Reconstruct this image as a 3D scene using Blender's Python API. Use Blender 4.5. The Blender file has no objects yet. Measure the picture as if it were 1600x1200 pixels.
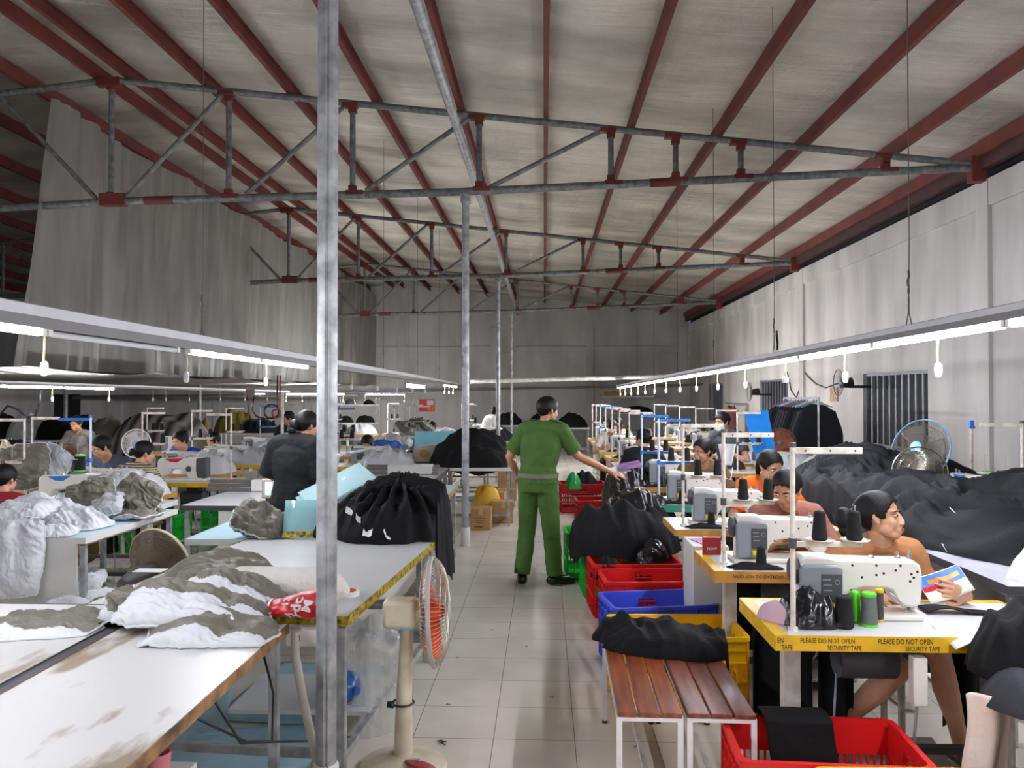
import bpy, math, random
from mathutils import Vector, Matrix, noise
# ---------------------------------------------------------------- camera, world, exposure
sc = bpy.context.scene
C = sc.collection
FPX = 1240.0                                   # focal length in pixels of the 1600 px wide frame
CAM = Vector((0.0, 0.0, 1.70))
cam_data = bpy.data.cameras.new('camera'); cam_data.sensor_width = 36.0; cam_data.lens = 36.0 * FPX / 1600.0
cam_data.clip_start = 0.05; cam_data.clip_end = 200
cam = bpy.data.objects.new('camera', cam_data); C.objects.link(cam)
cam.location = CAM
cam.rotation_euler = (math.radians(90) + math.atan(16 / FPX), 0, math.atan(50 / FPX))
sc.camera = cam
CR = cam.rotation_euler.to_matrix()
world = bpy.data.worlds.new('world'); sc.world = world; world.use_nodes = True
world.node_tree.nodes['Background'].inputs[0].default_value = (0.02, 0.025, 0.04, 1)
world.node_tree.nodes['Background'].inputs[1].default_value = 1.0
sc.view_settings.view_transform = 'Standard'; sc.view_settings.look = 'None'
sc.view_settings.gamma = 1; sc.view_settings.use_curve_mapping = False
sc.view_settings.exposure = 1.97
TUBE_POWER = 48.0                              # emission of the fluorescent tubes
sc.cycles.max_bounces = 8; sc.cycles.diffuse_bounces = 5; sc.cycles.glossy_bounces = 4
sc.cycles.transmission_bounces = 4; sc.cycles.transparent_max_bounces = 12
sc.cycles.caustics_reflective = False; sc.cycles.caustics_refractive = False
sc.cycles.sample_clamp_indirect = 4.0
sc.cycles.use_denoising = True
PI = math.pi
R = math.radians
def ray(px, py): return CR @ Vector(((px - 800) / FPX, (600 - py) / FPX, -1))
def at(px, py, Y):
    r = ray(px, py); return CAM + r * (Y / r.y)
def on(px, py, z):
    r = ray(px, py); return CAM + r * ((z - CAM.z) / r.z)
def lin(c):
    return tuple((x / 255.0 / 12.92) if x / 255.0 <= .04045 else ((x / 255.0 + .055) / 1.055) ** 2.4 for x in c)
# ---------------------------------------------------------------- materials
MATS = {}
def mat(name, rgb=(200, 200, 200), rough=.5, metal=0, var=.12, vscale=6, bump=0, bscale=40, stretch=(1, 1, 1), rgb2=None, alpha=1, sheen=0, emit=0, trans=0, coat=0, detail=4, spec=.5):
    if name in MATS: return MATS[name]
    m = bpy.data.materials.new(name); m.use_nodes = True
    nt = m.node_tree; N = nt.nodes; L = nt.links
    b = N['Principled BSDF']
    c = lin(rgb)
    tc = N.new('ShaderNodeTexCoord'); mp = N.new('ShaderNodeMapping'); mp.inputs['Scale'].default_value = stretch
    L.new(tc.outputs['Object'], mp.inputs[0])
    nz = N.new('ShaderNodeTexNoise'); nz.inputs['Scale'].default_value = vscale; nz.inputs['Detail'].default_value = detail
    L.new(mp.outputs[0], nz.inputs['Vector'])
    rp = N.new('ShaderNodeValToRGB'); rp.color_ramp.elements[0].position = .3; rp.color_ramp.elements[1].position = .7
    c2 = lin(rgb2) if rgb2 else tuple(x * (1 - var) for x in c)
    rp.color_ramp.elements[0].color = (*c2, 1); rp.color_ramp.elements[1].color = (*(min(1, x * (1 + var * .5)) for x in c), 1)
    L.new(nz.outputs['Fac'], rp.inputs[0]); L.new(rp.outputs[0], b.inputs['Base Color'])
    b.inputs['Roughness'].default_value = rough; b.inputs['Metallic'].default_value = metal
    b.inputs['Specular IOR Level'].default_value = spec
    if alpha < 1: b.inputs['Alpha'].default_value = alpha
    if sheen: b.inputs['Sheen Weight'].default_value = sheen
    if trans: b.inputs['Transmission Weight'].default_value = trans
    if coat: b.inputs['Coat Weight'].default_value = coat; b.inputs['Coat Roughness'].default_value = .15
    if emit: b.inputs['Emission Color'].default_value = (*c, 1); b.inputs['Emission Strength'].default_value = emit
    if bump:
        n2 = N.new('ShaderNodeTexNoise'); n2.inputs['Scale'].default_value = bscale; n2.inputs['Detail'].default_value = 3
        L.new(mp.outputs[0], n2.inputs['Vector'])
        bp = N.new('ShaderNodeBump'); bp.inputs['Strength'].default_value = bump; bp.inputs['Distance'].default_value = .02
        L.new(n2.outputs['Fac'], bp.inputs['Height']); L.new(bp.outputs[0], b.inputs['Normal'])
    MATS[name] = m
    return m
# ---------------------------------------------------------------- mesh builder
def frame_of(d, up=None):
    d = d.normalized()
    up = up or (Vector((0, 0, 1)) if abs(d.z) < .95 else Vector((1, 0, 0)))
    x = up.cross(d)
    if x.length < 1e-5: x = Vector((1, 0, 0)).cross(d)
    x.normalize(); y = d.cross(x); return x, y
class MB:
    def __init__(s): s.v = []; s.f = []; s.m = []; s.mi = 0; s.T = None
    def add(s, vs, fs):
        o = len(s.v)
        if s.T is not None: vs = [s.T @ Vector(v) for v in vs]
        s.v += [tuple(v) for v in vs]
        for f in fs: s.f.append([i + o for i in f]); s.m.append(s.mi)
        return s
    def box(s, c, d, rz=0, M=None):
        c = Vector(c); hx, hy, hz = d[0] / 2, d[1] / 2, d[2] / 2
        vs = [Vector((x, y, z)) for x in (-hx, hx) for y in (-hy, hy) for z in (-hz, hz)]
        Rm = M or Matrix.Rotation(rz, 3, 'Z')
        vs = [Rm @ v + c for v in vs]
        return s.add(vs, [(0, 1, 3, 2), (4, 6, 7, 5), (0, 4, 5, 1), (2, 3, 7, 6), (0, 2, 6, 4), (1, 5, 7, 3)])
    def bar(s, a, b, w, h=None, up=None):
        a = Vector(a); b = Vector(b); h = h or w
        x, y = frame_of(b - a, up and Vector(up)); vs = []
        for p in (a, b):
            for i, j in ((-1, -1), (1, -1), (1, 1), (-1, 1)): vs.append(p + x * i * w / 2 + y * j * h / 2)
        return s.add(vs, [(3, 2, 1, 0), (4, 5, 6, 7), (0, 1, 5, 4), (1, 2, 6, 5), (2, 3, 7, 6), (3, 0, 4, 7)])
    def tube(s, pts, r, n=10, closed=False, cap=True, flat=None, up=None):
        pts = [Vector(p) for p in pts]; k = len(pts)
        rs = r if isinstance(r, (list, tuple)) else [r] * k
        vs = []; px = None
        for i, p in enumerate(pts):
            if closed: d = pts[(i + 1) % k] - pts[i - 1]
            else: d = pts[min(i + 1, k - 1)] - pts[max(i - 1, 0)]
            if d.length < 1e-9: d = Vector((0, 0, 1))
            d.normalize()
            if px is None: x, y = frame_of(d, up and Vector(up))
            else:
                x = px - d * px.dot(d)
                if x.length < 1e-6: x, y = frame_of(d)
                x.normalize(); y = d.cross(x)
            px = x
            rr = rs[i]; ra, rb = rr if isinstance(rr, (list, tuple)) else (rr, rr * (flat or 1))
            for j in range(n):
                a = 2 * PI * j / n; vs.append(p + x * math.cos(a) * ra + y * math.sin(a) * rb)
        fs = []
        for i in range(k if closed else k - 1):
            q = (i + 1) % k
            for j in range(n): fs.append((i * n + j, i * n + (j + 1) % n, q * n + (j + 1) % n, q * n + j))
        if cap and not closed:
            fs.append(list(range(n))[::-1]); fs.append([(k - 1) * n + j for j in range(n)])
        return s.add(vs, fs)
    def lathe(s, prof, n=24, c=(0, 0, 0), M=None):
        c = Vector(c); vs = []; k = len(prof)
        for r, z in prof:
            for j in range(n):
                a = 2 * PI * j / n; v = Vector((r * math.cos(a), r * math.sin(a), z)); vs.append((M @ v if M else v) + c)
        fs = [(i * n + j, i * n + (j + 1) % n, (i + 1) * n + (j + 1) % n, (i + 1) * n + j) for i in range(k - 1) for j in range(n)]
        fs.append(list(range(n))[::-1]); fs.append([(k - 1) * n + j for j in range(n)])
        return s.add(vs, fs)
    def ell(s, c, r, M=None, nu=16, nv=10):
        c = Vector(c); r = r if isinstance(r, (tuple, list)) else (r, r, r); vs = [Vector((0, 0, -r[2]))]
        for i in range(1, nv):
            t = -PI / 2 + PI * i / nv
            for j in range(nu):
                a = 2 * PI * j / nu; vs.append(Vector((r[0] * math.cos(t) * math.cos(a), r[1] * math.cos(t) * math.sin(a), r[2] * math.sin(t))))
        vs.append(Vector((0, 0, r[2])))
        vs = [(M @ v if M else v) + c for v in vs]
        fs = []
        for j in range(nu): fs.append((0, 1 + (j + 1) % nu, 1 + j))
        for i in range(nv - 2):
            for j in range(nu): fs.append((1 + i * nu + j, 1 + i * nu + (j + 1) % nu, 1 + (i + 1) * nu + (j + 1) % nu, 1 + (i + 1) * nu + j))
        e = 1 + (nv - 2) * nu; t = len(vs) - 1
        for j in range(nu): fs.append((e + j, e + (j + 1) % nu, t))
        return s.add(vs, fs)
    def prism(s, poly, d, M=None, c=(0, 0, 0)):           # poly in local XY, extruded along Z by d
        c = Vector(c); n = len(poly); vs = []
        for z in (0, d):
            for x, y in poly:
                v = Vector((x, y, z)); vs.append((M @ v if M else v) + c)
        fs = [list(range(n))[::-1], [n + i for i in range(n)]] + [(i, (i + 1) % n, n + (i + 1) % n, n + i) for i in range(n)]
        return s.add(vs, fs)
    def ring(s, c, rad, r, M=None, n=32, m=6):
        c = Vector(c); pts = []
        for i in range(n):
            a = 2 * PI * i / n; v = Vector((rad * math.cos(a), rad * math.sin(a), 0)); pts.append((M @ v if M else v) + c)
        return s.tube(pts, r, m, closed=True)
    def grid(s, fn, nu, nv, wrap=False):
        vs = [fn(i / nu, j / nv) for j in range(nv + 1) for i in range(nu + (0 if wrap else 1))]
        w = nu if wrap else nu + 1; fs = []
        for j in range(nv):
            for i in range(nu):
                k = (i + 1) % w; fs.append((j * w + i, j * w + k, (j + 1) * w + k, (j + 1) * w + i))
        return s.add(vs, fs)
def obj(name, mb, m, parent=None, smooth=35, bevel=0, solid=0, sub=0, remesh=0, relax=0, kind=None):
    me = bpy.data.meshes.new(name); me.from_pydata(mb.v, [], mb.f)
    ms = m if isinstance(m, (list, tuple)) else [m]
    for q in ms: me.materials.append(q)
    if len(ms) > 1: me.polygons.foreach_set('material_index', mb.m)
    me.validate(); me.update()
    if smooth:
        me.polygons.foreach_set('use_smooth', [True] * len(me.polygons))
        if smooth < 180: me.set_sharp_from_angle(angle=R(smooth))
    o = bpy.data.objects.new(name, me); C.objects.link(o)
    if parent is not None: o.parent = parent
    if remesh:
        r = o.modifiers.new('r', 'REMESH'); r.mode = 'VOXEL'; r.voxel_size = remesh; r.use_smooth_shade = True
    if relax:
        q = o.modifiers.new('s', 'SMOOTH'); q.factor = .5; q.iterations = relax
    if solid:
        q = o.modifiers.new('t', 'SOLIDIFY'); q.thickness = solid; q.offset = 0
    if bevel:
        q = o.modifiers.new('b', 'BEVEL'); q.width = bevel; q.segments = 2; q.limit_method = 'ANGLE'; q.angle_limit = R(40)
    if sub:
        q = o.modifiers.new('u', 'SUBSURF'); q.levels = sub; q.render_levels = sub
    if kind: o['kind'] = kind
    return o
def tag(o, label, cat, group=None, kind=None):
    o['label'] = label; o['category'] = cat
    if group: o['group'] = group
    if kind: o['kind'] = kind
    return o
def thing(name, label, cat, loc=(0, 0, 0), rz=0, group=None):
    o = bpy.data.objects.new(name, None); C.objects.link(o); o.empty_display_size = .1
    o.location = loc; o.rotation_euler = (0, 0, rz)
    return tag(o, label, cat, group)
def struct(name, mb, m, **k):
    o = obj(name, mb, m, **k); o['kind'] = 'structure'; return o
KIDS = {}
def dup(root, loc, rz=None, label=None, group=None, scale=None):
    r = root.copy(); C.objects.link(r); r.location = loc
    if rz is not None: r.rotation_euler = (0, 0, rz)
    if scale: r.scale = (scale,) * 3
    if label: r['label'] = label
    if group: r['group'] = group
    for ch in list(root.children):
        c = ch.copy(); C.objects.link(c); c.parent = r
        for g in list(ch.children):
            d = g.copy(); C.objects.link(d); d.parent = c
    return r
def hit(o, px, py):                           # where the line of sight through a pixel meets an object already built
    bpy.context.view_layer.update(); inv = o.matrix_world.inverted(); d = (inv.to_3x3() @ ray(px, py)).normalized()
    ok, p, n, i = o.ray_cast(inv @ CAM, d)
    return (o.matrix_world @ p, (o.matrix_world.to_3x3() @ n).normalized()) if ok else (None, None)
def fbm(p, o=3): return noise.fractal(Vector(p), 1.0, 2.0, o)
def ridge(p): return 1 - abs(noise.noise(Vector(p))) * 2
ORD = ['nearest', 'second', 'third', 'fourth', 'fifth', 'sixth', 'seventh', 'eighth', 'ninth', 'tenth', 'eleventh', 'twelfth', 'thirteenth', 'fourteenth', 'fifteenth', 'sixteenth', 'seventeenth', 'eighteenth', 'nineteenth', 'twentieth', 'twenty-first', 'twenty-second', 'twenty-third', 'twenty-fourth']
# ---------------------------------------------------------------- room shell
XR, XL, YB, YF, RIDGE = 4.88, -14.6, 27.0, -4.0, -4.97
ROOF0, SLOPE = 5.52, .1096                     # underside of the foil at the ridge, and its fall per metre
def roof(x): return ROOF0 - SLOPE * abs(x - RIDGE)
def floor_mat():
    m = mat('floor_tile', (226, 219, 204), rough=.24, var=.10, vscale=1.6, rgb2=(208, 201, 187))
    nt = m.node_tree; N = nt.nodes; L = nt.links; b = N['Principled BSDF']
    src = b.inputs['Base Color'].links[0].from_socket
    tc = N.new('ShaderNodeTexCoord'); mp = N.new('ShaderNodeMapping'); mp.inputs['Location'].default_value = (.25, .07 - 4, 0)
    L.new(tc.outputs['Object'], mp.inputs[0])
    br = N.new('ShaderNodeTexBrick'); br.offset = 0; br.squash = 1
    for k, v in (('Scale', 1), ('Mortar Size', .0022), ('Mortar Smooth', .1), ('Brick Width', .4), ('Row Height', .4), ('Bias', 0)): br.inputs[k].default_value = v
    br.inputs['Color1'].default_value = (1, 1, 1, 1); br.inputs['Color2'].default_value = (.93, .93, .92, 1); br.inputs['Mortar'].default_value = (.35, .31, .27, 1)
    L.new(mp.outputs[0], br.inputs['Vector'])
    mx = N.new('ShaderNodeMix'); mx.data_type = 'RGBA'; mx.blend_type = 'MULTIPLY'; mx.inputs[0].default_value = 1
    L.new(src, mx.inputs[6]); L.new(br.outputs['Color'], mx.inputs[7]); L.new(mx.outputs[2], b.inputs['Base Color'])
    return m
def foil_mat():
    m = mat('roof_foil', (232, 228, 216), rough=.42, metal=.72, var=.25, vscale=.8, stretch=(.7, 1.3, 1), detail=7, rgb2=(168, 164, 154))
    nt = m.node_tree; N = nt.nodes; L = nt.links; b = N['Principled BSDF']
    tc = N.new('ShaderNodeTexCoord')
    def nz(scale, st, det):
        mp = N.new('ShaderNodeMapping'); mp.inputs['Scale'].default_value = st; L.new(tc.outputs['Object'], mp.inputs[0])
        n = N.new('ShaderNodeTexNoise'); n.inputs['Scale'].default_value = scale; n.inputs['Detail'].default_value = det; n.inputs['Distortion'].default_value = .6
        L.new(mp.outputs[0], n.inputs['Vector']); return n
    a = nz(1.0, (.55, 6, 1), 6); c = nz(1.0, (5, 1.2, 1), 3); d = nz(90, (1, 1, 1), 1)
    ad = N.new('ShaderNodeMath'); ad.operation = 'MULTIPLY_ADD'; ad.inputs[1].default_value = .35
    L.new(c.outputs['Fac'], ad.inputs[0]); L.new(a.outputs['Fac'], ad.inputs[2])
    ae = N.new('ShaderNodeMath'); ae.operation = 'MULTIPLY_ADD'; ae.inputs[1].default_value = .12
    L.new(d.outputs['Fac'], ae.inputs[0]); L.new(ad.outputs[0], ae.inputs[2])
    bp = N.new('ShaderNodeBump'); bp.inputs['Strength'].default_value = .9; bp.inputs['Distance'].default_value = .06
    L.new(ae.outputs[0], bp.inputs['Height']); L.new(bp.outputs[0], b.inputs['Normal'])
    mr = N.new('ShaderNodeMapRange'); mr.inputs[3].default_value = .3; mr.inputs[4].default_value = .55
    L.new(a.outputs['Fac'], mr.inputs[0]); L.new(mr.outputs[0], b.inputs['Roughness'])
    return m
def plaster(name, rgb, dark):
    m = mat(name, rgb, rough=.85, rgb2=dark, vscale=1.3, stretch=(1.3, 1.3, .35), detail=9, bump=.08, bscale=30)
    N = m.node_tree.nodes
    for n in N:
        if n.type == 'VALTORGB': n.color_ramp.elements[0].position = .18; n.color_ramp.elements[1].position = .62
    return m
M_floor = floor_mat(); M_foil = foil_mat()
M_wall = plaster('wall_plaster', (188, 184, 178), (142, 139, 135)); M_wallb = plaster('wall_plaster_grey', (188, 187, 186), (152, 151, 150))
M_oxide = mat('red_oxide_paint', (108, 46, 37), rough=.65, var=.35, vscale=3)
M_galv = mat('galvanised_steel', (172, 174, 174), rough=.45, metal=.35, var=.3, vscale=14, rgb2=(128, 130, 131))
M_pipe = mat('weathered_pipe', (128, 131, 131), rough=.5, metal=.35, var=.3, vscale=16, rgb2=(92, 94, 95))
M_dark = mat('dark_opening', (14, 15, 22), rough=.7)
b = MB(); b.box(((XL + XR) / 2, (YF + YB) / 2, -.05), (XR - XL + .6, YB - YF + .6, .1)); struct('floor', b, M_floor)
# right wall with window openings
WT = 4.06
wins = [(10.3, 12.35, .93, 2.01), (16.1, 18.15, .93, 2.01), (21.9, 23.95, .93, 2.01)]
b = MB(); y = YF
for y0, y1, z0, z1 in wins:
    b.box((XR + .1, (y + y0) / 2, WT / 2), (.2, y0 - y, WT)); b.box((XR + .1, (y0 + y1) / 2, z0 / 2), (.2, y1 - y0, z0)); b.box((XR + .1, (y0 + y1) / 2, (z1 + WT) / 2), (.2, y1 - y0, WT - z1)); y = y1
b.box((XR + .1, (y + YB) / 2, WT / 2), (.2, YB - y, WT)); struct('wall_right', b, M_wall)
b = MB()
for py in (-3, 3.1, 8.95, 15.15, 21.4, 26.9): b.box((XR - .02, py, WT / 2 - .001), (.06, .24, WT - .004))
ys = [-3, 3.1, 8.95, 15.15, 21.4, 26.9]
for a0, a1 in zip(ys, ys[1:]): b.box((XR - .019, (a0 + a1) / 2, WT - .15), (.05, a1 - a0 - .25, .3))
struct('trim_1', b, M_wall, bevel=.008)
b = MB(); b.box((XR + .12, (YF + YB) / 2, (WT + roof(XR)) / 2 + .02), (.1, YB - YF, roof(XR) - WT + .03)); struct('trim_40', b, M_dark)  # black board added to stand in for the dark gap below the roof
# back wall (gable), left wall, wall behind the camera
def gable(name, y, d, m):
    b = MB(); pts = [(XL, 0), (XR, 0), (XR, roof(XR) - .02), (RIDGE, roof(RIDGE) - .02), (XL, roof(XL) - .02)]
    b.prism(pts, d, M=Matrix(((1, 0, 0), (0, 0, 1), (0, 1, 0))), c=(0, y, 0)); return struct(name, b, m)
gable('wall_back', YB, .2, M_wallb); gable('wall_front', YF - .2, .2, M_wallb)
b = MB(); b.box((XL - .1, (YF + YB) / 2, (roof(XL) - .03) / 2), (.2, YB - YF, roof(XL) - .03)); struct('wall_left', b, M_wallb)
b = MB()                                            # raised bands that frame the panels on the back wall
for x in (-11.3, -8.1, -4.88, -1.7, 1.55, 4.7): b.box((x, YB - .02, 1.99), (.26, .06, 3.97))
b.box(((XL + XR) / 2, YB - .019, 3.22), (XR - XL - .1, .05, .22)); struct('trim_2', b, M_wallb, bevel=.008)
# roof foil
b = MB()
for x0, x1 in ((RIDGE, XR + .25), (XL - .2, RIDGE)):
    n = 24
    def fn(u, v, x0=x0, x1=x1):
        x = x0 + (x1 - x0) * u; y = YF - .2 + (YB - YF + .4) * v
        sag = .018 * abs(math.sin(PI * (x - RIDGE) / .976)) + .012 * noise.noise(Vector((x * .8, y * 2.2, 0)))
        return Vector((x, y, roof(x) - sag))
    b.grid(fn, 60, 120)
struct('ceiling', b, M_foil, smooth=180)
# purlins: C-channels in red oxide paint
px = [k * .976 for k in range(-4, 5)] + [RIDGE + .16, RIDGE - .16, 4.72] + [RIDGE - k * .976 for k in range(1, 10)]
for i, x in enumerate(sorted(px)):
    b = MB(); z = roof(x) - .015; s = 1 if x > RIDGE else -1
    b.box((x, (YF + YB) / 2, z - .075), (.006, YB - YF - .02, .15)); b.box((x + .024 * s, (YF + YB) / 2, z - .148), (.05, YB - YF - .02, .006)); b.box((x + .024 * s, (YF + YB) / 2, z - .003), (.05, YB - YF - .02, .006))
    struct('trim_%d' % (i + 3), b, M_oxide)
# eave beam above the right wall, and the galvanised runner over the poles
b = MB(); b.box((4.80, (YF + YB) / 2, 4.22), (.08, YB - YF - .02, .14)); struct('eave_beam', b, mat('shaded_oxide_paint', (64, 36, 32), rough=.7, var=.3))  # shade along the roof edge is put into the beam's darker oxide colour
b = MB(); b.tube([(-.883, YF + .02, 4.42), (-.883, YB - .02, 4.42)], .045, 14)
tag(obj('roof_runner_pipe', b, M_galv), 'long galvanised pipe running above the poles down the length of the hall', 'pipe')
# trusses
def zb(x): return (3.985 + (x + .883) * .037 if x > -.883 else 3.985 + (x + .883) * .0175) if x > RIDGE else 3.913 + (x - RIDGE) * .05
def zt(x): return roof(x) - .2
tl = ['nearest galvanised pipe roof truss with red joint plates', 'second roof truss from the camera, over the middle of the hall', 'farthest roof truss, close to the back gable wall', ]
for ti, Y in enumerate((8.9, 15.25, 21.8)):
    t = thing('roof_truss', tl[ti], 'truss', (0, Y, 0), group='roof trusses'); t['group'] = 'roof trusses'
    b = MB(); b.tube([(XL + .05, 0, zt(XL)), (RIDGE, 0, zt(RIDGE)), (XR - .06, 0, zt(XR) - .02)], .038, 12); obj('top_chord', b, M_pipe, t)
    b = MB(); b.tube([(XL + .05, 0, zb(XL)), (RIDGE, 0, zb(RIDGE)), (-.883, 0, zb(-.883)), (XR - .06, 0, zb(XR))], .045, 12); obj('bottom_chord', b, M_pipe, t)
    vx = [RIDGE, -3.60, -2.17, -.73, .75, 1.47, 2.19, 3.77]
    mir = [2 * RIDGE - x for x in vx[1:]]
    for x in vx + mir:
        b = MB(); b.tube([(x, 0, zb(x) + .04), (x, 0, zt(x) - .03)], .032, 10); obj('strut', b, M_pipe, t)
    for a, c in ((-4.80, -3.66), (-3.4, -2.25), (-2.02, -.82), (-.6, .68)):
        for m_ in (0, 1):
            q = (lambda x: 2 * RIDGE - x) if m_ else (lambda x: x)
            z0 = zb(q(a)) + .04
            b = MB(); b.tube([(q(a), 0, z0), (q(c), 0, zt(c) - .03)], .027, 10); obj('diagonal', b, M_pipe, t)
    for x in vx:
        b = MB(); w = .3 if x == RIDGE else .2
        b.box((x + .03, 0, zb(x) + .02), (w, .1, .05 if x > -4.8 else .14)); b.box((x, 0, zb(x) + .07), (.085, .075, .07)); obj('gusset_plate', b, M_oxide, t, bevel=.004)
        b = MB(); b.box((x - .03, 0, zt(x) - .03), (w * .9, .1, .05 if x > -4.8 else .1)); b.box((x, 0, zt(x) - .075), (.09, .075, .09)); obj('gusset_plate', b, M_oxide, t, bevel=.004)
    for x in (-4.4, 1.35):
        b = MB(); b.tube([(x - .17, 0, zb(x - .17)), (x + .17, 0, zb(x + .17))], .05, 12); obj('splice_sleeve', b, M_oxide, t)
    b = MB(); b.box((XR - .12, 0, zt(XR) - .07), (.16, .12, .28)); obj('wall_bracket', b, M_oxide, t)
# poles down the middle of the hall
pl = ['thick galvanised steel pole standing closest, beside the cutting table', 'round galvanised pole with white base, behind the black bundle', 'thin galvanised pole in the middle of the hall behind the pole with the white base', 'farthest galvanised pole of the aisle row']
for i, Y in enumerate((3.2, 8.9, 15.25, 21.8)):
    t = thing('support_pole', pl[i], 'pole', (-.883, Y, 0))
    b = MB(); h = zb(-.883) - .06
    if i == 0:
        n = []
        for k in range(40):
            a = 2 * PI * k / 40; rr = .0405 + .0022 * max(0, math.cos(a * 4)) ** 6; n.append((rr * math.cos(a), rr * math.sin(a)))
        b.prism(n, h); b.box((.018, -.041, h / 2), (.006, .006, h - .01))
    else: b.tube([(0, 0, 0), (0, 0, h)], .04, 18)
    obj('shaft', b, M_galv, t)
    b = MB(); b.box((0, 0, h - .02), (.11, .11, .1)); obj('head_plate', b, M_galv, t, bevel=.006)
    b = MB(); b.lathe([(.052, 0), (.052, .2), (.045, .21)], 18); obj('base', b, mat('white_paint', (215, 213, 208), rough=.5), t)
for i, (px_, Y) in enumerate(((103, 21.8), (312, 21.8))):
    p = at(px_, 600, Y); t = thing('support_pole', ['galvanised post beside the dark doorway at the far left', 'galvanised post behind the sewer in the blue shirt'][i], 'pole', (p.x, Y, 0))
    b = MB(); b.tube([(0, 0, 0), (0, 0, 3.77)], .055, 16); obj('shaft', b, M_galv, t)
# windows on the right wall: dark night behind vertical bars
for i, (y0, y1, z0, z1) in enumerate(wins):
    b = MB(); b.box((XR + .19, (y0 + y1) / 2, (z0 + z1) / 2), (.01, y1 - y0, z1 - z0)); w = struct('window_%d' % (i + 1), b, M_dark)
    b = MB(); m_bar = mat('window_bar', (120, 122, 130), rough=.5, metal=.3)
    for q in ((XR + .06, (y0 + y1) / 2, z0 + .02, y1 - y0, .04), (XR + .06, (y0 + y1) / 2, z1 - .02, y1 - y0, .04)): b.box(q[:3], (.05, q[3], q[4]))
    for q in (y0 + .02, y1 - .02): b.box((XR + .06, q, (z0 + z1) / 2), (.05, .04, z1 - z0 - .08))
    o = obj('window_frame', b, m_bar, w)
    for k in range(9):
        yy = y0 + .02 + (y1 - y0 - .04) * (k + 1) / 10; b = MB(); b.box((XR + .05, yy, (z0 + z1) / 2), (.02, .045, z1 - z0 - .08)); obj('window_bar', b, m_bar, w)
b = MB(); b.box((XL + .02, 23.75, .85), (.03, 1.3, 1.7)); struct('door_1', b, M_dark)
# plastic curtain hanging from the roof along the left bay
m = mat('plastic_sheet', (160, 157, 150), rough=.35, var=.3, vscale=1.2, stretch=(1, 3, .5))
m.node_tree.nodes['Principled BSDF'].inputs['Alpha'].default_value = .66
b = MB()
def cur(u, v):
    y = 9.0 + 17.9 * u; top = 5.2; 
    tail = max(0, .25 - u) * 4
    bot = 2.0
    z = top + (bot - top) * v
    sw = noise.noise(Vector((y * 1.1, 0, 3))) * .22 * (.2 + v) + noise.noise(Vector((y * 5, z * .4, 0))) * .09 + noise.noise(Vector((y * 13, z * .8, 9))) * .03
    return Vector((-5.75 + sw - .1 * v, y - (.5 * v if u < .02 else 0), z - .10 * abs(math.sin(y * 1.0)) * (1 - v)))
b.grid(cur, 260, 40)
tag(obj('plastic_curtain', b, m, smooth=180), 'translucent grey plastic sheet hanging from the roof at the left', 'curtain')
b = MB()
b.grid(lambda u, v: Vector((-5.8 - 8.7 * u, 8.7 + 18.2 * v, 2.02 + .06 * noise.noise(Vector((u * 9, v * 14, 1))) - .05 * math.sin(PI * ((v * 6) % 1)))), 50, 90)
tag(obj('plastic_ceiling_sheet', b, mat('plastic_sheet_grey', (165, 163, 158), rough=.5, var=.2, vscale=1.5)), 'grey plastic sheet stretched flat as a low ceiling over the left bay', 'plastic sheet')
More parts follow.
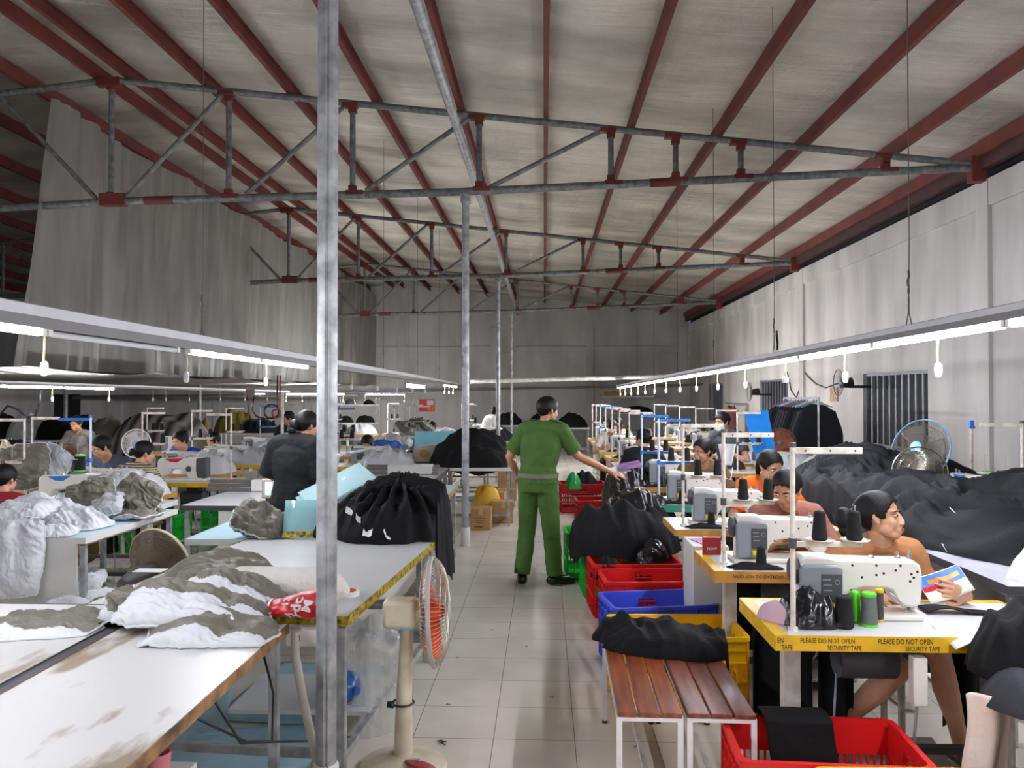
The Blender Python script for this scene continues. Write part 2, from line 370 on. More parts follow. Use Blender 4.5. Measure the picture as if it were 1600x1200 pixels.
# ---------------------------------------------------------------- light strips, pull cords, suspension wires
M_alu = mat('aluminium', (120, 118, 118), rough=.5, metal=.5, var=.1)
M_tube = mat('lit_tube', (242, 244, 255), rough=.4, emit=TUBE_POWER, var=0)
M_tubef = mat('lit_tube_far', (246, 246, 250), rough=.4, emit=TUBE_POWER * 1.6, var=0)
M_off = mat('unlit_tube', (225, 228, 228), rough=.3, var=.02)
M_white = mat('white_plastic', (232, 230, 222), rough=.4, var=.06)
M_cord = mat('yellow_cord', (214, 205, 120), rough=.7)
M_wire = mat('dark_wire', (98, 94, 90), rough=.6, metal=.3)
M_blackp = mat('black_plastic', (24, 24, 26), rough=.4, var=.2)
def strip(label, X, Y0, Y1, z0, z1, tubes, h=.06, w=.036, along='Y'):
    t = thing('light_strip', label, 'light strip', (0, 0, 0))
    def pt(s, dz=0, dx=0):
        k = (s - Y0) / (Y1 - Y0); z = z0 + (z1 - z0) * k + dz
        return Vector((X + dx, s, z)) if along == 'Y' else Vector((s, X + dx, z))
    b = MB(); n = 24
    pr = [(-w / 2, 0), (-w / 2, h), (w / 2, h), (w / 2, 0), (w / 2 - .006, 0), (w / 2 - .006, h * .55), (-w / 2 + .006, h * .55), (-w / 2 + .006, 0)]
    vs = []; fs = []
    for i in range(n + 1):
        s = Y0 + (Y1 - Y0) * i / n
        for x, z in pr: vs.append(pt(s, z, x))
    k = len(pr)
    for i in range(n):
        for j in range(k): fs.append((i * k + j, i * k + (j + 1) % k, (i + 1) * k + (j + 1) % k, (i + 1) * k + j))
    fs += [list(range(k))[::-1], [n * k + j for j in range(k)]]
    b.add(vs, fs); ch = obj('channel', b, M_alu, t)
    b = MB(); pr2 = [(-w * .58, h * .5), (-w * .58, h * .95), (w * .58, h * .95), (w * .58, h * .5)]; vs = []; fs = []
    for i in range(n + 1):
        s = Y0 + (Y1 - Y0) * i / n
        for x, z in pr2: vs.append(pt(s, z, x))
    for i in range(n):
        for j in range(4): fs.append((i * 4 + j, i * 4 + (j + 1) % 4, (i + 1) * 4 + (j + 1) % 4, (i + 1) * 4 + j))
    b.add(vs, fs + [[3, 2, 1, 0], [n * 4 + j for j in range(4)]]); obj('cover_lip', b, mat('aluminium_lip', (190, 190, 192), rough=.45, metal=.4, var=.08), ch)
    for a, c, on_ in tubes:
        b = MB(); b.tube([pt(a + .03, -.018), pt(c - .03, -.018)], .0135, 10)
        f = obj('tube_light', b, (M_tubef if a > 13 or along == 'X' else M_tube) if on_ else M_off, t)
        for e in (a + .012, c - .012): b = MB(); b.box(pt(e, -.006), (.03, .03, .045)); obj('lamp_holder', b, M_white, f)
    return t, pt
def tubes(a, b, on_=True, L=1.2):
    n = max(1, int(round((b - a) / L))); l = (b - a) / n
    return [(a + l * i, a + l * (i + 1), on_) for i in range(n)]
sR, pR = strip('long lit fluorescent strip hanging over the sewing row on the aisle\'s sewing side', 1.8, -3.2, 19.6, 2.035, 1.865, tubes(-3.1, 19.4, L=1.22))
sL, pL = strip('fluorescent strip in deep channel over the cutting tables, one tube unlit', -2.2, -3.2, 21, 2.02, 1.895, tubes(-3.0, 3.40) + [(3.42, 4.68, False)] + tubes(4.82, 7.3) + [(17.3, 18.5, True), (18.7, 19.9, True)], h=.10, w=.05)
sM, pM = strip('lit strip under the low plastic ceiling at the far left', -6.5, 4.0, 20.0, 1.85, 1.74, tubes(4.1, 11.75), h=.05)
sX, pX = strip('crosswise tube strip in front of the back wall at the left', 22.0, -9.6, -3.6, 1.73, 1.71, [(at(384, 615, 22).x, at(415, 615, 22).x, True), (at(447, 618, 22).x, at(497, 618, 22).x, True), (at(505, 618, 22).x, at(540, 618, 22).x, True), (at(570, 617, 22).x, at(633, 617, 22).x, True)], h=.04, along='X')
sN, pN = strip('short lit strip over the far tables past the white-based pole', -2.9, 16.5, 19.2, 1.88, 1.87, tubes(16.6, 19.1), h=.05)
def cord_switch(p, length, label, group, kind=0):
    t = thing('pull_cord_switch', label, 'switch', p, 0, group)
    sw = random.uniform(-.006, .006)
    b = MB()
    if kind == 2: b.tube([(0, 0, 0), (0, 0, -length * .45), (.0, .035, -length)], .0025, 6); b.tube([(0, 0, -length * .45), (0, -.035, -length)], .0025, 6)
    else: b.tube([(0, 0, 0), (sw, .004, -length * .5), (sw, 0, -length)], .0045, 6)
    obj('cord', b, M_cord, t)
    b = MB()
    if kind == 2: b.box((0, 0, -length - .02), (.03, .085, .04))
    else: b.lathe([(.008, -length - .068), (.016, -length - .06), (.019, -length - .03), (.016, -length - .008), (.007, -length)], 10, M=Matrix.Diagonal((1, .75, 1)))
    obj('switch_body', b, M_white, t, bevel=.004 if kind == 2 else 0)
random.seed(4)
for i, Y in enumerate((3.70, 4.82, 6.0, 7.18, 8.3, 9.46, 10.6, 11.8, 13.0, 14.2, 15.3, 16.5, 17.7, 18.8)):
    p = pR(Y, -.03); cord_switch(p, .11, '%s white pull-cord switch from the camera under the strip over the sewing row' % ORD[i], 'pull switches over the sewing row', 2 if i == 2 else 0)
for i, Y in enumerate((3.41, 4.8, 6.2, 9.0, 10.4, 11.8, 13.2, 14.6, 17.5, 18.3, 19.1)):
    p = pL(Y, -.02); cord_switch(p, .12, '%s pull-cord switch from the camera under the strip over the cutting tables' % ORD[i], 'pull switches over the cutting tables')
for i, Y in enumerate((10.25, 11.62, 12.95, 13.4, 14.3, 15.7, 17.0, 18.4)):
    p = pM(Y, -.02); cord_switch(p, .12, '%s white switch from the left hanging under the low plastic ceiling' % ORD[i], 'pull switches under the low ceiling')
for i, px_ in enumerate((433, 447, 472, 536, 553, 570, 632)):
    p = pX(at(px_, 618, 22).x, -.02); cord_switch(p, .16, '%s switch from the left below the crosswise tube strip by the back wall' % ORD[i], 'pull switches at the back')
def hanger(p, label, group, buckle=True):
    t = thing('suspension_wire', label, 'wire', p, 0, group); top = roof(p.x) - .03 - p.z
    b = MB(); b.tube([(0, 0, .12), (.004, 0, .4), (0, 0, top)], .0026, 6); obj('wire', b, M_wire, t)
    b = MB(); b.tube([(0, -.03, -.01), (0, 0, .06), (0, .03, -.01)], .003, 6); b.tube([(0, 0, .05), (0, 0, .13)], .004, 6)
    if buckle: b.ring((0, 0, .16), .016, .003, M=Matrix(((1, 0, 0), (0, .5, 0), (0, 0, 1))) @ Matrix.Rotation(PI / 2, 3, 'Y'), n=14); b.tube([(0, 0, .18), (0, .012, .21), (0, -.006, .23), (0, 0, .26)], .006, 6)
    obj('turnbuckle', b, M_wire, t)
for i, Y in enumerate((3.99, 6.29, 8.5, 10.8, 13.1, 15.4, 17.6)):
    p = pR(Y, .07); hanger(p, '%s wire from the camera holding up the strip over the sewing row' % ORD[i], 'wires of the sewing row strip')
for i, Y in enumerate((5.02, 7.9, 10.8, 13.7, 16.6, 19.5)):
    p = pL(Y, .10); hanger(p, '%s wire from the camera holding up the strip over the cutting tables' % ORD[i], 'wires of the cutting table strip')
for i, x in enumerate((-9.0, -7.2, -5.4, -3.8)): hanger(pX(x, .05), '%s wire from the left holding up the crosswise tube strip' % ORD[i].replace('nearest', 'first'), 'wires of the crosswise strip', False)
for i, y in enumerate((16.8, 18.9)): hanger(pN(y, .06), '%s wire holding up the short far strip' % ('nearer', 'farther')[i], 'wires of the short strip', False)
# silver wrapped duct and dark pipes crossing the far end
M_silver = mat('silver_wrap', (205, 203, 198), rough=.35, metal=.6, var=.3, vscale=9, bump=.5, bscale=18)
a0, a1 = at(735, 596, 19.2), at(1052, 588, 19.2)
b = MB(); n = 40; b.tube([a0.lerp(a1, i / n) + Vector((0, 0, .012 * noise.noise(Vector((i * .7, 0, 0))))) for i in range(n + 1)], [.055 + .008 * noise.noise(Vector((i * .9, 5, 0))) for i in range(n + 1)], 12)
tag(obj('wrapped_duct', b, M_silver, smooth=180), 'silver foil wrapped duct crossing the hall near the back', 'duct')
a0, a1 = at(505, 614, 24.6), at(1108, 600.5, 24.6)
b = MB(); b.tube([a0, a0.lerp(a1, .5), a1], .035, 10); tag(obj('cross_pipe', b, mat('grey_pipe', (105, 105, 106), rough=.6)), 'thin grey pipe crossing the hall below the foil duct', 'pipe')
a0, a1 = at(0, 622, 24.0), at(560, 617, 24.0)
b = MB(); b.tube([a0, a1], .06, 10); tag(obj('low_pipe', b, MATS['grey_pipe']), 'grey pipe along the back of the left bay above the people', 'pipe')
# ---------------------------------------------------------------- sewing stations
M_top = mat('white_laminate', (208, 208, 206), rough=.28, var=.06, vscale=3)
M_tape = mat('yellow_tape', (226, 180, 34), rough=.4, var=.2, vscale=9)
M_wood_edge = mat('plywood_edge', (196, 140, 60), rough=.6, var=.25, vscale=12)
M_legp = mat('chipped_white_paint', (205, 202, 194), rough=.55, var=.2, vscale=12, rgb2=(170, 164, 154))
M_mach = mat('machine_white', (226, 222, 212), rough=.3, var=.05, coat=.3)
M_mgrey = mat('machine_grey', (138, 142, 148), rough=.45, var=.1)
M_dgrey = mat('dark_grey', (70, 72, 76), rough=.5)
M_steel = mat('steel', (190, 190, 190), rough=.28, metal=.9, var=.1)
M_spool = mat('black_thread', (10, 10, 11), rough=.85, bump=.3, bscale=120, stretch=(1, 1, 6))
M_yel = mat('yellow_sticker', (240, 208, 30), rough=.5, var=.03)
M_stand = mat('stand_paint', (222, 216, 204), rough=.5, var=.2, vscale=20, rgb2=(190, 178, 160))
M_blue = mat('blue_plastic', (38, 118, 200), rough=.45)
M_black = mat('black_cloth', (11, 11, 13), rough=.85, var=.3, bump=.5, bscale=11, detail=5, spec=.3)
M_ink = mat('black_ink', (28, 24, 14), rough=.7, var=0)
M_teal = mat('teal_edge', (60, 150, 130), rough=.5)
FONT = None
def text(body, size, m, parent, M, name='lettering', align='LEFT', extrude=.0004, bold=0):
    c = bpy.data.curves.new(name, 'FONT'); c.body = body; c.size = size; c.extrude = extrude; c.align_x = align; c.offset = bold; c.resolution_u = 2
    me_o = bpy.data.objects.new(name + '_tmp', c)
    me = bpy.data.meshes.new_from_object(me_o); bpy.data.objects.remove(me_o); bpy.data.curves.remove(c)
    me.materials.clear(); me.materials.append(m)
    o = bpy.data.objects.new(name, me); C.objects.link(o); o.parent = parent; o.matrix_local = M
    return o
def face_y(x, y, z):                       # letters that stand on a face looking towards -Y
    return Matrix.Translation((x, y, z)) @ Matrix.Rotation(PI / 2, 4, 'X')
TW, TD, TH = 1.17, .57, .75
# local frame: x 0..TW along the table, y 0 = the side away from the sewer, sewer sits at y > TD
def sewing_table(label, loc, rz, edge, kind=0, group='sewing tables'):
    t = thing('sewing_table', label, 'sewing table', loc, rz, group)
    b = MB(); b.box((TW / 2, TD / 2, TH - .012), (TW, TD, .024)); obj('table_top', b, M_top, t, bevel=.004)
    b = MB(); e = .006
    hh = .06 if kind == 0 else .045
    b.box((TW / 2, -e / 2, TH - hh / 2 + .001), (TW + .01, e, hh)); o = obj('edge_tape', b, edge, t)
    b = MB(); b.box((-e / 2, TD / 2, TH - hh / 2 + .001), (e, TD, hh)); obj('edge_tape', b, edge, t)
    b = MB(); b.box((TW + e / 2, TD / 2, TH - hh / 2 + .001), (e, TD, hh)); obj('edge_tape', b, edge, t)
    b = MB(); b.box((TW / 2, TD + e / 2, TH - hh / 2 + .001), (TW + .01, e, hh)); obj('edge_tape', b, edge, t)
    if kind == 0:
        b = MB(); b.box((.022, TD / 2, TH + .001), (.045, TD, .0016)); obj('edge_tape', b, M_tape, t)
        b = MB(); b.box((TW / 2 + .02, TD - .02, TH + .001), (TW - .05, .03, .0016)); obj('edge_tape', b, M_tape, t)
    for x in (.14, TW - .14):
        b = MB(); b.box((x, TD * .5, .40), (.075, .055, .64)); obj('leg', b, M_legp, t, bevel=.006)
        b = MB(); b.box((x, TD * .5, .04), (.06, .52, .045)); b.T = None; obj('foot', b, M_legp, t, bevel=.006)
        b = MB(); b.box((x, TD * .5, TH - .045), (.06, .46, .04)); obj('bracket', b, M_legp, t)
    b = MB(); b.bar((.14, TD * .62, .16), (TW - .14, TD * .62, .16), .04, .03); obj('crossbar', b, M_dgrey, t)
    b = MB(); b.box((TW * .55, TD * .72, .10), (.42, .26, .02), M=Matrix.Rotation(R(12), 3, 'X')); obj('treadle', b, M_legp, t, bevel=.004)
    b = MB(); b.tube([(.34, .3, .56), (.58, .3, .56)], .075, 16); b.box((.46, .3, .66), (.12, .1, .14)); obj('motor', b, M_dgrey, t)
    b = MB(); b.box((.56, .03, .57), (.055, .05, .19)); obj('switch_box', b, M_white, t, bevel=.005)
    b = MB(); b.tube([(.56, .04, .48), (.55, .05, .3), (.5, .12, .16), (.44, .25, .07), (.4, .3, .06)], .006, 6); b.tube([(.34, .3, .5), (.3, .22, .35), (.33, .15, .2), (.42, .2, .07)], .005, 6); obj('cable', b, M_mgrey, t, smooth=180)
    return t
def tape_text(t):
    row = [(-.005, 'EN'), (.085, 'PLEASE DO NOT OPEN'), (.385, 'PLEASE DO NOT OPEN'), (.685, 'PLEASE DO NOT OPEN'), (.985, 'PLEASE DO')]
    m_old = TH - .024
    for x, s in row: text(s, .0285, M_ink, t, face_y(x + .005, -.0068, TH - .027) @ Matrix.Diagonal((.72, 1, 1, 1)))
    for x, s in ((.012, 'TAPE'), (.19, 'SECURITY TAPE'), (.49, 'SECURITY TAPE'), (.79, 'SECURITY TAPE'), (1.06, 'SECUR')): text(s, .0265, M_ink, t, face_y(x + .005, -.0068, TH - .0535) @ Matrix.Diagonal((.72, 1, 1, 1)))
def flip_text(t):
    for x in (.12, .33, .62, .9):
        for dx, s in ((0, 'PLEASE DO NOT OPEN'),):
            o = text(s, .022, M_ink, t, Matrix.Translation((x + .2, -.0068, TH - .022)) @ Matrix.Rotation(PI, 4, 'Y') @ Matrix.Rotation(PI / 2, 4, 'X') if False else Matrix.Translation((x + .2, -.0068, TH - .018)) @ Matrix.Rotation(PI / 2, 4, 'X') @ Matrix.Rotation(PI, 4, 'Z'))
def machine_protos():
    out = []
    for var in range(3):
        t = thing('sewing_machine', 'x', 'sewing machine')
        # frame: x 0..0.56 (0 = handwheel end), y centre 0, z 0 = table top; the back (column side seen from the aisle end) looks to -y
        body = M_mach
        b = MB(); b.box((.28, 0, .012), (.52, .178, .024)); obj('bed', b, body, t, bevel=.006)
        pts = [(.045, .02), (.2, .02), (.215, .045), (.222, .07), (.235, .098), (.27, .118), (.31, .128), (.40, .126), (.425, .118), (.445, .075), (.47, .055), (.50, .047), (.535, .05), (.548, .07), (.553, .12), (.553, .19), (.545, .225), (.52, .245), (.2, .252), (.16, .262), (.06, .262), (.045, .25)]
        b = MB(); b.prism([(x, z) for x, z in pts], .105, M=Matrix(((1, 0, 0), (0, 0, -1), (0, 1, 0))), c=(0, .0525, 0)); obj('arm', b, body, t, bevel=.012)
        b = MB(); b.lathe([(.0, 0), (.05, .0), (.058, .008), (.058, .022), (.05, .03), (.03, .034), (0, .034)], 22, M=Matrix.Rotation(-PI / 2, 3, 'Y'), c=(.045, 0, .19)); obj('handwheel', b, M_dgrey if var != 2 else M_mgrey, t)
        if var in (0, 1):
            b = MB(); b.prism([(.035, .03), (.20, .03), (.205, .05), (.205, .215), (.19, .232), (.06, .232), (.035, .215)], .05, M=Matrix(((1, 0, 0), (0, 0, -1), (0, 1, 0))), c=(0, -.053, 0)); cb = obj('control_box', b, M_mgrey, t, bevel=.008)
            b = MB(); b.box((.155, -.1045, .14), (.085, .003, .115)); obj('label_plate', b, M_dgrey, cb)
            b = MB(); b.box((.155, -.1065, .062), (.075, .003, .026)); obj('yellow_label', b, M_yel, cb)
            b = MB(); 
            for k in range(3): b.box((.135 + .002 * k, -.1065, .175 - .022 * k), (.034, .002, .004))
            b.ring((.178, -.106, .165), .01, .0014, M=Matrix.Rotation(PI / 2, 3, 'X'), n=14, m=5); obj('printed_mark', b, M_mgrey, cb)
        else:
            b = MB(); b.prism([(-.0, .03), (.10, .03), (.12, .1), (.12, .235), (.1, .25), (.0, .25)], .12, M=Matrix(((1, 0, 0), (0, 0, -1), (0, 1, 0))), c=(-.0, .06, 0)); obj('motor_cover', b, M_mgrey, t, bevel=.012)
            b = MB(); b.prism([(.26, .246), (.47, .240), (.40, .205), (.33, .2)], .002, M=Matrix(((1, 0, 0), (0, 0, -1), (0, 1, 0))), c=(0, .0555, 0)); obj('coloured_panel', b, M_blue, t)
            b = MB(); b.lathe([(.0, 0), (.03, 0), (.03, .012), (.02, .02), (0, .02)], 16, M=Matrix.Rotation(-PI / 2, 3, 'X'), c=(.2, .053, .13)); obj('stitch_dial', b, M_dgrey, t)
        b = MB()
        for x, z in ((.26, .225), (.36, .225), (.44, .205), (.36, .185), (.39, .192), (.30, .175), (.46, .225), (.5, .16), (.515, .175), (.505, .19), (.53, .20), (.255, .12)):
            b.lathe([(0, 0), (.0055, 0), (.0055, .002), (0, .002)], 10, M=Matrix.Rotation(PI / 2, 3, 'X'), c=(x, -.0515, z))
        obj('screw_hole', b, M_blackp, t, kind='stuff')
        b = MB(); b.tube([(.528, 0, .06), (.528, 0, .0)], .005, 8); b.box((.528, 0, .045), (.02, .022, .03)); b.tube([(.515, .01, .05), (.515, .01, .01)], .004, 8); b.box((.52, .01, .006), (.03, .02, .005)); obj('needle_bar', b, M_steel, t)
        b = MB(); b.tube([(.41, -.056, .115), (.44, -.06, .09), (.46, -.06, .06), (.475, -.058, .03)], [.008, .007, .006, .004], 8, flat=.5); obj('knee_lever', b, M_steel, t, smooth=180)
        b = MB(); b.lathe([(0, 0), (.012, 0), (.012, .012), (.006, .016), (.006, .03), (0, .03)], 12, c=(.47, 0, .244)); b.lathe([(0, 0), (.009, 0), (.009, .035), (0, .035)], 12, c=(.52, 0, .243)); b.lathe([(0, 0), (.014, 0), (.012, .008), (0, .01)], 12, c=(.36, 0, .249)); obj('tension_post', b, M_steel, t)
        out.append(t)
    return out
MACH = machine_protos(); mused = [0, 0, 0]
def machine(var, loc, rz, label, group='sewing machines'):
    if not mused[var]:
        t = MACH[var]; t.location = loc; t.rotation_euler = (0, 0, rz); t['label'] = label; t['group'] = group; mused[var] = 1; return t
    return dup(MACH[var], loc, rz, label, group)
def cone_mb(r0=.031, r1=.022, h=.115):
    b = MB(); b.lathe([(.0045, .001), (r0 - .004, 0), (r0, .006), (r1, h - .006), (r1 - .006, h), (r1 - .012, h), (.0045, h + .003), (.0045, .001)], 18); b.f = b.f[:-2]; b.m = b.m[:-2]; return b
CONE = {}
def cone(loc, label, group, m=M_spool, r0=.031, r1=.022, h=.115, cap=None, tilt=None):
    k = (m.name, r0, h, cap and cap.name)
    if k not in CONE:
        t = obj('thread_cone', cone_mb(r0, r1, h), m)
        if cap:
            c = MB(); c.lathe([(r1 - .001, h - .008), (r1 + .001, h - .004), (r1 + .001, h + .006), (r1 - .004, h + .010), (0, h + .010)], 18); obj('spool_cap', c, cap, t)
            c = MB(); c.lathe([(r0 - .002, -.002), (r0 + .001, .0), (r0 + .001, .008), (r0 - .003, .010)], 18); obj('spool_base', c, cap, t)
        CONE[k] = t; t.location = loc; tag(t, label, 'thread cone', group)
        return t
    return dup(CONE[k], loc, None, label, group)
STAND = {}
def stand_proto(mp, ma):
    t = thing('thread_stand', 'x', 'thread stand')
    b = MB(); b.tube([(0, 0, 0), (0, 0, .735)], .0105, 10); b.tube([(0, 0, 0), (0, 0, .012)], .02, 12); obj('pole', b, mp, t)
    b = MB(); b.tube([(0, 0, .735), (0, 0, .755)], .014, 10); b.tube([(0, 0, .33), (0, 0, .37)], .017, 10); obj('clamp', b, M_dgrey if ma is M_stand else ma, t)
    b = MB(); b.box((.14, .0, .722), (.28, .018, .026)); o = obj('top_arm', b, ma, t, bevel=.002)
    b = MB()
    for x in (.05, .15, .25): b.lathe([(0, 0), (.004, 0), (.004, .002), (0, .002)], 8, M=Matrix.Rotation(PI / 2, 3, 'X'), c=(x, -.009, .722))
    obj('guide_hole', b, M_blackp, o)
    b = MB(); b.box((.14, .0, .345), (.28, .02, .022)); obj('tray_arm', b, ma, t, bevel=.002)
    for x in (.11, .25):
        b = MB(); b.lathe([(0, .356), (.052, .358), (.058, .364), (.056, .366), (.05, .361), (0, .360)], 22, c=(x, 0, 0)); obj('spool_tray', b, mp, t)
        b = MB(); b.tube([(x, 0, .36), (x, 0, .50)], .003, 6); obj('spool_pin', b, M_steel, t)
    return t
def stand(key, loc, rz, label, group='thread stands'):
    if key not in STAND:
        t = stand_proto(*{'white': (M_stand, M_stand), 'blue': (mat('pale_pole', (205, 220, 238), rough=.4), M_blue)}[key]); STAND[key] = t
        t.location = loc; t.rotation_euler = (0, 0, rz); t['label'] = label; t['group'] = group; return t
    return dup(STAND[key], loc, rz, label, group)
def loc_in(loc, rz, p):
    v = Matrix.Rotation(rz, 3, 'Z') @ Vector(p); return Vector(loc) + v
# the sewing row along the aisle
ROWY = [3.18, 4.31, 5.62, 6.86, 8.10, 9.35, 10.6, 11.85, 13.1, 14.35, 15.6, 16.85]
keys = ['white', 'white', 'white', 'blue', 'blue', 'white', 'white', 'white', 'white', 'blue', 'white', 'white']
for i, Y in enumerate(ROWY):
    loc = (.915 + .003 * i, Y, 0); n = ORD[i]
    e = M_tape if i in (0, 1, 8) else (M_teal if i == 3 else M_wood_edge)
    t = sewing_table('%s white-topped sewing table of the aisle row%s' % (n, ', edged with lettered yellow tape' if i == 0 else ' counted from the camera'), loc, 0, e if i != 1 else M_wood_edge, 0 if i in (0, 1, 3) else 1, 'sewing tables of the aisle row')
    if i == 0: tape_text(t)
    if i == 1: flip_text(t)
    machine(0 if i < 6 else 1, (loc[0] + .13, Y + .30, TH), 0, '%s white lockstitch machine from the camera in the aisle sewing row' % n, 'machines of the aisle row')
    sp = Vector((loc[0] + (.085 if i else .088), Y + (.18 if i else .075), TH))
    stand(keys[i], sp, R(2), '%s thread stand from the camera in the aisle row, %s arms' % (n, 'blue' if keys[i] == 'blue' else 'cream'), 'thread stands of the aisle row')
    for q, dx in enumerate((.11, .25)):
        cone(sp + Vector((dx, .004 + dx * .035, .3625)), 'black thread cone on the %s pin of the %s stand in the aisle row' % (('pole-side', 'outer')[q], n), 'black cones on the aisle row stands')
    if 0 < i < 7:
        cone(Vector((loc[0] + .27, Y + .10, TH)), 'black thread cone standing on the %s table of the aisle row before the machine' % n, 'black cones standing on tables')
    # a clutter of cut pieces beside the machine
    if i > 0:
        b = MB(); rnd = random.Random(i)
        b.grid(lambda u, v: Vector((.10 + .26 * u + .02 * math.sin(v * 7), .03 + .10 * v, TH + .004 + .035 * math.sin(PI * u) ** .6 * math.sin(PI * v) ** .6 * (.7 + .6 * noise.noise(Vector((u * 5, v * 5, i)))))), 22, 12)
        o = obj('cut_piece', b, M_black, None, smooth=180, solid=.003); o.location = (loc[0], Y - (.0), 0)
        tag(o, 'crumpled black cut piece lying at the front of the %s table of the aisle row' % n, 'cloth', 'cut pieces on the aisle row tables')
# ---------------------------------------------------------------- people
def skin_mat(name, rgb): return mat(name, rgb, rough=.5, var=.10, vscale=14, bump=.03, bscale=160)
M_skin = skin_mat('skin', (198, 148, 116)); M_skin2 = skin_mat('skin_tan', (182, 130, 98)); M_skin3 = skin_mat('skin_leg', (160, 112, 82))
M_hair = mat('black_hair', (15, 12, 12), rough=.5, var=.4, vscale=30, bump=.2, bscale=50, stretch=(7, 1, 1), spec=.25)
M_lip = mat('lip', (170, 92, 84), rough=.45); M_eyew = mat('eye_white', (225, 220, 214), rough=.25, var=0); M_iris = mat('iris', (26, 16, 12), rough=.2, var=0)
def cloth_m(name, rgb, **k):
    d = dict(rough=.9, var=.14, vscale=9, bump=.45, bscale=9); d.update(k); return mat(name, rgb, **d)
TEX = {}
def folds(o, strength, size=.09, seed=0):
    k = (size,)
    if k not in TEX:
        tx = bpy.data.textures.new('fold_noise', 'CLOUDS'); tx.noise_scale = size; tx.noise_depth = 2; TEX[k] = tx
    q = o.modifiers.new('d', 'DISPLACE'); q.texture = TEX[k]; q.strength = strength; q.mid_level = .5; q.texture_coords = 'LOCAL'
def hand(b, W, d, n, side, curl=.5, spread=.0, s=1.0, thumb=.7):
    W = Vector(W); d = Vector(d).normalized(); n = Vector(n); n = (n - d * n.dot(d)).normalized(); w = d.cross(n) * side   # w points to the thumb side
    b.tube([W - d * .02, W + d * .02 * s, W + d * .055 * s, W + d * .088 * s], [(.021, .027)[::1] if False else .024, .03, .037, .034], 10, flat=.42, up=n.cross(d) * -1 if False else d.cross(w.cross(d)) if False else None) if False else None
    x = w; pts = [(-.015, .023, .019), (.015, .031, .016), (.05, .040, .0145), (.085, .039, .012)]
    vs = []; k = 12
    for t, a, c in pts:
        for j in range(k):
            an = 2 * PI * j / k; vs.append(W + d * t * s + x * a * s * math.cos(an) + n * c * s * math.sin(an))
    fs = [(i * k + j, i * k + (j + 1) % k, (i + 1) * k + (j + 1) % k, (i + 1) * k + j) for i in range(3) for j in range(k)] + [list(range(k))[::-1], [3 * k + j for j in range(k)]]
    b.add(vs, fs)
    for i, (o, L) in enumerate(((.031, .92), (.0105, 1.03), (-.0105, .97), (-.031, .76))):
        p = W + d * .08 * s + x * o * s; a = spread * (o / .03); cd = (d * math.cos(a) + x * math.sin(a)); cn = n; ps = [p - cd * .01, p]; ang = 0
        for sg, ln in enumerate((.040, .026, .021)):
            ang += curl * (.8, 1.0, .7)[sg] * (1 + .08 * i)
            ps.append(ps[-1] + (cd * math.cos(ang) + cn * math.sin(ang)) * ln * L * s)
        b.tube(ps, [.0088 * s, .009 * s, .0086 * s, .0078 * s, .006 * s], 8)
    p = W + d * .022 * s + x * .024 * s
    t1 = p + (d * .55 + x * .75 + n * .25).normalized() * .035 * s
    t2 = t1 + (d * .85 + x * (.5 - .5 * thumb) + n * .5 * thumb).normalized() * .03 * s
    t3 = t2 + (d * .95 + x * (.1 - .5 * thumb) + n * .5 * thumb).normalized() * .025 * s
    b.tube([p - d * .01 - x * .01, p + x * .004, t1, t2, t3], [.013 * s, .013 * s, .0105 * s, .0095 * s, .007 * s], 8)
HL_W = [(.12, .19), (.085, .186), (.065, .172), (.045, .14), (.03, .105), (.012, .112), (-.02, .118), (-.034, .07), (-.06, .04), (-.13, .035)]
HL_M = [(.12, .178), (.085, .172), (.062, .160), (.045, .135), (.028, .100), (.012, .095), (-.02, .118), (-.034, .085), (-.06, .058), (-.13, .052)]
def pl(tab, y):
    for (a, za), (c, zc) in zip(tab, tab[1:]):
        if y >= c:
            t = min(1, max(0, (a - y) / (a - c))); return za + (zc - za) * t
    return tab[-1][1]
def head(b, HM, s=1.0):
    T = b.T; b.T = HM
    b.ell((0, -.014, .137), (.073, .094, .087), nu=20, nv=14)
    b.ell((0, .018, .085), (.060, .068, .076), nu=18, nv=12)
    b.ell((0, .052, .026), (.027, .028, .024)); b.tube([(-.05, .005, .055), (-.03, .045, .026), (0, .06, .022), (.03, .045, .026), (.05, .005, .055)], .018, 8)
    for q in (-1, 1):
        b.ell((q * .036, .052, .078), (.024, .024, .027)); b.ell((q * .042, .026, .056), (.022, .034, .030)); b.ell((q * .03, .066, .134), (.028, .014, .010))
        b.tube([(q * .073, .008, .122), (q * .080, -.010, .128), (q * .083, -.016, .11), (q * .078, -.004, .088), (q * .072, .006, .078)], [.007, .008, .008, .007, .007], 8); b.ell((q * .075, -.002, .104), (.008, .014, .024))
        b.ell((q * .011, .092, .073), (.009, .010, .0075))
    b.tube([(0, .076, .124), (0, .087, .104), (0, .094, .080)], [.009, .010, .0125], 10); b.ell((0, .094, .077), (.012, .010, .010))
    b.ell((0, .075, .046), (.026, .018, .020))
    b.T = T
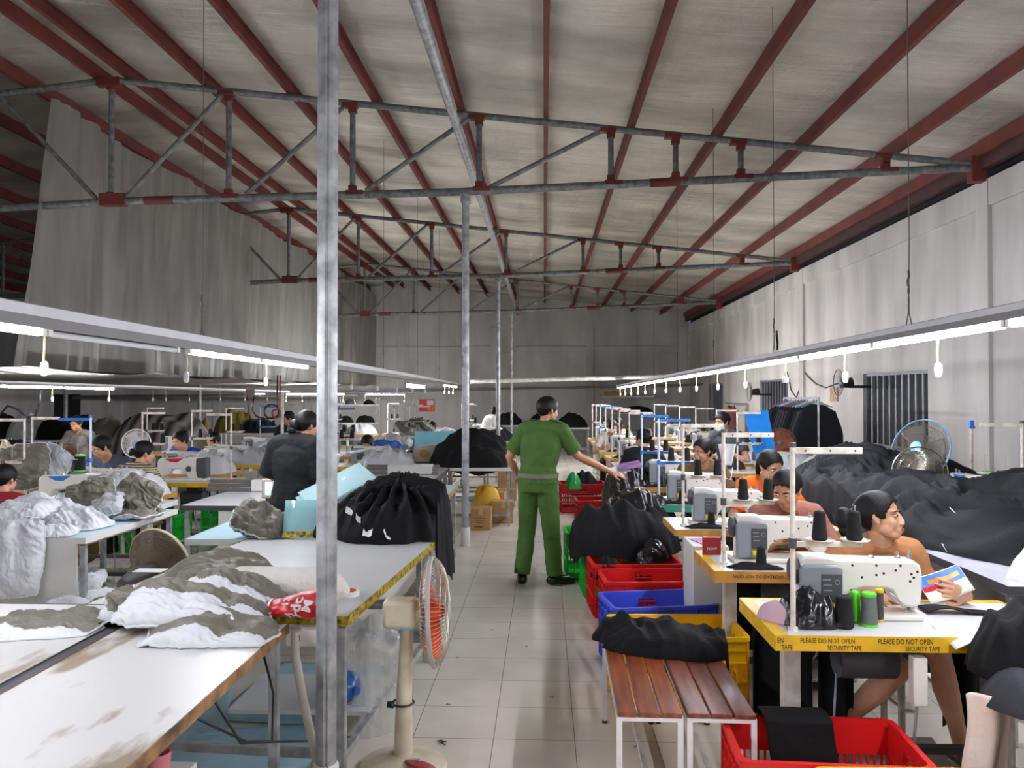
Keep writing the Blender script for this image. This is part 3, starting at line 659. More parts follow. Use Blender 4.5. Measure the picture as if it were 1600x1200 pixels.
def hair_obj(HM, style, parent, m, off):
    c = Vector((0, -.014, .137)); r = Vector((.0795, .1010, .0935)); nu, nv = 72, 48
    tab = HL_M if style == 'short' else HL_W
    vs = []; keep = {}
    for i in range(nv + 1):
        t = PI / 2 - PI * i / nv
        for j in range(nu):
            a = 2 * PI * j / nu; d = Vector((math.cos(t) * math.cos(a), math.cos(t) * math.sin(a), math.sin(t)))
            bump = 1 + .018 * noise.noise(d * 4) + (.03 if style == 'short' else .012) * max(0, d.z)
            v = c + Vector((d.x * r.x, d.y * r.y, d.z * r.z)) * bump
            v.x *= 1 + .0 * d.z
            if v.z < .11: v += Vector((d.x, d.y, 0)) * -.004
            vs.append(v)
    fs = []
    ok = [v.z > pl(tab, v.y) - (0 if abs(v.x) < .05 else .006) for v in vs]
    for i in range(nv):
        for j in range(nu):
            f = (i * nu + j, (i + 1) * nu + j, (i + 1) * nu + (j + 1) % nu, i * nu + (j + 1) % nu)
            if sum(ok[q] for q in f) >= 3: fs.append(f)
    used = sorted({q for f in fs for q in f}); ix = {q: k for k, q in enumerate(used)}
    b = MB(); b.add([HM @ vs[q] - off for q in used], [tuple(ix[q] for q in f) for f in fs])
    o = obj('hair', b, m, parent, smooth=180, solid=.014)
    b = MB(); b.T = Matrix.Translation(-off) @ HM
    if style == 'bun': b.ell((0, -.118, .105), (.038, .03, .036)); b.ell((.012, -.13, .085), (.028, .022, .026)); obj('hair_bun', b, m, o, smooth=180)
    elif style == 'bun_large': b.ell((-.0, -.125, .085), (.055, .042, .05)); b.ell((.0, -.13, .045), (.045, .035, .035)); b.tube([(-.02, -.1, .13), (0, -.11, .14), (.03, -.1, .12)], .014, 8); obj('hair_bun', b, m, o, smooth=180)
    elif style == 'bun_clip': b.ell((0, -.118, .115), (.045, .035, .045)); b.ell((.0, -.162, .105), (.042, .045, .062)); b.ell((.0, -.165, .06), (.032, .032, .04)); obj('hair_bun', b, m, o, smooth=180)
    elif style == 'high_bun': b.ell((0, -.095, .185), (.04, .035, .036)); obj('hair_bun', b, m, o, smooth=180)
    elif style == 'tail': b.tube([(0, -.10, .12), (0, -.135, .09), (0, -.14, .02), (0, -.12, -.06)], [.02, .028, .026, .01], 10); obj('ponytail', b, m, o, smooth=180)
    return o
def person(label, loc, h, J, look=(0, 0, 0), skin=None, shirt=None, pants=None, shoe=None, hair='bun', vox=.009, sleeve=.62, pants_len=1.0, hands=None, scale=1.0, build=1.0, hem=.0, belt=None, group=None, collar=None, shirtloose=1.0, hs=1.0, hair_m=None):
    skin = skin or M_skin; loc = Vector(loc); f = Vector((-math.sin(h), math.cos(h), 0)); sd = Vector((math.cos(h), math.sin(h), 0)); up = Vector((0, 0, 1))
    t = thing('person', label, 'person', loc, 0, group)
    off = loc
    g = lambda k: Vector(J[k]) - off
    P, Wa, Ch, Sh, Nk = g('pelvis'), g('waist'), g('chest'), g('shoulder'), g('neck')
    sdx = Vector(J.get('side', sd)).normalized()
    shl, shr = Sh - sdx * .165 * build, Sh + sdx * .165 * build
    HM = Matrix.Translation(g('head')) @ Matrix.Rotation(h + R(look[0]), 4, 'Z') @ Matrix.Rotation(R(look[1]), 4, 'X') @ Matrix.Rotation(R(look[2]), 4, 'Y') @ Matrix.Scale(hs, 4)
    def torso(b, e, lo=None, hi=True):
        pts = [P - up * .06, P, P.lerp(Wa, .6), Wa, Wa.lerp(Ch, .6), Ch, Ch.lerp(Sh, .7), Sh]
        rs = [(.155, .105), (.168, .118), (.15, .11), (.138, .102), (.15, .112), (.16, .116), (.158, .10), (.125, .072)]
        rs = [(a * build + e, c * build + e) for a, c in rs]
        if lo is not None: pts[0] = P + (P - Wa).normalized() * lo
        b.tube(pts, rs, 20, up=f)
        q = [shl, shl.lerp(Sh, .5) + up * .018, Sh + up * .022, shr.lerp(Sh, .5) + up * .018, shr]
        b.tube(q, [.052 + e, .058 + e, .06 + e, .058 + e, .052 + e], 12)
    b = MB(); torso(b, -.006)
    hb = HM @ Vector((0, -.012, .055))
    b.tube([Sh - up * .01, Nk, hb], [.07, .056, .05], 14)
    head(b, HM)
    for q, s_ in (('l', shl), ('r', shr)):
        e_, w_ = g('el_' + q), g('wr_' + q)
        b.tube([s_, s_.lerp(e_, .4), e_, e_.lerp(w_, .3), w_], [.05, .046, .038, .039, .025], 12)
        hd = (hands or {}).get(q)
        d = (w_ - e_).normalized() if not hd or 'd' not in hd else Vector(hd['d'])
        n = Vector(hd['n']) if hd and 'n' in hd else Vector((0, 0, -1))
        hand(b, w_, d, n, (hd or {}).get('side', 1 if q == 'l' else -1), (hd or {}).get('curl', .35), (hd or {}).get('spread', .12), 1.0, (hd or {}).get('thumb', .6))
    legs = 'kn_l' in J
    if legs:
        for q, sg in (('l', -1), ('r', 1)):
            hp = P + sdx * sg * .085; k, a = g('kn_' + q), g('an_' + q); tf = Vector(J.get('toe_' + q, f))
            b.tube([hp, hp.lerp(k, .5), k, k.lerp(a, .35) - tf * .012, k.lerp(a, .75), a], [.082, .070, .054, .056, .038, .036], 12)
            b.tube([a - tf * .05 - up * .045, a - up * .035 + tf * .03, a - up * .05 + tf * .10, a - up * .058 + tf * .16], [.03, .036, .033, .02], 10, flat=1)
    obj('body', b, skin, t, remesh=vox, relax=6 if vox < .007 else 2, smooth=180)
    # face
    for q in (-1, 1):
        b = MB(); b.T = HM; b.ell((q * .031, .0735, .114), (.0128, .0100, .0044), nu=12, nv=8); b.mi = 1; b.ell((q * .031 + look[3] if len(look) > 3 else q * .031, .0805, .114), (.0068, .0052, .0046), nu=10, nv=6); obj('eye', b, [M_eyew, M_iris], t, smooth=180)
        b = MB(); b.T = HM; b.tube([(q * .014, .086, .131), (q * .032, .083, .136), (q * .050, .070, .131)], [.003, .0036, .002], 6); obj('eyebrow', b, M_hair, t, smooth=180)
    b = MB(); b.T = HM; b.ell((0, .0905, .051), (.021, .007, .005), nu=12, nv=6); b.ell((0, .0895, .043), (.018, .0075, .0055), nu=12, nv=6); obj('lips', b, M_lip, t, smooth=180)
    if hair: hair_obj(HM, hair, t, hair_m or M_hair, Vector((0, 0, 0)))
    # clothes
    if shirt:
        b = MB(); e = .016 * shirtloose; torso(b, e, hem or .09)
        b.tube([Sh - up * .03, Sh.lerp(Nk, .45)], [.085, .072], 14)
        for q_ in (shl, shr): b.ell(q_, .071 * shirtloose ** .3)
        for q, s_ in (('l', shl), ('r', shr)):
            e_, w_ = g('el_' + q), g('wr_' + q); k = sleeve
            if k <= 1: pts = [s_ - (e_ - s_) * .05, s_.lerp(e_, k * .5), s_.lerp(e_, k)]; rs = [.071 * shirtloose ** .3, .066 * shirtloose ** .5, .068 * shirtloose ** .5]
            else: pts = [s_, s_.lerp(e_, .5), e_, e_.lerp(w_, k - 1)]; rs = [.062, .06, .053, .042]
            b.tube(pts, rs, 14)
        so = obj('shirt', b, shirt, t, remesh=max(.007, vox), relax=3 if shirtloose < 1.6 else 14, smooth=180); folds(so, .022 if vox < .01 else .012)
        if collar:
            b = MB(); cN = Sh.lerp(Nk, .5); b.tube([cN - up * .012, cN + up * .03], [.071, .064], 16, cap=False); obj('collar', b, collar, so, smooth=180, solid=.006)
    if pants and legs:
        b = MB(); L = pants_len
        b.tube([P - up * .07, P, P.lerp(Wa, .55)], [(.165 * build, .12 * build), (.178 * build, .13 * build), (.152 * build, .118 * build)], 18, up=f)
        for q, sg in (('l', -1), ('r', 1)):
            hp = P + sdx * sg * .085; k, a = g('kn_' + q), g('an_' + q)
            if L <= .55: pts = [hp, hp.lerp(k, .5), hp.lerp(k, .86)]; rs = [.098, .092, .09]
            else: pts = [hp, hp.lerp(k, .5), k, k.lerp(a, .5), a + up * .005 - f * .01]; rs = [.10, .094, .08, .078, .074]
            b.tube(pts, rs, 14)
        po = obj('trousers' if L > .55 else 'shorts', b, pants, t, remesh=max(.008, vox), relax=3, smooth=180); folds(po, .016)
    if belt:
        b = MB(); q = P.lerp(Wa, .52); b.tube([q - up * .018, q + up * .018], [(.176 * build, .140 * build)] * 2, 26, up=f); obj('belt', b, belt, t)
    if shoe and legs:
        for q in 'lr':
            a = g('an_' + q); tf = Vector(J.get('toe_' + q, f)); z0 = -off.z - loc.z * 0
            b = MB(); b.tube([a - tf * .075 - up * .05, a - tf * .05 - up * .04, a - up * .03 + tf * .02, a - up * .045 + tf * .10, a - up * .055 + tf * .175, a - up * .06 + tf * .2], [.02, .043, .047, .046, .036, .02], 14); 
            b.v = [(x, y, max(z, a.z - .078)) for x, y, z in b.v]
            obj('shoe', b, shoe, t, smooth=60)
    return t, HM
def sit(X, Y, h, lean=.10, hands=((-.16, .40, .80), (.16, .40, .80)), z=0, knee=True, hunch=0):
    f = Vector((-math.sin(h), math.cos(h), 0)); s = Vector((math.cos(h), math.sin(h), 0)); o = Vector((X, Y, z))
    q = lambda a, b, c: o + s * a + f * b + Vector((0, 0, c))
    J = dict(pelvis=q(0, 0, .52), waist=q(0, lean * .25, .67), chest=q(0, lean * .7, .83), shoulder=q(0, lean * 1.05, .955 - hunch), neck=q(0, lean * 1.15 + .02, 1.0 - hunch), head=q(0, lean * 1.25 + .05, 1.025 - hunch))
    for k, sg, hp in (('l', -1, hands[0]), ('r', 1, hands[1])):
        J['wr_' + k] = q(*hp); sh = J['shoulder'] + s * sg * .165; w = J['wr_' + k]
        mid = sh.lerp(w, .5); dd = (w - sh).length; bend = math.sqrt(max(.0004, .285 ** 2 - (dd / 2) ** 2)) if dd < .57 else .02
        J['el_' + k] = mid + (Vector((0, 0, -1)) * .8 + s * sg * .6).normalized() * bend
        if knee: J['kn_' + k] = q(sg * .12, .40, .50); J['an_' + k] = q(sg * .13, .36, .085)
    return J
M_green = cloth_m('uniform_green', (66, 98, 38), var=.10, bump=.2)
M_tan = cloth_m('tan_tee', (176, 120, 76)); M_brownpink = cloth_m('brown_pink_tee', (158, 104, 88)); M_orange = cloth_m('orange_tee', (232, 106, 28)); M_olive = cloth_m('brown_tee', (104, 80, 52))
M_bl = cloth_m('black_tee', (13, 14, 17), var=.2); M_denim = cloth_m('denim', (88, 104, 128)); M_dkpants = cloth_m('dark_trousers', (18, 18, 22)); M_shoe = mat('black_leather', (10, 10, 10), rough=.35)
M_slate = cloth_m('slate_tee', (92, 100, 122)); M_royal = cloth_m('royal_blue_shirt', (28, 78, 190)); M_cream = cloth_m('cream_shirt', (214, 206, 192)); M_red = cloth_m('dark_red_shirt', (140, 24, 36)); M_grey = cloth_m('charcoal_shirt', (66, 68, 74)); M_whitec = cloth_m('white_shirt', (226, 226, 226))
V = Vector
# the man in the green uniform, seen from behind, reaching to the right
px0, py0 = -.06, 7.1; hh = R(-20); f = V((-math.sin(hh), math.cos(hh), 0)); s = V((math.cos(hh), math.sin(hh), 0)); o = V((-.055, 7.12, 0))
q = lambda a, b, c: o + s * a + f * b + V((0, 0, c))
J = dict(pelvis=q(0, 0, .90), waist=q(0, .01, 1.05), chest=q(.015, .03, 1.22), shoulder=q(.035, .04, 1.375), neck=q(.05, .05, 1.43), head=q(.06, .075, 1.445), kn_l=q(-.115, .03, .49), an_l=q(-.14, -.03, .085), kn_r=q(.115, .03, .49), an_r=q(.15, .03, .085))
J['toe_l'] = V((-.05, 1, 0)).normalized(); J['toe_r'] = V((.9, .42, 0)).normalized()
J['el_l'] = q(-.27, -.02, 1.13); J['wr_l'] = q(-.24, .14, .94)
J['wr_r'] = at(955, 738, 7.28); J['el_r'] = at(902, 712, 7.15)
pol, HMp = person('person in green uniform standing in the aisle, back turned, handing over papers', (-.055, 7.12, 0), hh, J, (-38, -6, 0), M_skin2, M_green, M_green, M_shoe, 'short', vox=.0055, sleeve=.82, belt=mat('belt', (120, 118, 100), rough=.4, metal=.3), collar=M_green, hem=-.05, build=1.08, shirtloose=1.15, hands={'r': dict(d=(1, .05, -.25), n=(0, .5, -1), curl=.3, side=-1)})
for sg in (-1, 1):
    sp_ = J['shoulder'] - V((-.055, 7.12, 0)) + s * sg * .135 + V((0, 0, .085)); b = MB(); b.T = Matrix.Translation(sp_) @ Matrix.Rotation(hh, 4, 'Z') @ Matrix.Rotation(R(16 * sg), 4, 'Y'); b.box((0, 0, 0), (.12, .045, .008)); obj('shoulder_strap', b, M_green, pol, bevel=.003)
# the woman in black, back turned, at the cutting table
o = V((-1.97, 6.2, 0)); hh = R(-18); f = V((-math.sin(hh), math.cos(hh), 0)); s = V((math.cos(hh), math.sin(hh), 0))
J = dict(pelvis=q(0, 0, .86), waist=q(0, .0, 1.0), chest=q(0, .01, 1.15), shoulder=q(0, .02, 1.285), neck=q(0.01, .05, 1.33), head=q(.03, .09, 1.345), kn_l=q(-.09, .03, .46), an_l=q(-.1, -.02, .085), kn_r=q(.09, .03, .46), an_r=q(.1, -.02, .085), el_l=q(-.235, .02, 1.04), el_r=q(.235, .04, 1.04), wr_l=q(-.15, .24, .96), wr_r=q(.14, .26, .96))
person('person in loose black tee and hair bun, back turned, standing by the pole', o, hh, J, (-25, -14, 0), M_skin, M_bl, M_dkpants, M_shoe, 'bun_large', vox=.0065, sleeve=.98, hem=.17, shirtloose=2.2, hs=.97)
# seated sewers of the aisle row
def stool_under(X, Y, label, col=None):
    t = thing('wooden_stool', label, 'stool', (X, Y, 0), 0, 'stools behind the sewing tables')
    b = MB(); b.box((0, 0, .425), (.32, .26, .03)); obj('seat', b, M_wood, t, bevel=.006)
    for x in (-.13, .13):
        for y in (-.1, .1): b = MB(); b.box((x, y, .205), (.025, .025, .41)); obj('leg', b, M_legp, t)
M_wood = mat('varnished_wood', (150, 84, 46), rough=.35, var=.5, vscale=5, stretch=(6, 1, 6), rgb2=(104, 52, 28), coat=.3)
o = V((1.61, 4.02, 0)); J = sit(o.x, o.y, PI, lean=.10, hands=((0, 0, 0), (0, 0, 0)), hunch=.02)
J['wr_l'] = at(1512, 931, 3.665); J['wr_r'] = at(1368, 928, 3.68); J['el_l'] = V((1.84, 3.90, .74)); J['el_r'] = V((1.32, 3.93, .80))
J['kn_l'] = V((1.76, 3.62, .53)); J['an_l'] = V((1.90, 3.72, .10)); J['kn_r'] = V((1.58, 3.58, .49)); J['an_r'] = V((1.32, 3.78, .12)); J['toe_l'] = V((.25, -.97, 0)); J['toe_r'] = V((-.3, -.95, 0))
op1, H1 = person('person in tan tee at the nearest sewing table, looking up while holding a leaflet', o, PI, J, (58, 8, -6, .0035), M_skin, M_tan, M_denim, None, 'bun_clip', vox=.0048, pants_len=.5, sleeve=.8, collar=cloth_m('tan_trim', (168, 112, 70)), build=.94, hands={'l': dict(d=(-.92, -.22, .30), n=(-.1, .95, -.2), curl=.34, side=1, thumb=.2), 'r': dict(d=(.8, -.25, -.25), n=(0, 0, -1), curl=.25, side=-1)})
b = MB(); b.T = Matrix.Translation(-o * 0) @ H1; b.tube([(-.045, -.12, .18), (-.05, -.13, .14), (-.048, -.125, .08), (-.04, -.115, .03)], .006, 8); b.box((-.05, -.145, .12), (.01, .04, .03)); obj('hair_clip', b, M_stand, op1)
for q_, a in (('l', J['an_l']), ('r', J['an_r'])):
    tf = J['toe_' + q_]; b = MB(); lo = a - o
    b.tube([lo + V((0, 0, -.068)) - tf * .07, lo + V((0, 0, -.068)) + tf * .06, lo + V((0, 0, -.072)) + tf * .17], [(.036, .012), (.045, .012), (.038, .010)], 14, up=(0, 0, 1)); 
    obj('sandal', b, mat('brown_leather', (84, 66, 40), rough=.6), op1)
    b = MB(); b.grid(lambda u, v: lo + tf * (.02 + .07 * v) + tf.cross(V((0, 0, 1))) * (.048 * math.cos(PI * u)) + V((0, 0, -.065 + (.055 - .02 * v) * math.sin(PI * u))), 14, 4); obj('sandal_strap', b, MATS['brown_leather'], op1, smooth=180, solid=.005)
stool_under(1.61, 4.06, 'wooden stool under the sewer in the tan tee')
o = V((1.50, 5.16, 0)); J = sit(o.x, o.y, PI, lean=.16, hands=((-.12, .34, .80), (.12, .34, .80)))
person('person in brownish pink tee bent over the second sewing table, eyes down', o, PI, J, (-42, -26, 0), M_skin2, M_brownpink, M_dkpants, M_shoe, 'bun', vox=.0065, collar=cloth_m('brown_trim', (120, 74, 40)))
stool_under(1.50, 5.2, 'wooden stool under the sewer in the brownish pink tee')
o = V((1.74, 6.48, 0)); J = sit(o.x, o.y, PI, lean=.14, hands=((-.15, .34, .80), (.12, .34, .80)), hunch=-.02)
orn, HMo = person('person in orange tee and glasses behind the third sewing table', o, PI, J, (22, -24, 4), M_skin, M_orange, M_dkpants, M_shoe, 'tail', vox=.0065)
b = MB(); b.T = Matrix.Identity(4) @ HMo
for x in (-.031, .031): b.tube([(x + .022 * math.cos(2 * PI * k / 18), .098, .110 + .016 * math.sin(2 * PI * k / 18)) for k in range(18)], .0014, 6, closed=True)
b.tube([(-.009, .099, .112), (0, .103, .114), (.009, .099, .112)], .0013, 6)
for x in (-1, 1): b.tube([(x * .053, .098, .112), (x * .074, .06, .114), (x * .08, .0, .112)], .0015, 6)
obj('glasses', b, M_blackp, orn)
stool_under(1.74, 6.52, 'wooden stool under the sewer in the orange tee')
o = V((1.50, 7.72, 0)); J = sit(o.x, o.y, PI, lean=.12, hands=((-.12, .34, .80), (.12, .34, .80)), hunch=-.03)
person('person in brown tee smiling sideways behind the fourth sewing table', o, PI, J, (-62, -8, 0), M_skin2, M_olive, M_dkpants, M_shoe, 'bun', vox=.008)
stool_under(1.50, 7.76, 'wooden stool under the smiling sewer')
o = V((1.10, 9.08, 0)); J = sit(o.x, o.y, R(-20), lean=.10, hands=((-.12, .2, .8), (.15, .2, .8)), hunch=-.05)
blk, HMb = person('person in black top with claw clip, back turned, beyond the fourth table', o, R(-20), J, (60, -8, 0), M_skin, M_bl, M_dkpants, M_shoe, 'high_bun', vox=.009)
b = MB(); b.T = HMb
for k in range(5): b.tube([(-.012, -.12 + .012 * k, .21 - .012 * k), (.0, -.14, .18 - .012 * k), (.012, -.12, .15)], .003, 6)
obj('hair_clip', b, M_stand, blk)
for (pxx, pyy, Y, yaw, m, lb, hs_, sk) in ((953, 655, 13.98, 30, M_cream, 'person with head bowed farther along the aisle row, at its aisle side', 'bun', M_skin), (966, 651, 15.22, -25, cloth_m('peach_tee', (216, 168, 132)), 'person in peach top behind the one with bowed head in the aisle row', 'bun', M_skin)):
    p = at(pxx, pyy, Y); J = sit(p.x, Y, PI, lean=.14, hands=((-.12, .34, .80), (.12, .34, .80)), hunch=.0)
    person(lb, (p.x, Y, 0), PI, J, (yaw, -22, 0), sk, m, M_dkpants, None, hs_, vox=.012)
# man with the face mask by the right wall
o = V((2.40, 10.3, 0)); J = sit(o.x, o.y, R(140), lean=.12, hands=((-.2, .3, .95), (.15, .34, .95)), hunch=-.22, knee=True)
J['pelvis'].z = .72
J['waist'].z = .88
J['chest'].z = 1.05
msk, HMm = person('person in charcoal top wearing a white face mask by the blue board', o, R(140), J, (-20, -12, 0), M_skin, M_grey, M_dkpants, M_shoe, 'short', vox=.009)
b = MB(); b.T = HMm; b.grid(lambda u, v: V((.066 * math.cos(PI * u), .035 + .072 * math.sin(PI * u) + .010 * math.sin(PI * v) * math.sin(PI * u), .015 + .085 * v)), 20, 10); obj('face_mask', b, M_whitec, msk, smooth=180, solid=.003)
stl = thing('high_stool', 'high stool under the masked sewer', 'stool', (2.40, 10.3, 0)); b = MB(); b.box((0, 0, .61), (.3, .3, .03)); obj('seat', b, M_wood, stl)
for x in (-.12, .12):
    for y in (-.12, .12): b = MB(); b.box((x, y, .297), (.025, .025, .595)); obj('leg', b, M_legp, stl)
# people of the left bay
def left_person(pxx, pyy, Y, h, label, look, shirt, hair, skin=M_skin, vox=.010, dz=0, **k):
    ln = k.get('lean', .13); p = at(pxx, pyy, Y + math.cos(h) * (ln * 1.25 + .05)); top = p.z; p.x += math.sin(h) * (ln * 1.25 + .05); J = sit(p.x, Y, h, lean=k.pop('lean', .13), hands=k.pop('hands', ((-.13, .34, .82), (.13, .34, .82))), hunch=1.25 - top)
    for q_ in ('waist', 'chest'): J[q_].z -= (1.25 - top) * (.3 if q_ == 'waist' else .65)
    return person(label, (p.x, Y, 0), h, J, look, skin, shirt, k.pop('pants', M_dkpants), None, hair, vox=vox, **k)
left_person(165, 680, 8.3, PI, 'person in slate blue tee bent over sewing in the left bay', (-35, -24, 0), M_slate, 'short', M_skin, vox=.008, lean=.14)
M_stripe = cloth_m('striped_tee', (196, 178, 150))
nt = M_stripe.node_tree; wv = nt.nodes.new('ShaderNodeTexWave'); wv.bands_direction = 'Z'; wv.inputs['Scale'].default_value = 14; wv.inputs['Distortion'].default_value = .6
tc = nt.nodes.new('ShaderNodeTexCoord'); nt.links.new(tc.outputs['Object'], wv.inputs[0]); mx = nt.nodes.new('ShaderNodeMix'); mx.data_type = 'RGBA'
bs = nt.nodes['Principled BSDF']; src = bs.inputs['Base Color'].links[0].from_socket
rp = nt.nodes.new('ShaderNodeValToRGB'); rp.color_ramp.elements[0].position = .45; rp.color_ramp.elements[1].position = .6; nt.links.new(wv.outputs['Fac'], rp.inputs[0])
nt.links.new(rp.outputs[0], mx.inputs[0]); nt.links.new(src, mx.inputs[6]); mx.inputs[7].default_value = (*lin((70, 58, 44)), 1); nt.links.new(mx.outputs[2], bs.inputs['Base Color'])
left_person(222, 690, 7.65, R(-12), 'person in striped brown tee, back turned, sewing in the left bay', (-35, -12, 0), M_stripe, 'bun', M_skin, vox=.008, hands=((-.13, .24, .85), (.13, .24, .85)))
left_person(286, 674, 10.2, PI, 'person in royal blue shirt sewing in the left bay', (-30, -20, 0), M_royal, 'high_bun', M_skin, lean=.14)
left_person(338, 675, 11.45, PI, 'person in cream shirt leaning over white cloth in the left bay', (-40, -25, 0), M_cream, 'short', M_skin, lean=.2)
M_camo = cloth_m('camouflage_tee', (120, 112, 104), var=.6, vscale=7, rgb2=(60, 56, 54))
left_person(121, 650, 12.0, PI, 'person in camouflage tee standing before the gap in the left bay', (-5, -18, 0), M_camo, 'bun', M_skin2, lean=.06, hands=((-.3, .1, .85), (.22, .2, .8)))
left_person(5, 727, 6.05, R(20), 'person in dark red shirt cut by the picture edge at the left', (-30, -8, 0), M_red, 'short', M_skin, vox=.008)
left_person(452, 643, 13.7, PI, 'person half hidden behind the one in loose black tee', (-60, -10, 0), M_dkpants, 'short', M_skin2)
left_person(577, 678, 11.2, PI, 'person in tan top bowed over a machine past the thick pole', (-10, -35, 0), M_tan, 'bun', M_skin, lean=.18)
left_person(674, 658, 15.5, PI, 'person mostly hidden behind the cyan board', (20, -30, 0), M_tan, 'bun', M_skin)
o = V(at(757, 638, 17.0)); hh = R(-60); o.z = 0; f = V((-math.sin(hh), math.cos(hh), 0)); s = V((math.cos(hh), math.sin(hh), 0))
J = dict(pelvis=q(0, 0, .84), waist=q(0, .05, .97), chest=q(0, .1, 1.08), shoulder=q(0, .15, 1.17), neck=q(0, .18, 1.2), head=q(0, .23, 1.195), kn_l=q(-.09, .03, .44), an_l=q(-.1, 0, .085), kn_r=q(.09, .03, .44), an_r=q(.1, 0, .085), el_l=q(-.2, .2, .98), el_r=q(.2, .2, .98), wr_l=q(-.15, .42, .9), wr_r=q(.14, .42, .9))
person('person in white long-sleeved top standing at a far table', o, hh, J, (0, -25, 0), M_skin, M_whitec, M_dkpants, M_shoe, 'high_bun', vox=.012, sleeve=1.7)
# ---------------------------------------------------------------- builders: cloth, pillows, crates, fans, tables, boxes
M_olive_f = mat('olive_quilt', (106, 102, 88), rough=.5, var=.12, vscale=5, bump=.35, bscale=22, stretch=(1, 2.5, 1), sheen=.1)
M_white_f = mat('white_lining', (205, 206, 208), rough=.75, var=.06, vscale=6, bump=.45, bscale=16)
M_greyf = mat('grey_lining', (176, 178, 180), rough=.75, var=.08, bump=.45, bscale=16)
M_navy = cloth_m('navy_cloth', (9, 12, 22), var=.3)
M_cardboard = mat('cardboard', (178, 136, 88), rough=.85, var=.12, vscale=4)
M_paper = mat('white_paper', (236, 236, 234), rough=.8, var=.03)
M_cyan = mat('cyan_sheet', (142, 206, 220), rough=.3, var=.08, vscale=4)
def fold(x, y, seed, ang, f, an=.3):
    c, s_ = math.cos(ang), math.sin(ang); u = (x * c + y * s_) * f; v = (-x * s_ + y * c) * f * an
    w = noise.noise(Vector((u * .5, v * .8, seed))) * 1.2; w2 = noise.noise(Vector((u * .6 + 5, v * .7, seed + 3)))
    r = 1 - abs(noise.noise(Vector((u + w, v + w2, seed + 7)))) * 2.2
    r2 = 1 - abs(noise.noise(Vector((u * 2.1 + w2, v * 2.1 + w, seed + 17)))) * 2.2
    return max(-.4, r) * .7 + max(-.4, r2) * .3
def heap_mb(rx, ry, h, seed=0, fa=0., ff=6, amp=.05, pw=2.4, n=120, m=40, wob=.12, edge=None, an=.3, lump=.25, base=0.0, bumps=(), radial=0):
    b = MB(); vs = [Vector((0, 0, 0))]
    def P(rho, th):
        rr = 1 + wob * noise.noise(Vector((math.cos(th) * 1.6, math.sin(th) * 1.6, seed + 31))) + wob * .4 * noise.noise(Vector((math.cos(th) * 5, math.sin(th) * 5, seed + 37)))
        x = rx * rho * rr * math.cos(th); y = ry * rho * rr * math.sin(th)
        z = h * max(0, 1 - rho ** pw) ** .75
        z *= 1 + lump * noise.noise(Vector((x * 2.2 / max(rx, .3), y * 2.2 / max(ry, .3), seed)))
        for bx, by, br, bh in bumps: z += bh * math.exp(-((x - bx) ** 2 + (y - by) ** 2) / br ** 2)
        e = min(1, (1 - rho) * 5 + .25) if rho < 1 else .25
        k = fold(x, y, seed, fa + .6 * noise.noise(Vector((x * 1.1, y * 1.1, seed + 2))), ff, an)
        if radial: k = .65 * max(-.5, 1 - abs(noise.noise(Vector((math.cos(th) * radial, math.sin(th) * radial, rho * 1.3 + seed)))) * 2.6) + .5 * k; e = min(1, rho * 3) * min(1, (1 - rho) * 4 + .35)
        z += amp * k * e; z = max(z, .006 + .02 * (1 - rho)); d = amp * .22 * k * (rho ** 3)
        x += d * math.cos(th); y += d * math.sin(th)
        p = Vector((x, y, z + base))
        for E_ in (edge or []):
            nx, ny, dd, drop = E_; s_ = nx * p.x + ny * p.y - dd
            if s_ > 0:
                fl = .16 + .10 * noise.noise(Vector((p.x * 5, p.y * 5, seed))); p.x -= nx * s_ * (1 - fl); p.y -= ny * s_ * (1 - fl); p.z -= s_ * drop + (0)
                p.x += nx * .012; p.y += ny * .012
        return p
    vs[0] = P(0, 0)
    for i in range(1, m + 1):
        for j in range(n): vs.append(P((i / m) ** .85, 2 * PI * j / n))
    for j in range(n):
        p = vs[1 + (m - 1) * n + j].copy(); 
        if not edge or p.z > base: p.z = base
        vs.append(p)
    fs = [(0, 1 + j, 1 + (j + 1) % n) for j in range(n)]
    for i in range(m):
        for j in range(n): fs.append((1 + i * n + j, 1 + (i + 1) * n + j, 1 + (i + 1) * n + (j + 1) % n, 1 + i * n + (j + 1) % n))
    b.add(vs, fs); return b
def heap(name, label, cat, loc, rz, mtl, group=None, kind=None, relax=1, **k):
    o = obj(name, heap_mb(**k), mtl, smooth=180, relax=relax); o.location = loc; o.rotation_euler = (0, 0, rz); return tag(o, label, cat, group, kind)
def sheet(name, label, cat, fn, m, nu=40, nv=40, th=.004, group=None, kind=None, loc=(0, 0, 0), rz=0):
    b = MB(); b.grid(fn, nu, nv); o = obj(name, b, m, smooth=180, solid=th); o.location = loc; o.rotation_euler = (0, 0, rz); return tag(o, label, cat, group, kind)
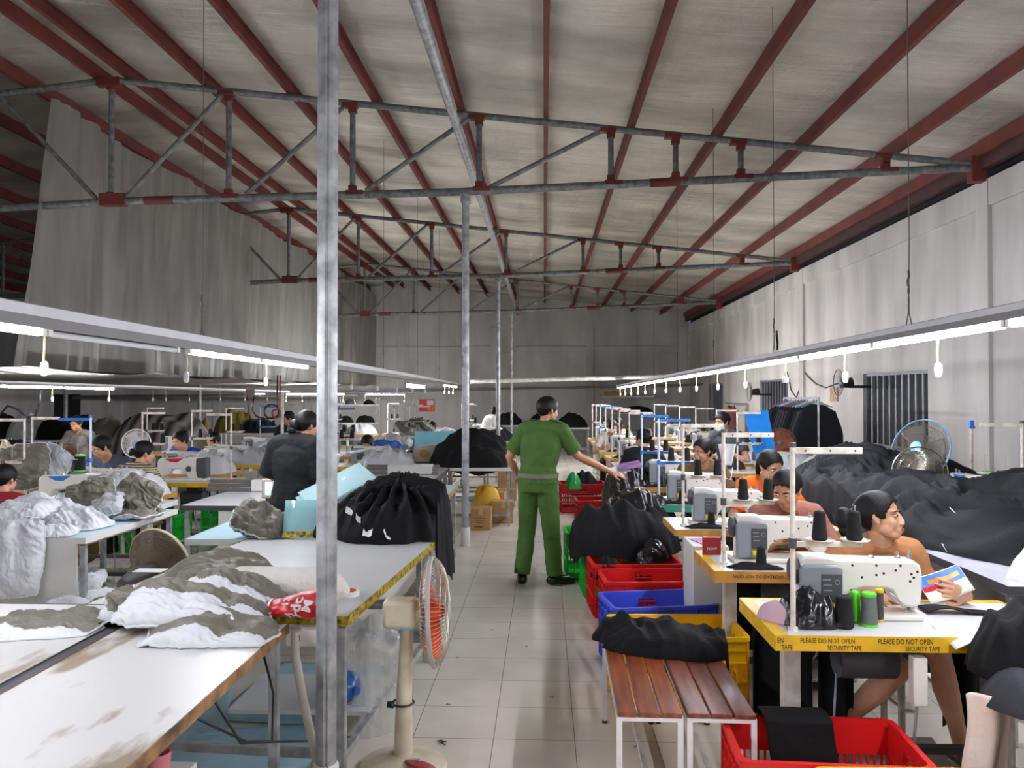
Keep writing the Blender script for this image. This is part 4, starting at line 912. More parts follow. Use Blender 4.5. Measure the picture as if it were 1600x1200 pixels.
def pillow(label, c, w, l, t, rot=(0, 0, 0), bend=0, seed=0, mats=None, floor_z=None, twist=0, name='quilted_panel', group=None, pinch=.0, bendv=0, split=None):
    mats = mats or [M_olive_f, M_white_f]; n, m = 64, 52; c = Vector(c)
    Rm = Matrix.Rotation(rot[2], 3, 'Z') @ Matrix.Rotation(rot[1], 3, 'Y') @ Matrix.Rotation(rot[0], 3, 'X')
    def pos(u, v, sgn):
        e = max(0, 1 - u ** 4) ** .55 * max(0, 1 - v ** 4) ** .55
        wr = .7 + .5 * noise.noise(Vector((u * 2.2, v * 2.2, seed))) + .55 * fold(u * w, v * l, seed, 1.2, 10, .3) * (.3 + .7 * max(abs(u), abs(v))) + .16 * fold(u * w, v * l, seed + 50, .4, 22, .3)
        z = sgn * t * e * max(.15, wr)
        ww = w * (1 - .10 * v * v + .05 * noise.noise(Vector((v * 2.5, seed, 4)))) * (1 - pinch * (1 - abs(v)) * 1.0); ll = l * (1 - .08 * u * u + .05 * noise.noise(Vector((u * 2.5, seed, 9)))) * (1 - 0)
        x = u * ww / 2; y = v * ll / 2
        x += .012 * noise.noise(Vector((v * 9, u * 3, seed + 1))) * abs(u) ** 4; y += .012 * noise.noise(Vector((u * 9, v * 3, seed + 2))) * abs(v) ** 4
        z += .03 * noise.noise(Vector((u * 1.7, v * 1.7, seed + 5)))
        if bend:
            a = x * bend / (w / 2); r = (w / 2) / bend; x, z = (r + z) * math.sin(a), (r + z) * math.cos(a) - r
        if bendv:
            a = y * bendv / (l / 2); r = (l / 2) / bendv; y, z = (r + z) * math.sin(a), (r + z) * math.cos(a) - r
        p = Rm @ Vector((x, y, z)) + c
        if floor_z is not None and p.z < floor_z + .004: p.z = floor_z + .004 + (.001 if sgn > 0 else 0)
        return p
    b = MB(); b.grid(lambda u, v: pos(2 * u - 1, 2 * v - 1, 1) - c, n, m)
    if split is not None: b.m = [1 if (q // n) / m * 2 - 1 < split + .18 * noise.noise(Vector(((q % n) * .12, seed, 0))) else 0 for q in range(n * m)]
    b.mi = 1; b.grid(lambda u, v: pos(1 - 2 * u, 2 * v - 1, -1) - c, n, m)
    o = obj(name, b, mats, smooth=180); o.location = c; tag(o, label, 'quilted panel', group)
    b = MB(); e = []
    for k in range(n): e.append(pos(2 * k / n - 1, -1, 1))
    for k in range(m): e.append(pos(1, 2 * k / m - 1, 1))
    for k in range(n): e.append(pos(1 - 2 * k / n, 1, 1))
    for k in range(m): e.append(pos(-1, 1 - 2 * k / m, 1))
    b.tube([p - c for p in e], [.006 + .004 * noise.noise(Vector((k * .8, seed, 0))) for k in range(len(e))], 6, closed=True); obj('white_edge', b, M_white_f, o, smooth=180)
    return o
CR_M = {}
def crate(label, c, rz, rgbname, W=.66, D=.44, H=.40, group='plastic crates', z=0):
    cols = {'red': (214, 26, 26), 'blue': (62, 82, 208), 'yellow': (236, 182, 12), 'green': (40, 190, 62), 'dark red': (180, 22, 28)}
    m = mat(rgbname.replace(' ', '_') + '_crate_plastic', cols[rgbname], rough=.38, var=.12, vscale=5)
    t = thing('plastic_crate', label, 'crate', (c[0], c[1], z), rz, group); th = .008
    b = MB(); b.box((0, 0, .01), (W - .04, D - .04, .016)); obj('crate_floor', b, m, t)
    for ax, sgn, L, off in (('x', -1, W - .04, D / 2 - .02), ('x', 1, W - .04, D / 2 - .02), ('y', -1, D - .056, W / 2 - .02), ('y', 1, D - .056, W / 2 - .02)):
        b = MB()
        def bx(s0, s1, z0, z1, o=0, d=th):
            cs, ls = (s0 + s1) / 2, s1 - s0
            if ax == 'x': b.box((cs, sgn * (off + o), (z0 + z1) / 2), (ls, d, z1 - z0))
            else: b.box((sgn * (off + o), cs, (z0 + z1) / 2), (d, ls, z1 - z0))
        h0 = L * .10
        bx(-L / 2, -h0, H * .66, H - .012); bx(h0, L / 2, H * .66, H - .012); bx(-h0, h0, H * .88, H - .012); bx(-h0, h0, H * .66, H * .76)
        bx(-L / 2, L / 2, .02, .07); bx(-L / 2, L / 2, H * .36, H * .42)
        n = max(8, int(L / .026))
        for i in range(n + 1):
            s = -L / 2 + L * i / n; w_ = .009
            bx(max(-L / 2, s - w_ / 2), min(L / 2, s + w_ / 2), .07, H * .36); bx(max(-L / 2, s - w_ / 2), min(L / 2, s + w_ / 2), H * .42, H * .66)
        for i in range(6): s = -L / 2 + L * i / 5; bx(max(-L / 2, s - .004), min(L / 2, s + .004), .02, H - .03, .009, .012)
        for zz in (.02, .15, H * .39, H * .66, H * .82): bx(-L / 2, L / 2, zz, zz + .007, .009, .012)
        obj('side_wall', b, m, t)
    b = MB(); r = []
    for x0, y0 in ((1, 1), (-1, 1), (-1, -1), (1, -1)):
        for k in range(5):
            a = {(1, 1): 0, (-1, 1): PI / 2, (-1, -1): PI, (1, -1): 1.5 * PI}[(x0, y0)] + k * PI / 8
            r.append((x0 * (W / 2 - .035) + .035 * math.cos(a), y0 * (D / 2 - .035) + .035 * math.sin(a)))
    k = len(r); vs = []
    for f_, z_ in ((1, H - .022), (1, H), (.94, H), (.94, H - .022)):
        for x, y in r:
            dx = .022 if f_ < 1 else 0; q = Vector((x, y)); vs.append((x - math.copysign(dx, x), y - math.copysign(dx, y), z_))
    fs = [(i * k + j, i * k + (j + 1) % k, ((i + 1) % 4) * k + (j + 1) % k, ((i + 1) % 4) * k + j) for i in range(4) for j in range(k)]
    b.add(vs, fs); obj('rim', b, m, t)
    return t
def fan(label, head, axis, rad, base, cols, wires=56, floor=True, blade=(232, 84, 36), name='pedestal_fan', badge=None, dust=None, basez=0, depth=.065, pole=True, mot=.16, wr=.0014):
    """head = centre of the cage, axis = where it blows, base = (x, y) of the foot"""
    t = thing(name, label, 'fan', (base[0], base[1], basez)); o = Vector((base[0], base[1], basez)); hc = Vector(head) - o; ax = Vector(axis).normalized()
    x, y = frame_of(ax); HM = Matrix((x, y, ax)).transposed(); T4 = Matrix.Translation(hc) @ HM.to_4x4()
    mw, mb_, mband = cols
    for nm, sg, d in (('front_grille', 1, depth), ('rear_grille', -1, depth * .8)):
        b = MB(); b.T = T4
        for k in range(wires):
            a = 2 * PI * k / wires; pts = []
            for s_ in (.18, .4, .62, .8, .92, .98, 1.0): pts.append((math.cos(a) * rad * s_, math.sin(a) * rad * s_, sg * (d * (1 - s_ ** 4) ** .7 + .004)))
            b.tube(pts, wr, 4, cap=False)
        for s_ in (.18, .5, .8): b.tube([(math.cos(2 * PI * k / 40) * rad * s_, math.sin(2 * PI * k / 40) * rad * s_, sg * (d * (1 - s_ ** 4) ** .7 + .004)) for k in range(40)], .002, 4, closed=True)
        obj(nm, b, mw, t)
    b = MB(); b.T = T4; b.tube([(math.cos(2 * PI * k / 60) * rad, math.sin(2 * PI * k / 60) * rad, 0) for k in range(60)], [(.006, .011)] * 60, 8, closed=True, up=(0, 0, 1)); obj('grille_band', b, mband, t)
    b = MB(); b.T = T4; b.lathe([(0, depth - .004), (rad * .2, depth - .006), (rad * .2, depth + .004), (rad * .17, depth + .008), (0, depth + .010)], 24); obj('hub_badge', b, badge or mband, t)
    b = MB(); b.T = T4; mbl = mat('blade_%d_%d_%d' % blade, blade, rough=.3, var=.08)
    for q in range(3):
        a0 = q * 2 * PI / 3
        b.grid(lambda u, v: V(((.12 + .74 * u) * rad * math.cos(a0 + (v - .5) * (1.3 - .35 * u)), (.12 + .74 * u) * rad * math.sin(a0 + (v - .5) * (1.3 - .35 * u)), (v - .5) * .05)), 8, 10)
    b.lathe([(0, -.03), (rad * .16, -.03), (rad * .16, .03), (rad * .1, .045), (0, .05)], 20); obj('fan_blades', b, mbl, t, smooth=60, solid=.003)
    if mot:
        b = MB(); b.T = T4; b.lathe([(0, -depth * .8), (.055, -depth * .8), (.064, -depth * .8 - .03), (.064, -depth * .8 - mot * .7), (.05, -depth * .8 - mot), (0, -depth * .8 - mot - .006)], 22); obj('motor_housing', b, mb_, t)
    if pole:
        nb = hc - ax * (depth + .06) - V((0, 0, .06)); b = MB()
        z0 = .05; b.tube([(0, 0, z0), (nb.x * .3, nb.y * .3, z0 + (nb.z - z0) * .5), (nb.x, nb.y, nb.z - .02), (nb.x, nb.y, nb.z + .05)], [.044, .036, .03, .028], 16); obj('column', b, mb_, t)
        b = MB(); b.lathe([(0, 0), (.19, 0), (.2, .012), (.19, .03), (.12, .05), (.05, .07), (0, .07)], 32); obj('base', b, mb_, t)
    return t
def work_table(label, x0, x1, y0, y1, h, mtop, medge, group=None, rz=0, org=(0, 0), legs=True, brace=True, panel=None, tape=None, name='work_table', th=.022, rail=.13):
    t = thing(name, label, 'table', (org[0], org[1], 0), rz, group)
    b = MB(); b.box(((x0 + x1) / 2, (y0 + y1) / 2, h - th / 2), (x1 - x0, y1 - y0, th)); obj('table_top', b, mtop, t, bevel=.003)
    e = .005
    for cx, cy, dx, dy in (((x0 + x1) / 2, y0 - e / 2, x1 - x0 + 2 * e, e), ((x0 + x1) / 2, y1 + e / 2, x1 - x0 + 2 * e, e), (x0 - e / 2, (y0 + y1) / 2, e, y1 - y0), (x1 + e / 2, (y0 + y1) / 2, e, y1 - y0)):
        b = MB(); b.box((cx, cy, h - .019), (dx, dy, .04)); obj('edge_band', b, medge, t)
    if legs:
        n = max(2, int((y1 - y0) / 1.3) + 1)
        for k in range(n):
            yy = y0 + .05 + (y1 - y0 - .1) * k / (n - 1)
            for xx in (x0 + .04, x1 - .04):
                b = MB(); b.box((xx, yy, (h - .06) / 2), (.036, .036, h - .06)); obj('leg', b, M_galv, t)
        for xx in (x0 + .04, x1 - .04):
            b = MB(); b.box((xx, (y0 + y1) / 2, h - .045), (.03, y1 - y0 - .1, .03)); obj('apron_rail', b, M_galv, t)
            b = MB(); b.box((xx, (y0 + y1) / 2, rail), (.03, y1 - y0 - .1, .035)); obj('lower_rail', b, M_galv, t)
        for yy in (y0 + .05, y1 - .05):
            b = MB(); b.box(((x0 + x1) / 2, yy, rail + .01), (x1 - x0 - .08, .03, .035)); obj('lower_rail', b, M_galv, t)
    if panel:
        for cx, cy, cz, dx, dy, dz in panel: b = MB(); b.box((cx, cy, cz), (dx, dy, dz)); obj('side_panel', b, M_panel, t)
    return t
M_panel = mat('white_board', (214, 212, 206), rough=.5, var=.07)
def carton(label, c, s, rz=0, z=0, marks=False, group='cardboard boxes'):
    t = thing('cardboard_box', label, 'box', (c[0], c[1], z), rz, group)
    b = MB(); b.box((0, 0, s[2] / 2), s); obj('box_body', b, M_cardboard, t, bevel=.004)
    b = MB(); b.box((0, 0, s[2] + .0008), (s[0], .05, .0016)); b.box((0, -s[1] / 2 - .0006, s[2] - .04), (.05, .0012, .08)); obj('packing_tape', b, mat('brown_tape', (196, 164, 110), rough=.3), t)
    if marks:
        b = MB()
        for k in range(3): b.box((-.01, -s[1] / 2 - .0008, s[2] * (.55 - .1 * k)), (s[0] * (.55 - .1 * k), .001, .006))
        b.box((-.03, -s[1] / 2 - .0008, s[2] * .16), (s[0] * .4, .001, .014)); obj('printed_lines', b, mat('brown_print', (96, 66, 40), rough=.8), t)
    return t
# ---------------------------------------------------------------- left side of the aisle
M_worn = mat('worn_laminate', (198, 196, 191), rough=.35, var=.0, vscale=3.4, rgb2=(140, 122, 98), stretch=(1.6, .5, 1), detail=14)
for n_ in M_worn.node_tree.nodes:
    if n_.type == 'VALTORGB': n_.color_ramp.elements[0].position = .36; n_.color_ramp.elements[1].position = .43
M_brownedge = mat('worn_brown_edge', (150, 112, 70), rough=.7, var=.5, vscale=14, rgb2=(72, 56, 40))
M_tapeblk = mat('worn_yellow_tape', (206, 178, 40), rough=.5, rgb2=(40, 36, 22), vscale=38, detail=2)
M_rubber = mat('dark_trim', (62, 62, 66), rough=.5, var=.2)
work_table('long worn white table at the bottom left, brown chipped edge', -1.72, -1.06, .2, 3.26, .75, M_worn, M_brownedge, 'cutting tables')
tb = work_table('long white table left of the dark trim, olive quilt lying on its end', -3.1, -1.775, .2, 3.5, .755, M_worn, M_rubber, 'cutting tables', legs=True)
b = MB(); b.box((-1.747, 1.75, .742), (.05, 3.1, .02)); tag(obj('gap_shade_strip', b, M_rubber), 'dark strip standing in for the shade in the gap between the two foreground tables', 'strip')  # dark strip set between the tables in place of the groove's shade
tc_ = work_table('white cutting table with yellow taped edge beside the orange-bladed fan', -1.24, 0, 0, 1.72, .75, M_top, M_tapeblk, 'cutting tables', rz=-R(4.4), org=(-.84, 3.37))
work_table('table with pale blue top in front of the person in loose black tee', -2.35, -.72, 5.13, 5.86, .75, mat('pale_blue_top', (178, 214, 224), rough=.3, var=.08), M_top, 'cutting tables', legs=True)
work_table('narrow white table beside the white-based pole', -1.6, -.9, 5.9, 8.3, .75, mat('cyan_white_top', (210, 224, 224), rough=.3, rgb2=(160, 212, 220), vscale=2), M_tapeblk, 'cutting tables')
td = work_table('white table with boarded end, heaped with white and olive quilts', -3.66, -3.03, 5.14, 6.45, .75, mat('blue_lined_top', (150, 204, 226), rough=.4, rgb2=(206, 216, 216), vscale=1.6), M_panel, 'cutting tables', panel=[(-3.37, 5.15, .36, .56, .018, .72)])
work_table('white machine table with grey guide rail, left of the standing person in loose black tee', -3.10, -2.35, 6.66, 8.4, .75, M_top, M_rubber, 'machine tables', panel=[(-2.62, 6.68, .36, .30, .03, .70)])
work_table('white table with long aluminium rail beyond the thick pole', -2.25, -1.22, 8.5, 10.2, .75, M_top, M_rubber, 'machine tables')
work_table('table holding a black garment heap behind the white-based pole', -1.5, -.42, 10.2, 11.7, .75, M_top, M_panel, 'machine tables')
for lb, x0, x1, y0 in (('wide aluminium guide rail left of the person in loose black tee', -3.3, -2.25, 7.7), ('long aluminium guide rail on the table beyond the thick pole', -2.3, -1.25, 9.4)):
    t = thing('guide_rail', lb, 'rail', ((x0 + x1) / 2, y0, .75)); L = x1 - x0
    for k in range(3): b = MB(); b.box((0, .05 * k - .05, .02 + .035 * k), (L, .045, .03)); obj('rail_profile', b, M_alu, t, bevel=.004)
    b = MB(); b.box((L * .18, 0, .06), (L * .5, .16, .11)); obj('carriage', b, M_panel, t, bevel=.006)
# quilted vest panels on the foreground tables
Tz = .75
def pc(px, py, Y): return at(px, py, Y)
pillow('flat olive quilt with white underside at the left picture edge', pc(62, 985, 3.15) , .50, .36, .05, (0, 0, R(12)), .0, 1, floor_z=.755, split=-.72)
pillow('upright white and olive quilt roll standing next to the flat olive quilt', pc(195, 966, 3.28), .28, .22, .08, (R(62), R(10), R(-50)), .5, 2, floor_z=.756, split=.1)
pillow('long wavy white quilt lying across the middle of the near heap', pc(300, 952, 3.16), .62, .26, .05, (R(28), R(9), R(-4)), .25, 3, split=.35, floor_z=.775)
pillow('lowest olive quilt with white border hanging toward the table edge', pc(330, 982, 3.05), .50, .26, .04, (R(14), R(3), R(2)), .35, 4, floor_z=.752, split=-.45)
pillow('white quilt with olive back just left of the red printed bag', pc(368, 928, 3.36), .48, .24, .05, (R(24), R(14), R(-8)), .35, 5, split=.1, floor_z=.80)
pillow('arched olive quilt humped at the back of the near heap', pc(330, 888, 3.75), .62, .36, .05, (R(14), R(-6), R(16)), .95, 6, floor_z=.752, split=-.86)
pillow('small folded olive quilt under the arched one', pc(330, 905, 3.62), .30, .22, .05, (0, 0, R(30)), .3, 7, floor_z=.752)
pillow('white rumpled lining beside the arched olive quilt', pc(262, 946, 3.45), .26, .20, .03, (R(10), 0, R(-20)), .5, 8, mats=[M_olive_f, M_white_f], floor_z=.77)
pillow('olive quilt standing on its corner on the pale blue table', pc(405, 826, 5.22) + V((0, 0, .05)), .34, .26, .085, (R(38), R(24), R(8)), .0, 9, floor_z=.756, mats=[M_olive_f, M_olive_f])
b = MB(); p0 = pc(330, 912, 3.66); 
b.tube([V((-1.55, 3.62, .84)), V((-1.40, 3.61, .835)), V((-1.1, 3.6, .83)), V((-.96, 3.6, .83)), V((-.89, 3.59, .80))], [.03, .075, .08, .075, .02], 26)
o = obj('batting_roll', b, mat('fleecy_white', (214, 210, 202), rough=.95, bump=.6, bscale=30, var=.1), smooth=180); folds(o, .02, .05)
for w in o.data.vertices: pass
tag(o, 'fleecy white batting roll lying behind the thick pole', 'roll')
# red printed bag and the black cloth tucked beside it
M_redbag = mat('red_printed_bag', (196, 22, 34), rough=.35, var=.2, bump=.4, bscale=14)
bc = pc(468, 952, 3.30)
b = MB()
def bag_r(v): return .040 + .036 * v
def rb(u, v):
    a = 2 * PI * u; x = -.20 + .29 * v; r = bag_r(v) + .010 * noise.noise(V((v * 7, math.sin(a) * 2, 0)))
    return V((x, -math.cos(a) * r * 1.3, .046 + .03 * v + math.sin(a) * r * (.55 + .35 * v)))
b.grid(rb, 40, 30, wrap=True); o = obj('printed_bag', b, M_redbag, smooth=180, solid=.002); o.location = (bc.x + .02, 3.30, .752); tag(o, 'crumpled red plastic bag with white letters beside the thick pole', 'bag')
for v0 in (.10, .20):
    b = MB(); b.grid(lambda u, v: rb(u, v0 + .035 * v) * 1.0 + V((0, -.004 * math.cos(2 * PI * u), .004 * math.sin(2 * PI * u))), 40, 2, wrap=True); obj('white_stripe', b, M_paper, o, smooth=180)
def on_bag(body, size, x0, a0, tilt=0):
    t_ = text(body, size, M_paper, o, Matrix.Identity(4), bold=.0022)
    for w in t_.data.vertices:
        sx, sy = w.co.x * math.cos(tilt) - w.co.y * math.sin(tilt), w.co.x * math.sin(tilt) + w.co.y * math.cos(tilt); x = x0 + sx; v = min(1, max(0, (x + .20) / .29)); r = bag_r(v) + .013
        a = a0 + sy / .062; w.co = V((x, -math.cos(a) * r * 1.3, .046 + .03 * v + math.sin(a) * r * (.55 + .35 * v) + .003))
on_bag('dc', .062, .012, -.15, R(82)); on_bag('12', .040, -.045, .35, R(82)); on_bag('A', .04, -.035, -.62, R(60)); on_bag('Y', .045, .005, -.70, R(60)); on_bag('M', .055, .055, -.2, R(75))
heap('black_cloth_scrap', 'black cloth tucked between the red bag and the quilts', 'cloth', (bc.x - .2, 3.24, .752), 0, M_black, rx=.11, ry=.06, h=.05, seed=5, amp=.02, ff=12, n=50, m=14)
heap('blue_cloth_scrap', 'small bright blue scrap at the end of the dark trim', 'cloth', (*on(272, 1003, .76).to_2d(), .757), 0, mat('bright_blue_cloth', (30, 60, 190), rough=.6), rx=.045, ry=.03, h=.03, seed=6, amp=.012, ff=20, n=30, m=10)
# paper and the orange tape roll on the cutting table
b = MB(); b.box((0, 0, .0015), (.16, .08, .003)); o = obj('paper_slip', b, M_paper); o.location = (*on(235, 890, .756).to_2d(), .7505); tag(o, 'white paper slip near the toppled dark fan', 'paper')
t = thing('tape_roll', 'roll of clear tape with orange core on the cutting table', 'tape', (*on(543, 930, .75).to_2d(), .75))
b = MB(); b.lathe([(.042, 0), (.055, 0), (.055, .022), (.042, .022)], 28); b.f.pop(); b.f.pop(); b.m.pop(); b.m.pop(); obj('tape_body', b, M_paper, t)
b = MB(); b.tube([(.041 * math.cos(2 * PI * k / 28), .041 * math.sin(2 * PI * k / 28), .012) for k in range(28)], [(.002, .012)] * 28, 8, closed=True, up=(0, 0, 1)); obj('orange_core', b, mat('orange_core', (226, 120, 48), rough=.5), t)
# tied black bundle
bl = heap('garment_bundle', 'big tied bundle of black garments on the cutting table end', 'garments', (-.98, 5.42, .752), R(-4), M_black, rx=.52, ry=.42, h=.31, seed=11, fa=1.45, ff=9, amp=.10, pw=1.5, n=220, m=70, wob=.28, radial=5, edge=[(1, .0, .275, 1.3)], an=.2, bumps=((-.03, 0, .16, .05),))
b = MB(); b.tube([(-.02, -.30, .12), (-.02, -.16, .29), (-.02, 0, .372), (-.02, .16, .29)], .008, 8); obj('tie_cord', b, M_blackp, bl, smooth=180)
for i, (px_, py_) in enumerate(((575, 840), (548, 806), (562, 818), (605, 843))):
    b = MB(); b.grid(lambda u, v: V((.06 * u - .03, .012 * math.sin(u * 4), .05 * v - .025 + .006 * math.sin(u * 6))), 6, 6); o = obj('paper_tag', b, M_paper, smooth=180, solid=.001); p, nn = hit(bl, px_, py_ - 6); p = p or at(px_, py_, 5.0); o.location = p + V((0, -.012, .01)); o.rotation_euler = (R(-40), .3 * i, .4 * i); tag(o, ['largest white paper tag at the near foot of the black bundle', 'upper white tag at the left end of the black bundle', 'lower white tag at the left end of the black bundle', 'small white tag under the front of the black bundle'][i], 'tag', 'paper tags on the bundle')
# stack of clear cyan templates leaning by the pole, tubular trolley frame behind
M_acry = mat('clear_acrylic', (190, 222, 224), rough=.12, var=.05, alpha=.5)
for k in range(7):
    b = MB(); b.box((0, 0, 0), (.50, .34, .004)); o = obj('acrylic_template', b, M_acry, bevel=.001); o.location = (-1.62 + .02 * k, 5.62 + .015 * k, .86 + .030 * k); o.rotation_euler = (R(4 + 2 * k), R(-24), R(20 + 1.5 * k))
    tag(o, '%s clear cyan template from the bottom of the leaning stack beside the thick pole' % ['lowest', 'second', 'third', 'fourth', 'fifth', 'sixth', 'topmost'][k], 'template', 'clear cutting templates')
b = MB(); b.grid(lambda u, v: V((.30 * u, .002 * math.sin(v * 9), .26 * v)), 4, 4); o = obj('acrylic_board', b, mat('acrylic_yellow_edge', (150, 196, 200), rough=.2, alpha=.8), solid=.005); o.location = (-1.72, 5.16, .757); o.rotation_euler = (R(-28), 0, R(8)); tag(o, 'tilted clear board with yellow bottom edge left of the thick pole', 'board')
b = MB(); b.box((.15, -.004, .02), (.30, .006, .04)); obj('yellow_edge_tape', b, M_tapeblk, o)
t = thing('trolley_handle', 'bent grey tubular frame standing behind the clear templates', 'frame', (-1.55, 5.98, .0))
b = MB(); q0 = V((-1.55, 5.98, 0)); pts = [at(505, 830, 5.95), at(528, 715, 6.15), at(533, 710, 6.18), at(578, 702, 6.5), at(576, 708, 6.48), at(560, 765, 6.1), at(555, 800, 5.98)]; b.tube([p - q0 for p in pts], .013, 10); obj('frame_tube', b, M_galv, t)
heap('white_cloth_pile', 'white cloth lying behind the black bundle', 'cloth', (-1.35, 6.3, .752), 0, M_white_f, rx=.30, ry=.22, h=.22, seed=21, amp=.04, ff=8, n=70, m=24)
# pedestal fan with orange blades
M_crm = mat('cream_plastic', (214, 206, 182), rough=.4, var=.12, vscale=7, rgb2=(186, 172, 142)); M_cage = mat('dusty_wire', (176, 168, 152), rough=.5, metal=.5, var=.25); M_band = mat('grey_band', (170, 168, 160), rough=.5)
fc = at(678, 955, 3.66)
f1 = fan('cream pedestal fan with orange blades beside the aisle', fc, (1, .03, .05), .245, (-.64, 3.60), (M_cage, M_crm, M_band), wires=76, blade=(238, 84, 34), mot=.15)
b = MB(); lo = fc - V((-.64, 3.60, 0)); b.box(lo + V((-.12, -.064, -.03)), (.07, .006, .08)); obj('blue_sticker', b, mat('blue_sticker', (86, 180, 206), rough=.4), f1)
b = MB(); b.box(lo + V((-.15, -.03, -.0)), (.15, .115, .13)); obj('motor_cover', b, M_crm, f1, bevel=.02)
b = MB(); b.tube([(.048 * math.cos(2 * PI * k / 20), .048 * math.sin(2 * PI * k / 20), .30) for k in range(20)], .005, 6, closed=True); b.lathe([(0, 0), (.016, 0), (.014, .03), (0, .03)], 14, M=Matrix.Rotation(-PI / 2, 3, 'Y'), c=(-.042, 0, .29)); obj('height_knob', b, M_blackp, f1)
b = MB(); b.T = Matrix.Translation((.09, -.05, .045)) @ Matrix.Rotation(R(-14), 4, 'X') @ Matrix.Rotation(R(14), 4, 'Y'); b.ell((0, 0, 0), (.075, .085, .014), nu=24, nv=8); obj('control_panel', b, mat('maroon_panel', (150, 44, 48), rough=.35), f1, smooth=180)
b = MB(); b.T = Matrix.Translation((.06, -.05, .062)) @ Matrix.Rotation(R(-14), 4, 'X'); b.box((0, 0, 0), (.05, .03, .014)); obj('push_buttons', b, M_mgrey, f1, bevel=.003)
# dusty fan lying back behind the tables
M_dust = mat('dusty_brown', (120, 106, 86), rough=.8, var=.2); M_dgp = mat('grey_plastic_dusty', (88, 86, 86), rough=.5, var=.2)
fh = at(252, 884, 4.75)
f2 = fan('dusty dark fan with brown cage tipped back behind the cutting tables', fh, (.30, .90, .22), .235, (fh.x - .2, fh.y - .26), (M_dust, M_dgp, mat('pale_band', (196, 184, 150), rough=.5)), wr=.0026, wires=130, blade=(112, 98, 80), mot=.24)
# table D heap
DW = [M_white_f, M_greyf]
pillow('white quilt hanging off the boarded table end down to the floor side', at(22, 872, 5.0), .34, .50, .05, (R(78), 0, R(10)), .3, 21, mats=DW)
pillow('big white quilt at the left end of the boarded table heap', at(30, 800, 5.35), .46, .42, .07, (R(8), R(-10), R(15)), .2, 22, mats=DW, floor_z=.755)
pillow('white quilt bulging at the front of the boarded table', at(76, 838, 5.22), .34, .22, .07, (R(6), R(-6), R(8)), .1, 23, mats=DW, floor_z=.755)
pillow('long pointed white quilt stretching right along the boarded table', at(108, 812, 5.55), .58, .30, .075, (R(18), R(14), R(-14)), .15, 24, mats=DW, floor_z=.755)
pillow('puffed olive quilt at the left of the bow-shaped olive pile', at(142, 778, 6.1), .36, .30, .09, (R(60), R(-12), R(14)), .25, 25, floor_z=.757)
pillow('large creased olive quilt at the right of the bow-shaped olive pile', at(219, 780, 6.0), .33, .32, .09, (R(62), R(18), R(-20)), .2, 26, floor_z=.757)
pillow('olive corner peaking above the bow-shaped pile', at(199, 762, 6.25), .14, .26, .035, (R(70), R(40), R(0)), .1, 27, floor_z=.757)
pillow('grey-white quilt tucked at the middle front of the bow-shaped pile', at(166, 795, 5.85), .28, .22, .07, (R(40), R(-28), R(0)), .2, 28, mats=[M_greyf, M_olive_f], floor_z=.757)
pillow('flat olive quilt under the bow-shaped pile', at(200, 800, 5.95), .52, .30, .04, (0, 0, R(-10)), .1, 29, floor_z=.757)
pillow('olive quilt with grey side standing behind the white and blue machine', at(35, 730, 6.9), .46, .42, .07, (R(75), R(-8), R(8)), .2, 30, mats=[M_olive_f, M_greyf])
pillow('grey-white quilt standing left of the bow-shaped pile', at(75, 735, 7.0), .34, .46, .05, (R(75), R(25), R(-15)), .2, 31, mats=[M_greyf, M_olive_f])
for i, (px_, py_, Y, m_, a) in enumerate(((110, 915, 5.5, [M_white_f, M_olive_f], .3), (140, 925, 5.7, [M_olive_f, M_white_f], -.4), (105, 945, 5.25, [M_greyf, M_olive_f], .8), (125, 952, 5.1, [M_white_f, M_greyf], 0), (155, 940, 5.4, [M_white_f, M_olive_f], 1.3))):
    p = at(px_, py_, Y); pillow(['white quilt topmost of the floor pile under the boarded table', 'olive quilt on the right of the floor pile under the boarded table', 'grey quilt at the back of the floor pile under the boarded table', 'white quilt lowest in the floor pile under the boarded table', 'white quilt with olive face at the right end of the floor pile'][i], (p.x, p.y, max(.06, p.z)), .46, .32, .06, (R(12 - 8 * i), R(10 * i - 20), a), .4, 40 + i, mats=m_, floor_z=0.0, group='quilts on the floor')
crate('green crate on the floor under the boarded table', (-4.28, 8.55), 0, 'green', W=.70, D=.46, H=.40)
crate('second green crate on the floor, behind the first and farther right', (-3.72, 9.3), 0, 'green', W=.55, D=.44, H=.40)
carton('brown carton beside the green crate under the boarded table', (-4.75, 7.9), (.30, .3, .34))
# things under the near tables
t = thing('socket_box', 'white socket box fixed at the corner of the cutting table', 'socket', (-.98, 3.33, .64)); b = MB(); b.box((-.02, 0, .035), (.17, .05, .07)); obj('housing', b, M_white, t, bevel=.006); b = MB(); b.ring((-.06, -.026, .035), .016, .002, M=Matrix.Rotation(PI / 2, 3, 'X'), n=20); obj('socket_ring', b, M_dgrey, t)
b = MB(); b.tube([(-1.045, 3.31, .70), (-1.04, 3.3, .6), (-1.0, 3.28, .42), (-.94, 3.26, .2), (-.93, 3.25, .02)], .018, 12); tag(obj('conduit_hose', b, mat('beige_hose', (200, 194, 180), rough=.6)), 'beige conduit hose running from the socket box to the floor', 'hose')
b = MB(); b.tube([(-1.1, 2.6, .70), (-1.06, 2.75, .48), (-1.0, 2.9, .42), (-1.03, 3.0, .56), (-1.09, 3.05, .70)], .005, 8); b.tube([(-1.11, 2.45, .70), (-1.1, 2.9, .42), (-1.05, 3.6, .12), (-.95, 3.9, .012)], .005, 8); tag(obj('power_cable', b, M_blackp, smooth=180), 'black cable looped under the worn table edge', 'cable')
M_bluef = mat('blue_film', (172, 208, 222), rough=.25, var=.15, vscale=5)
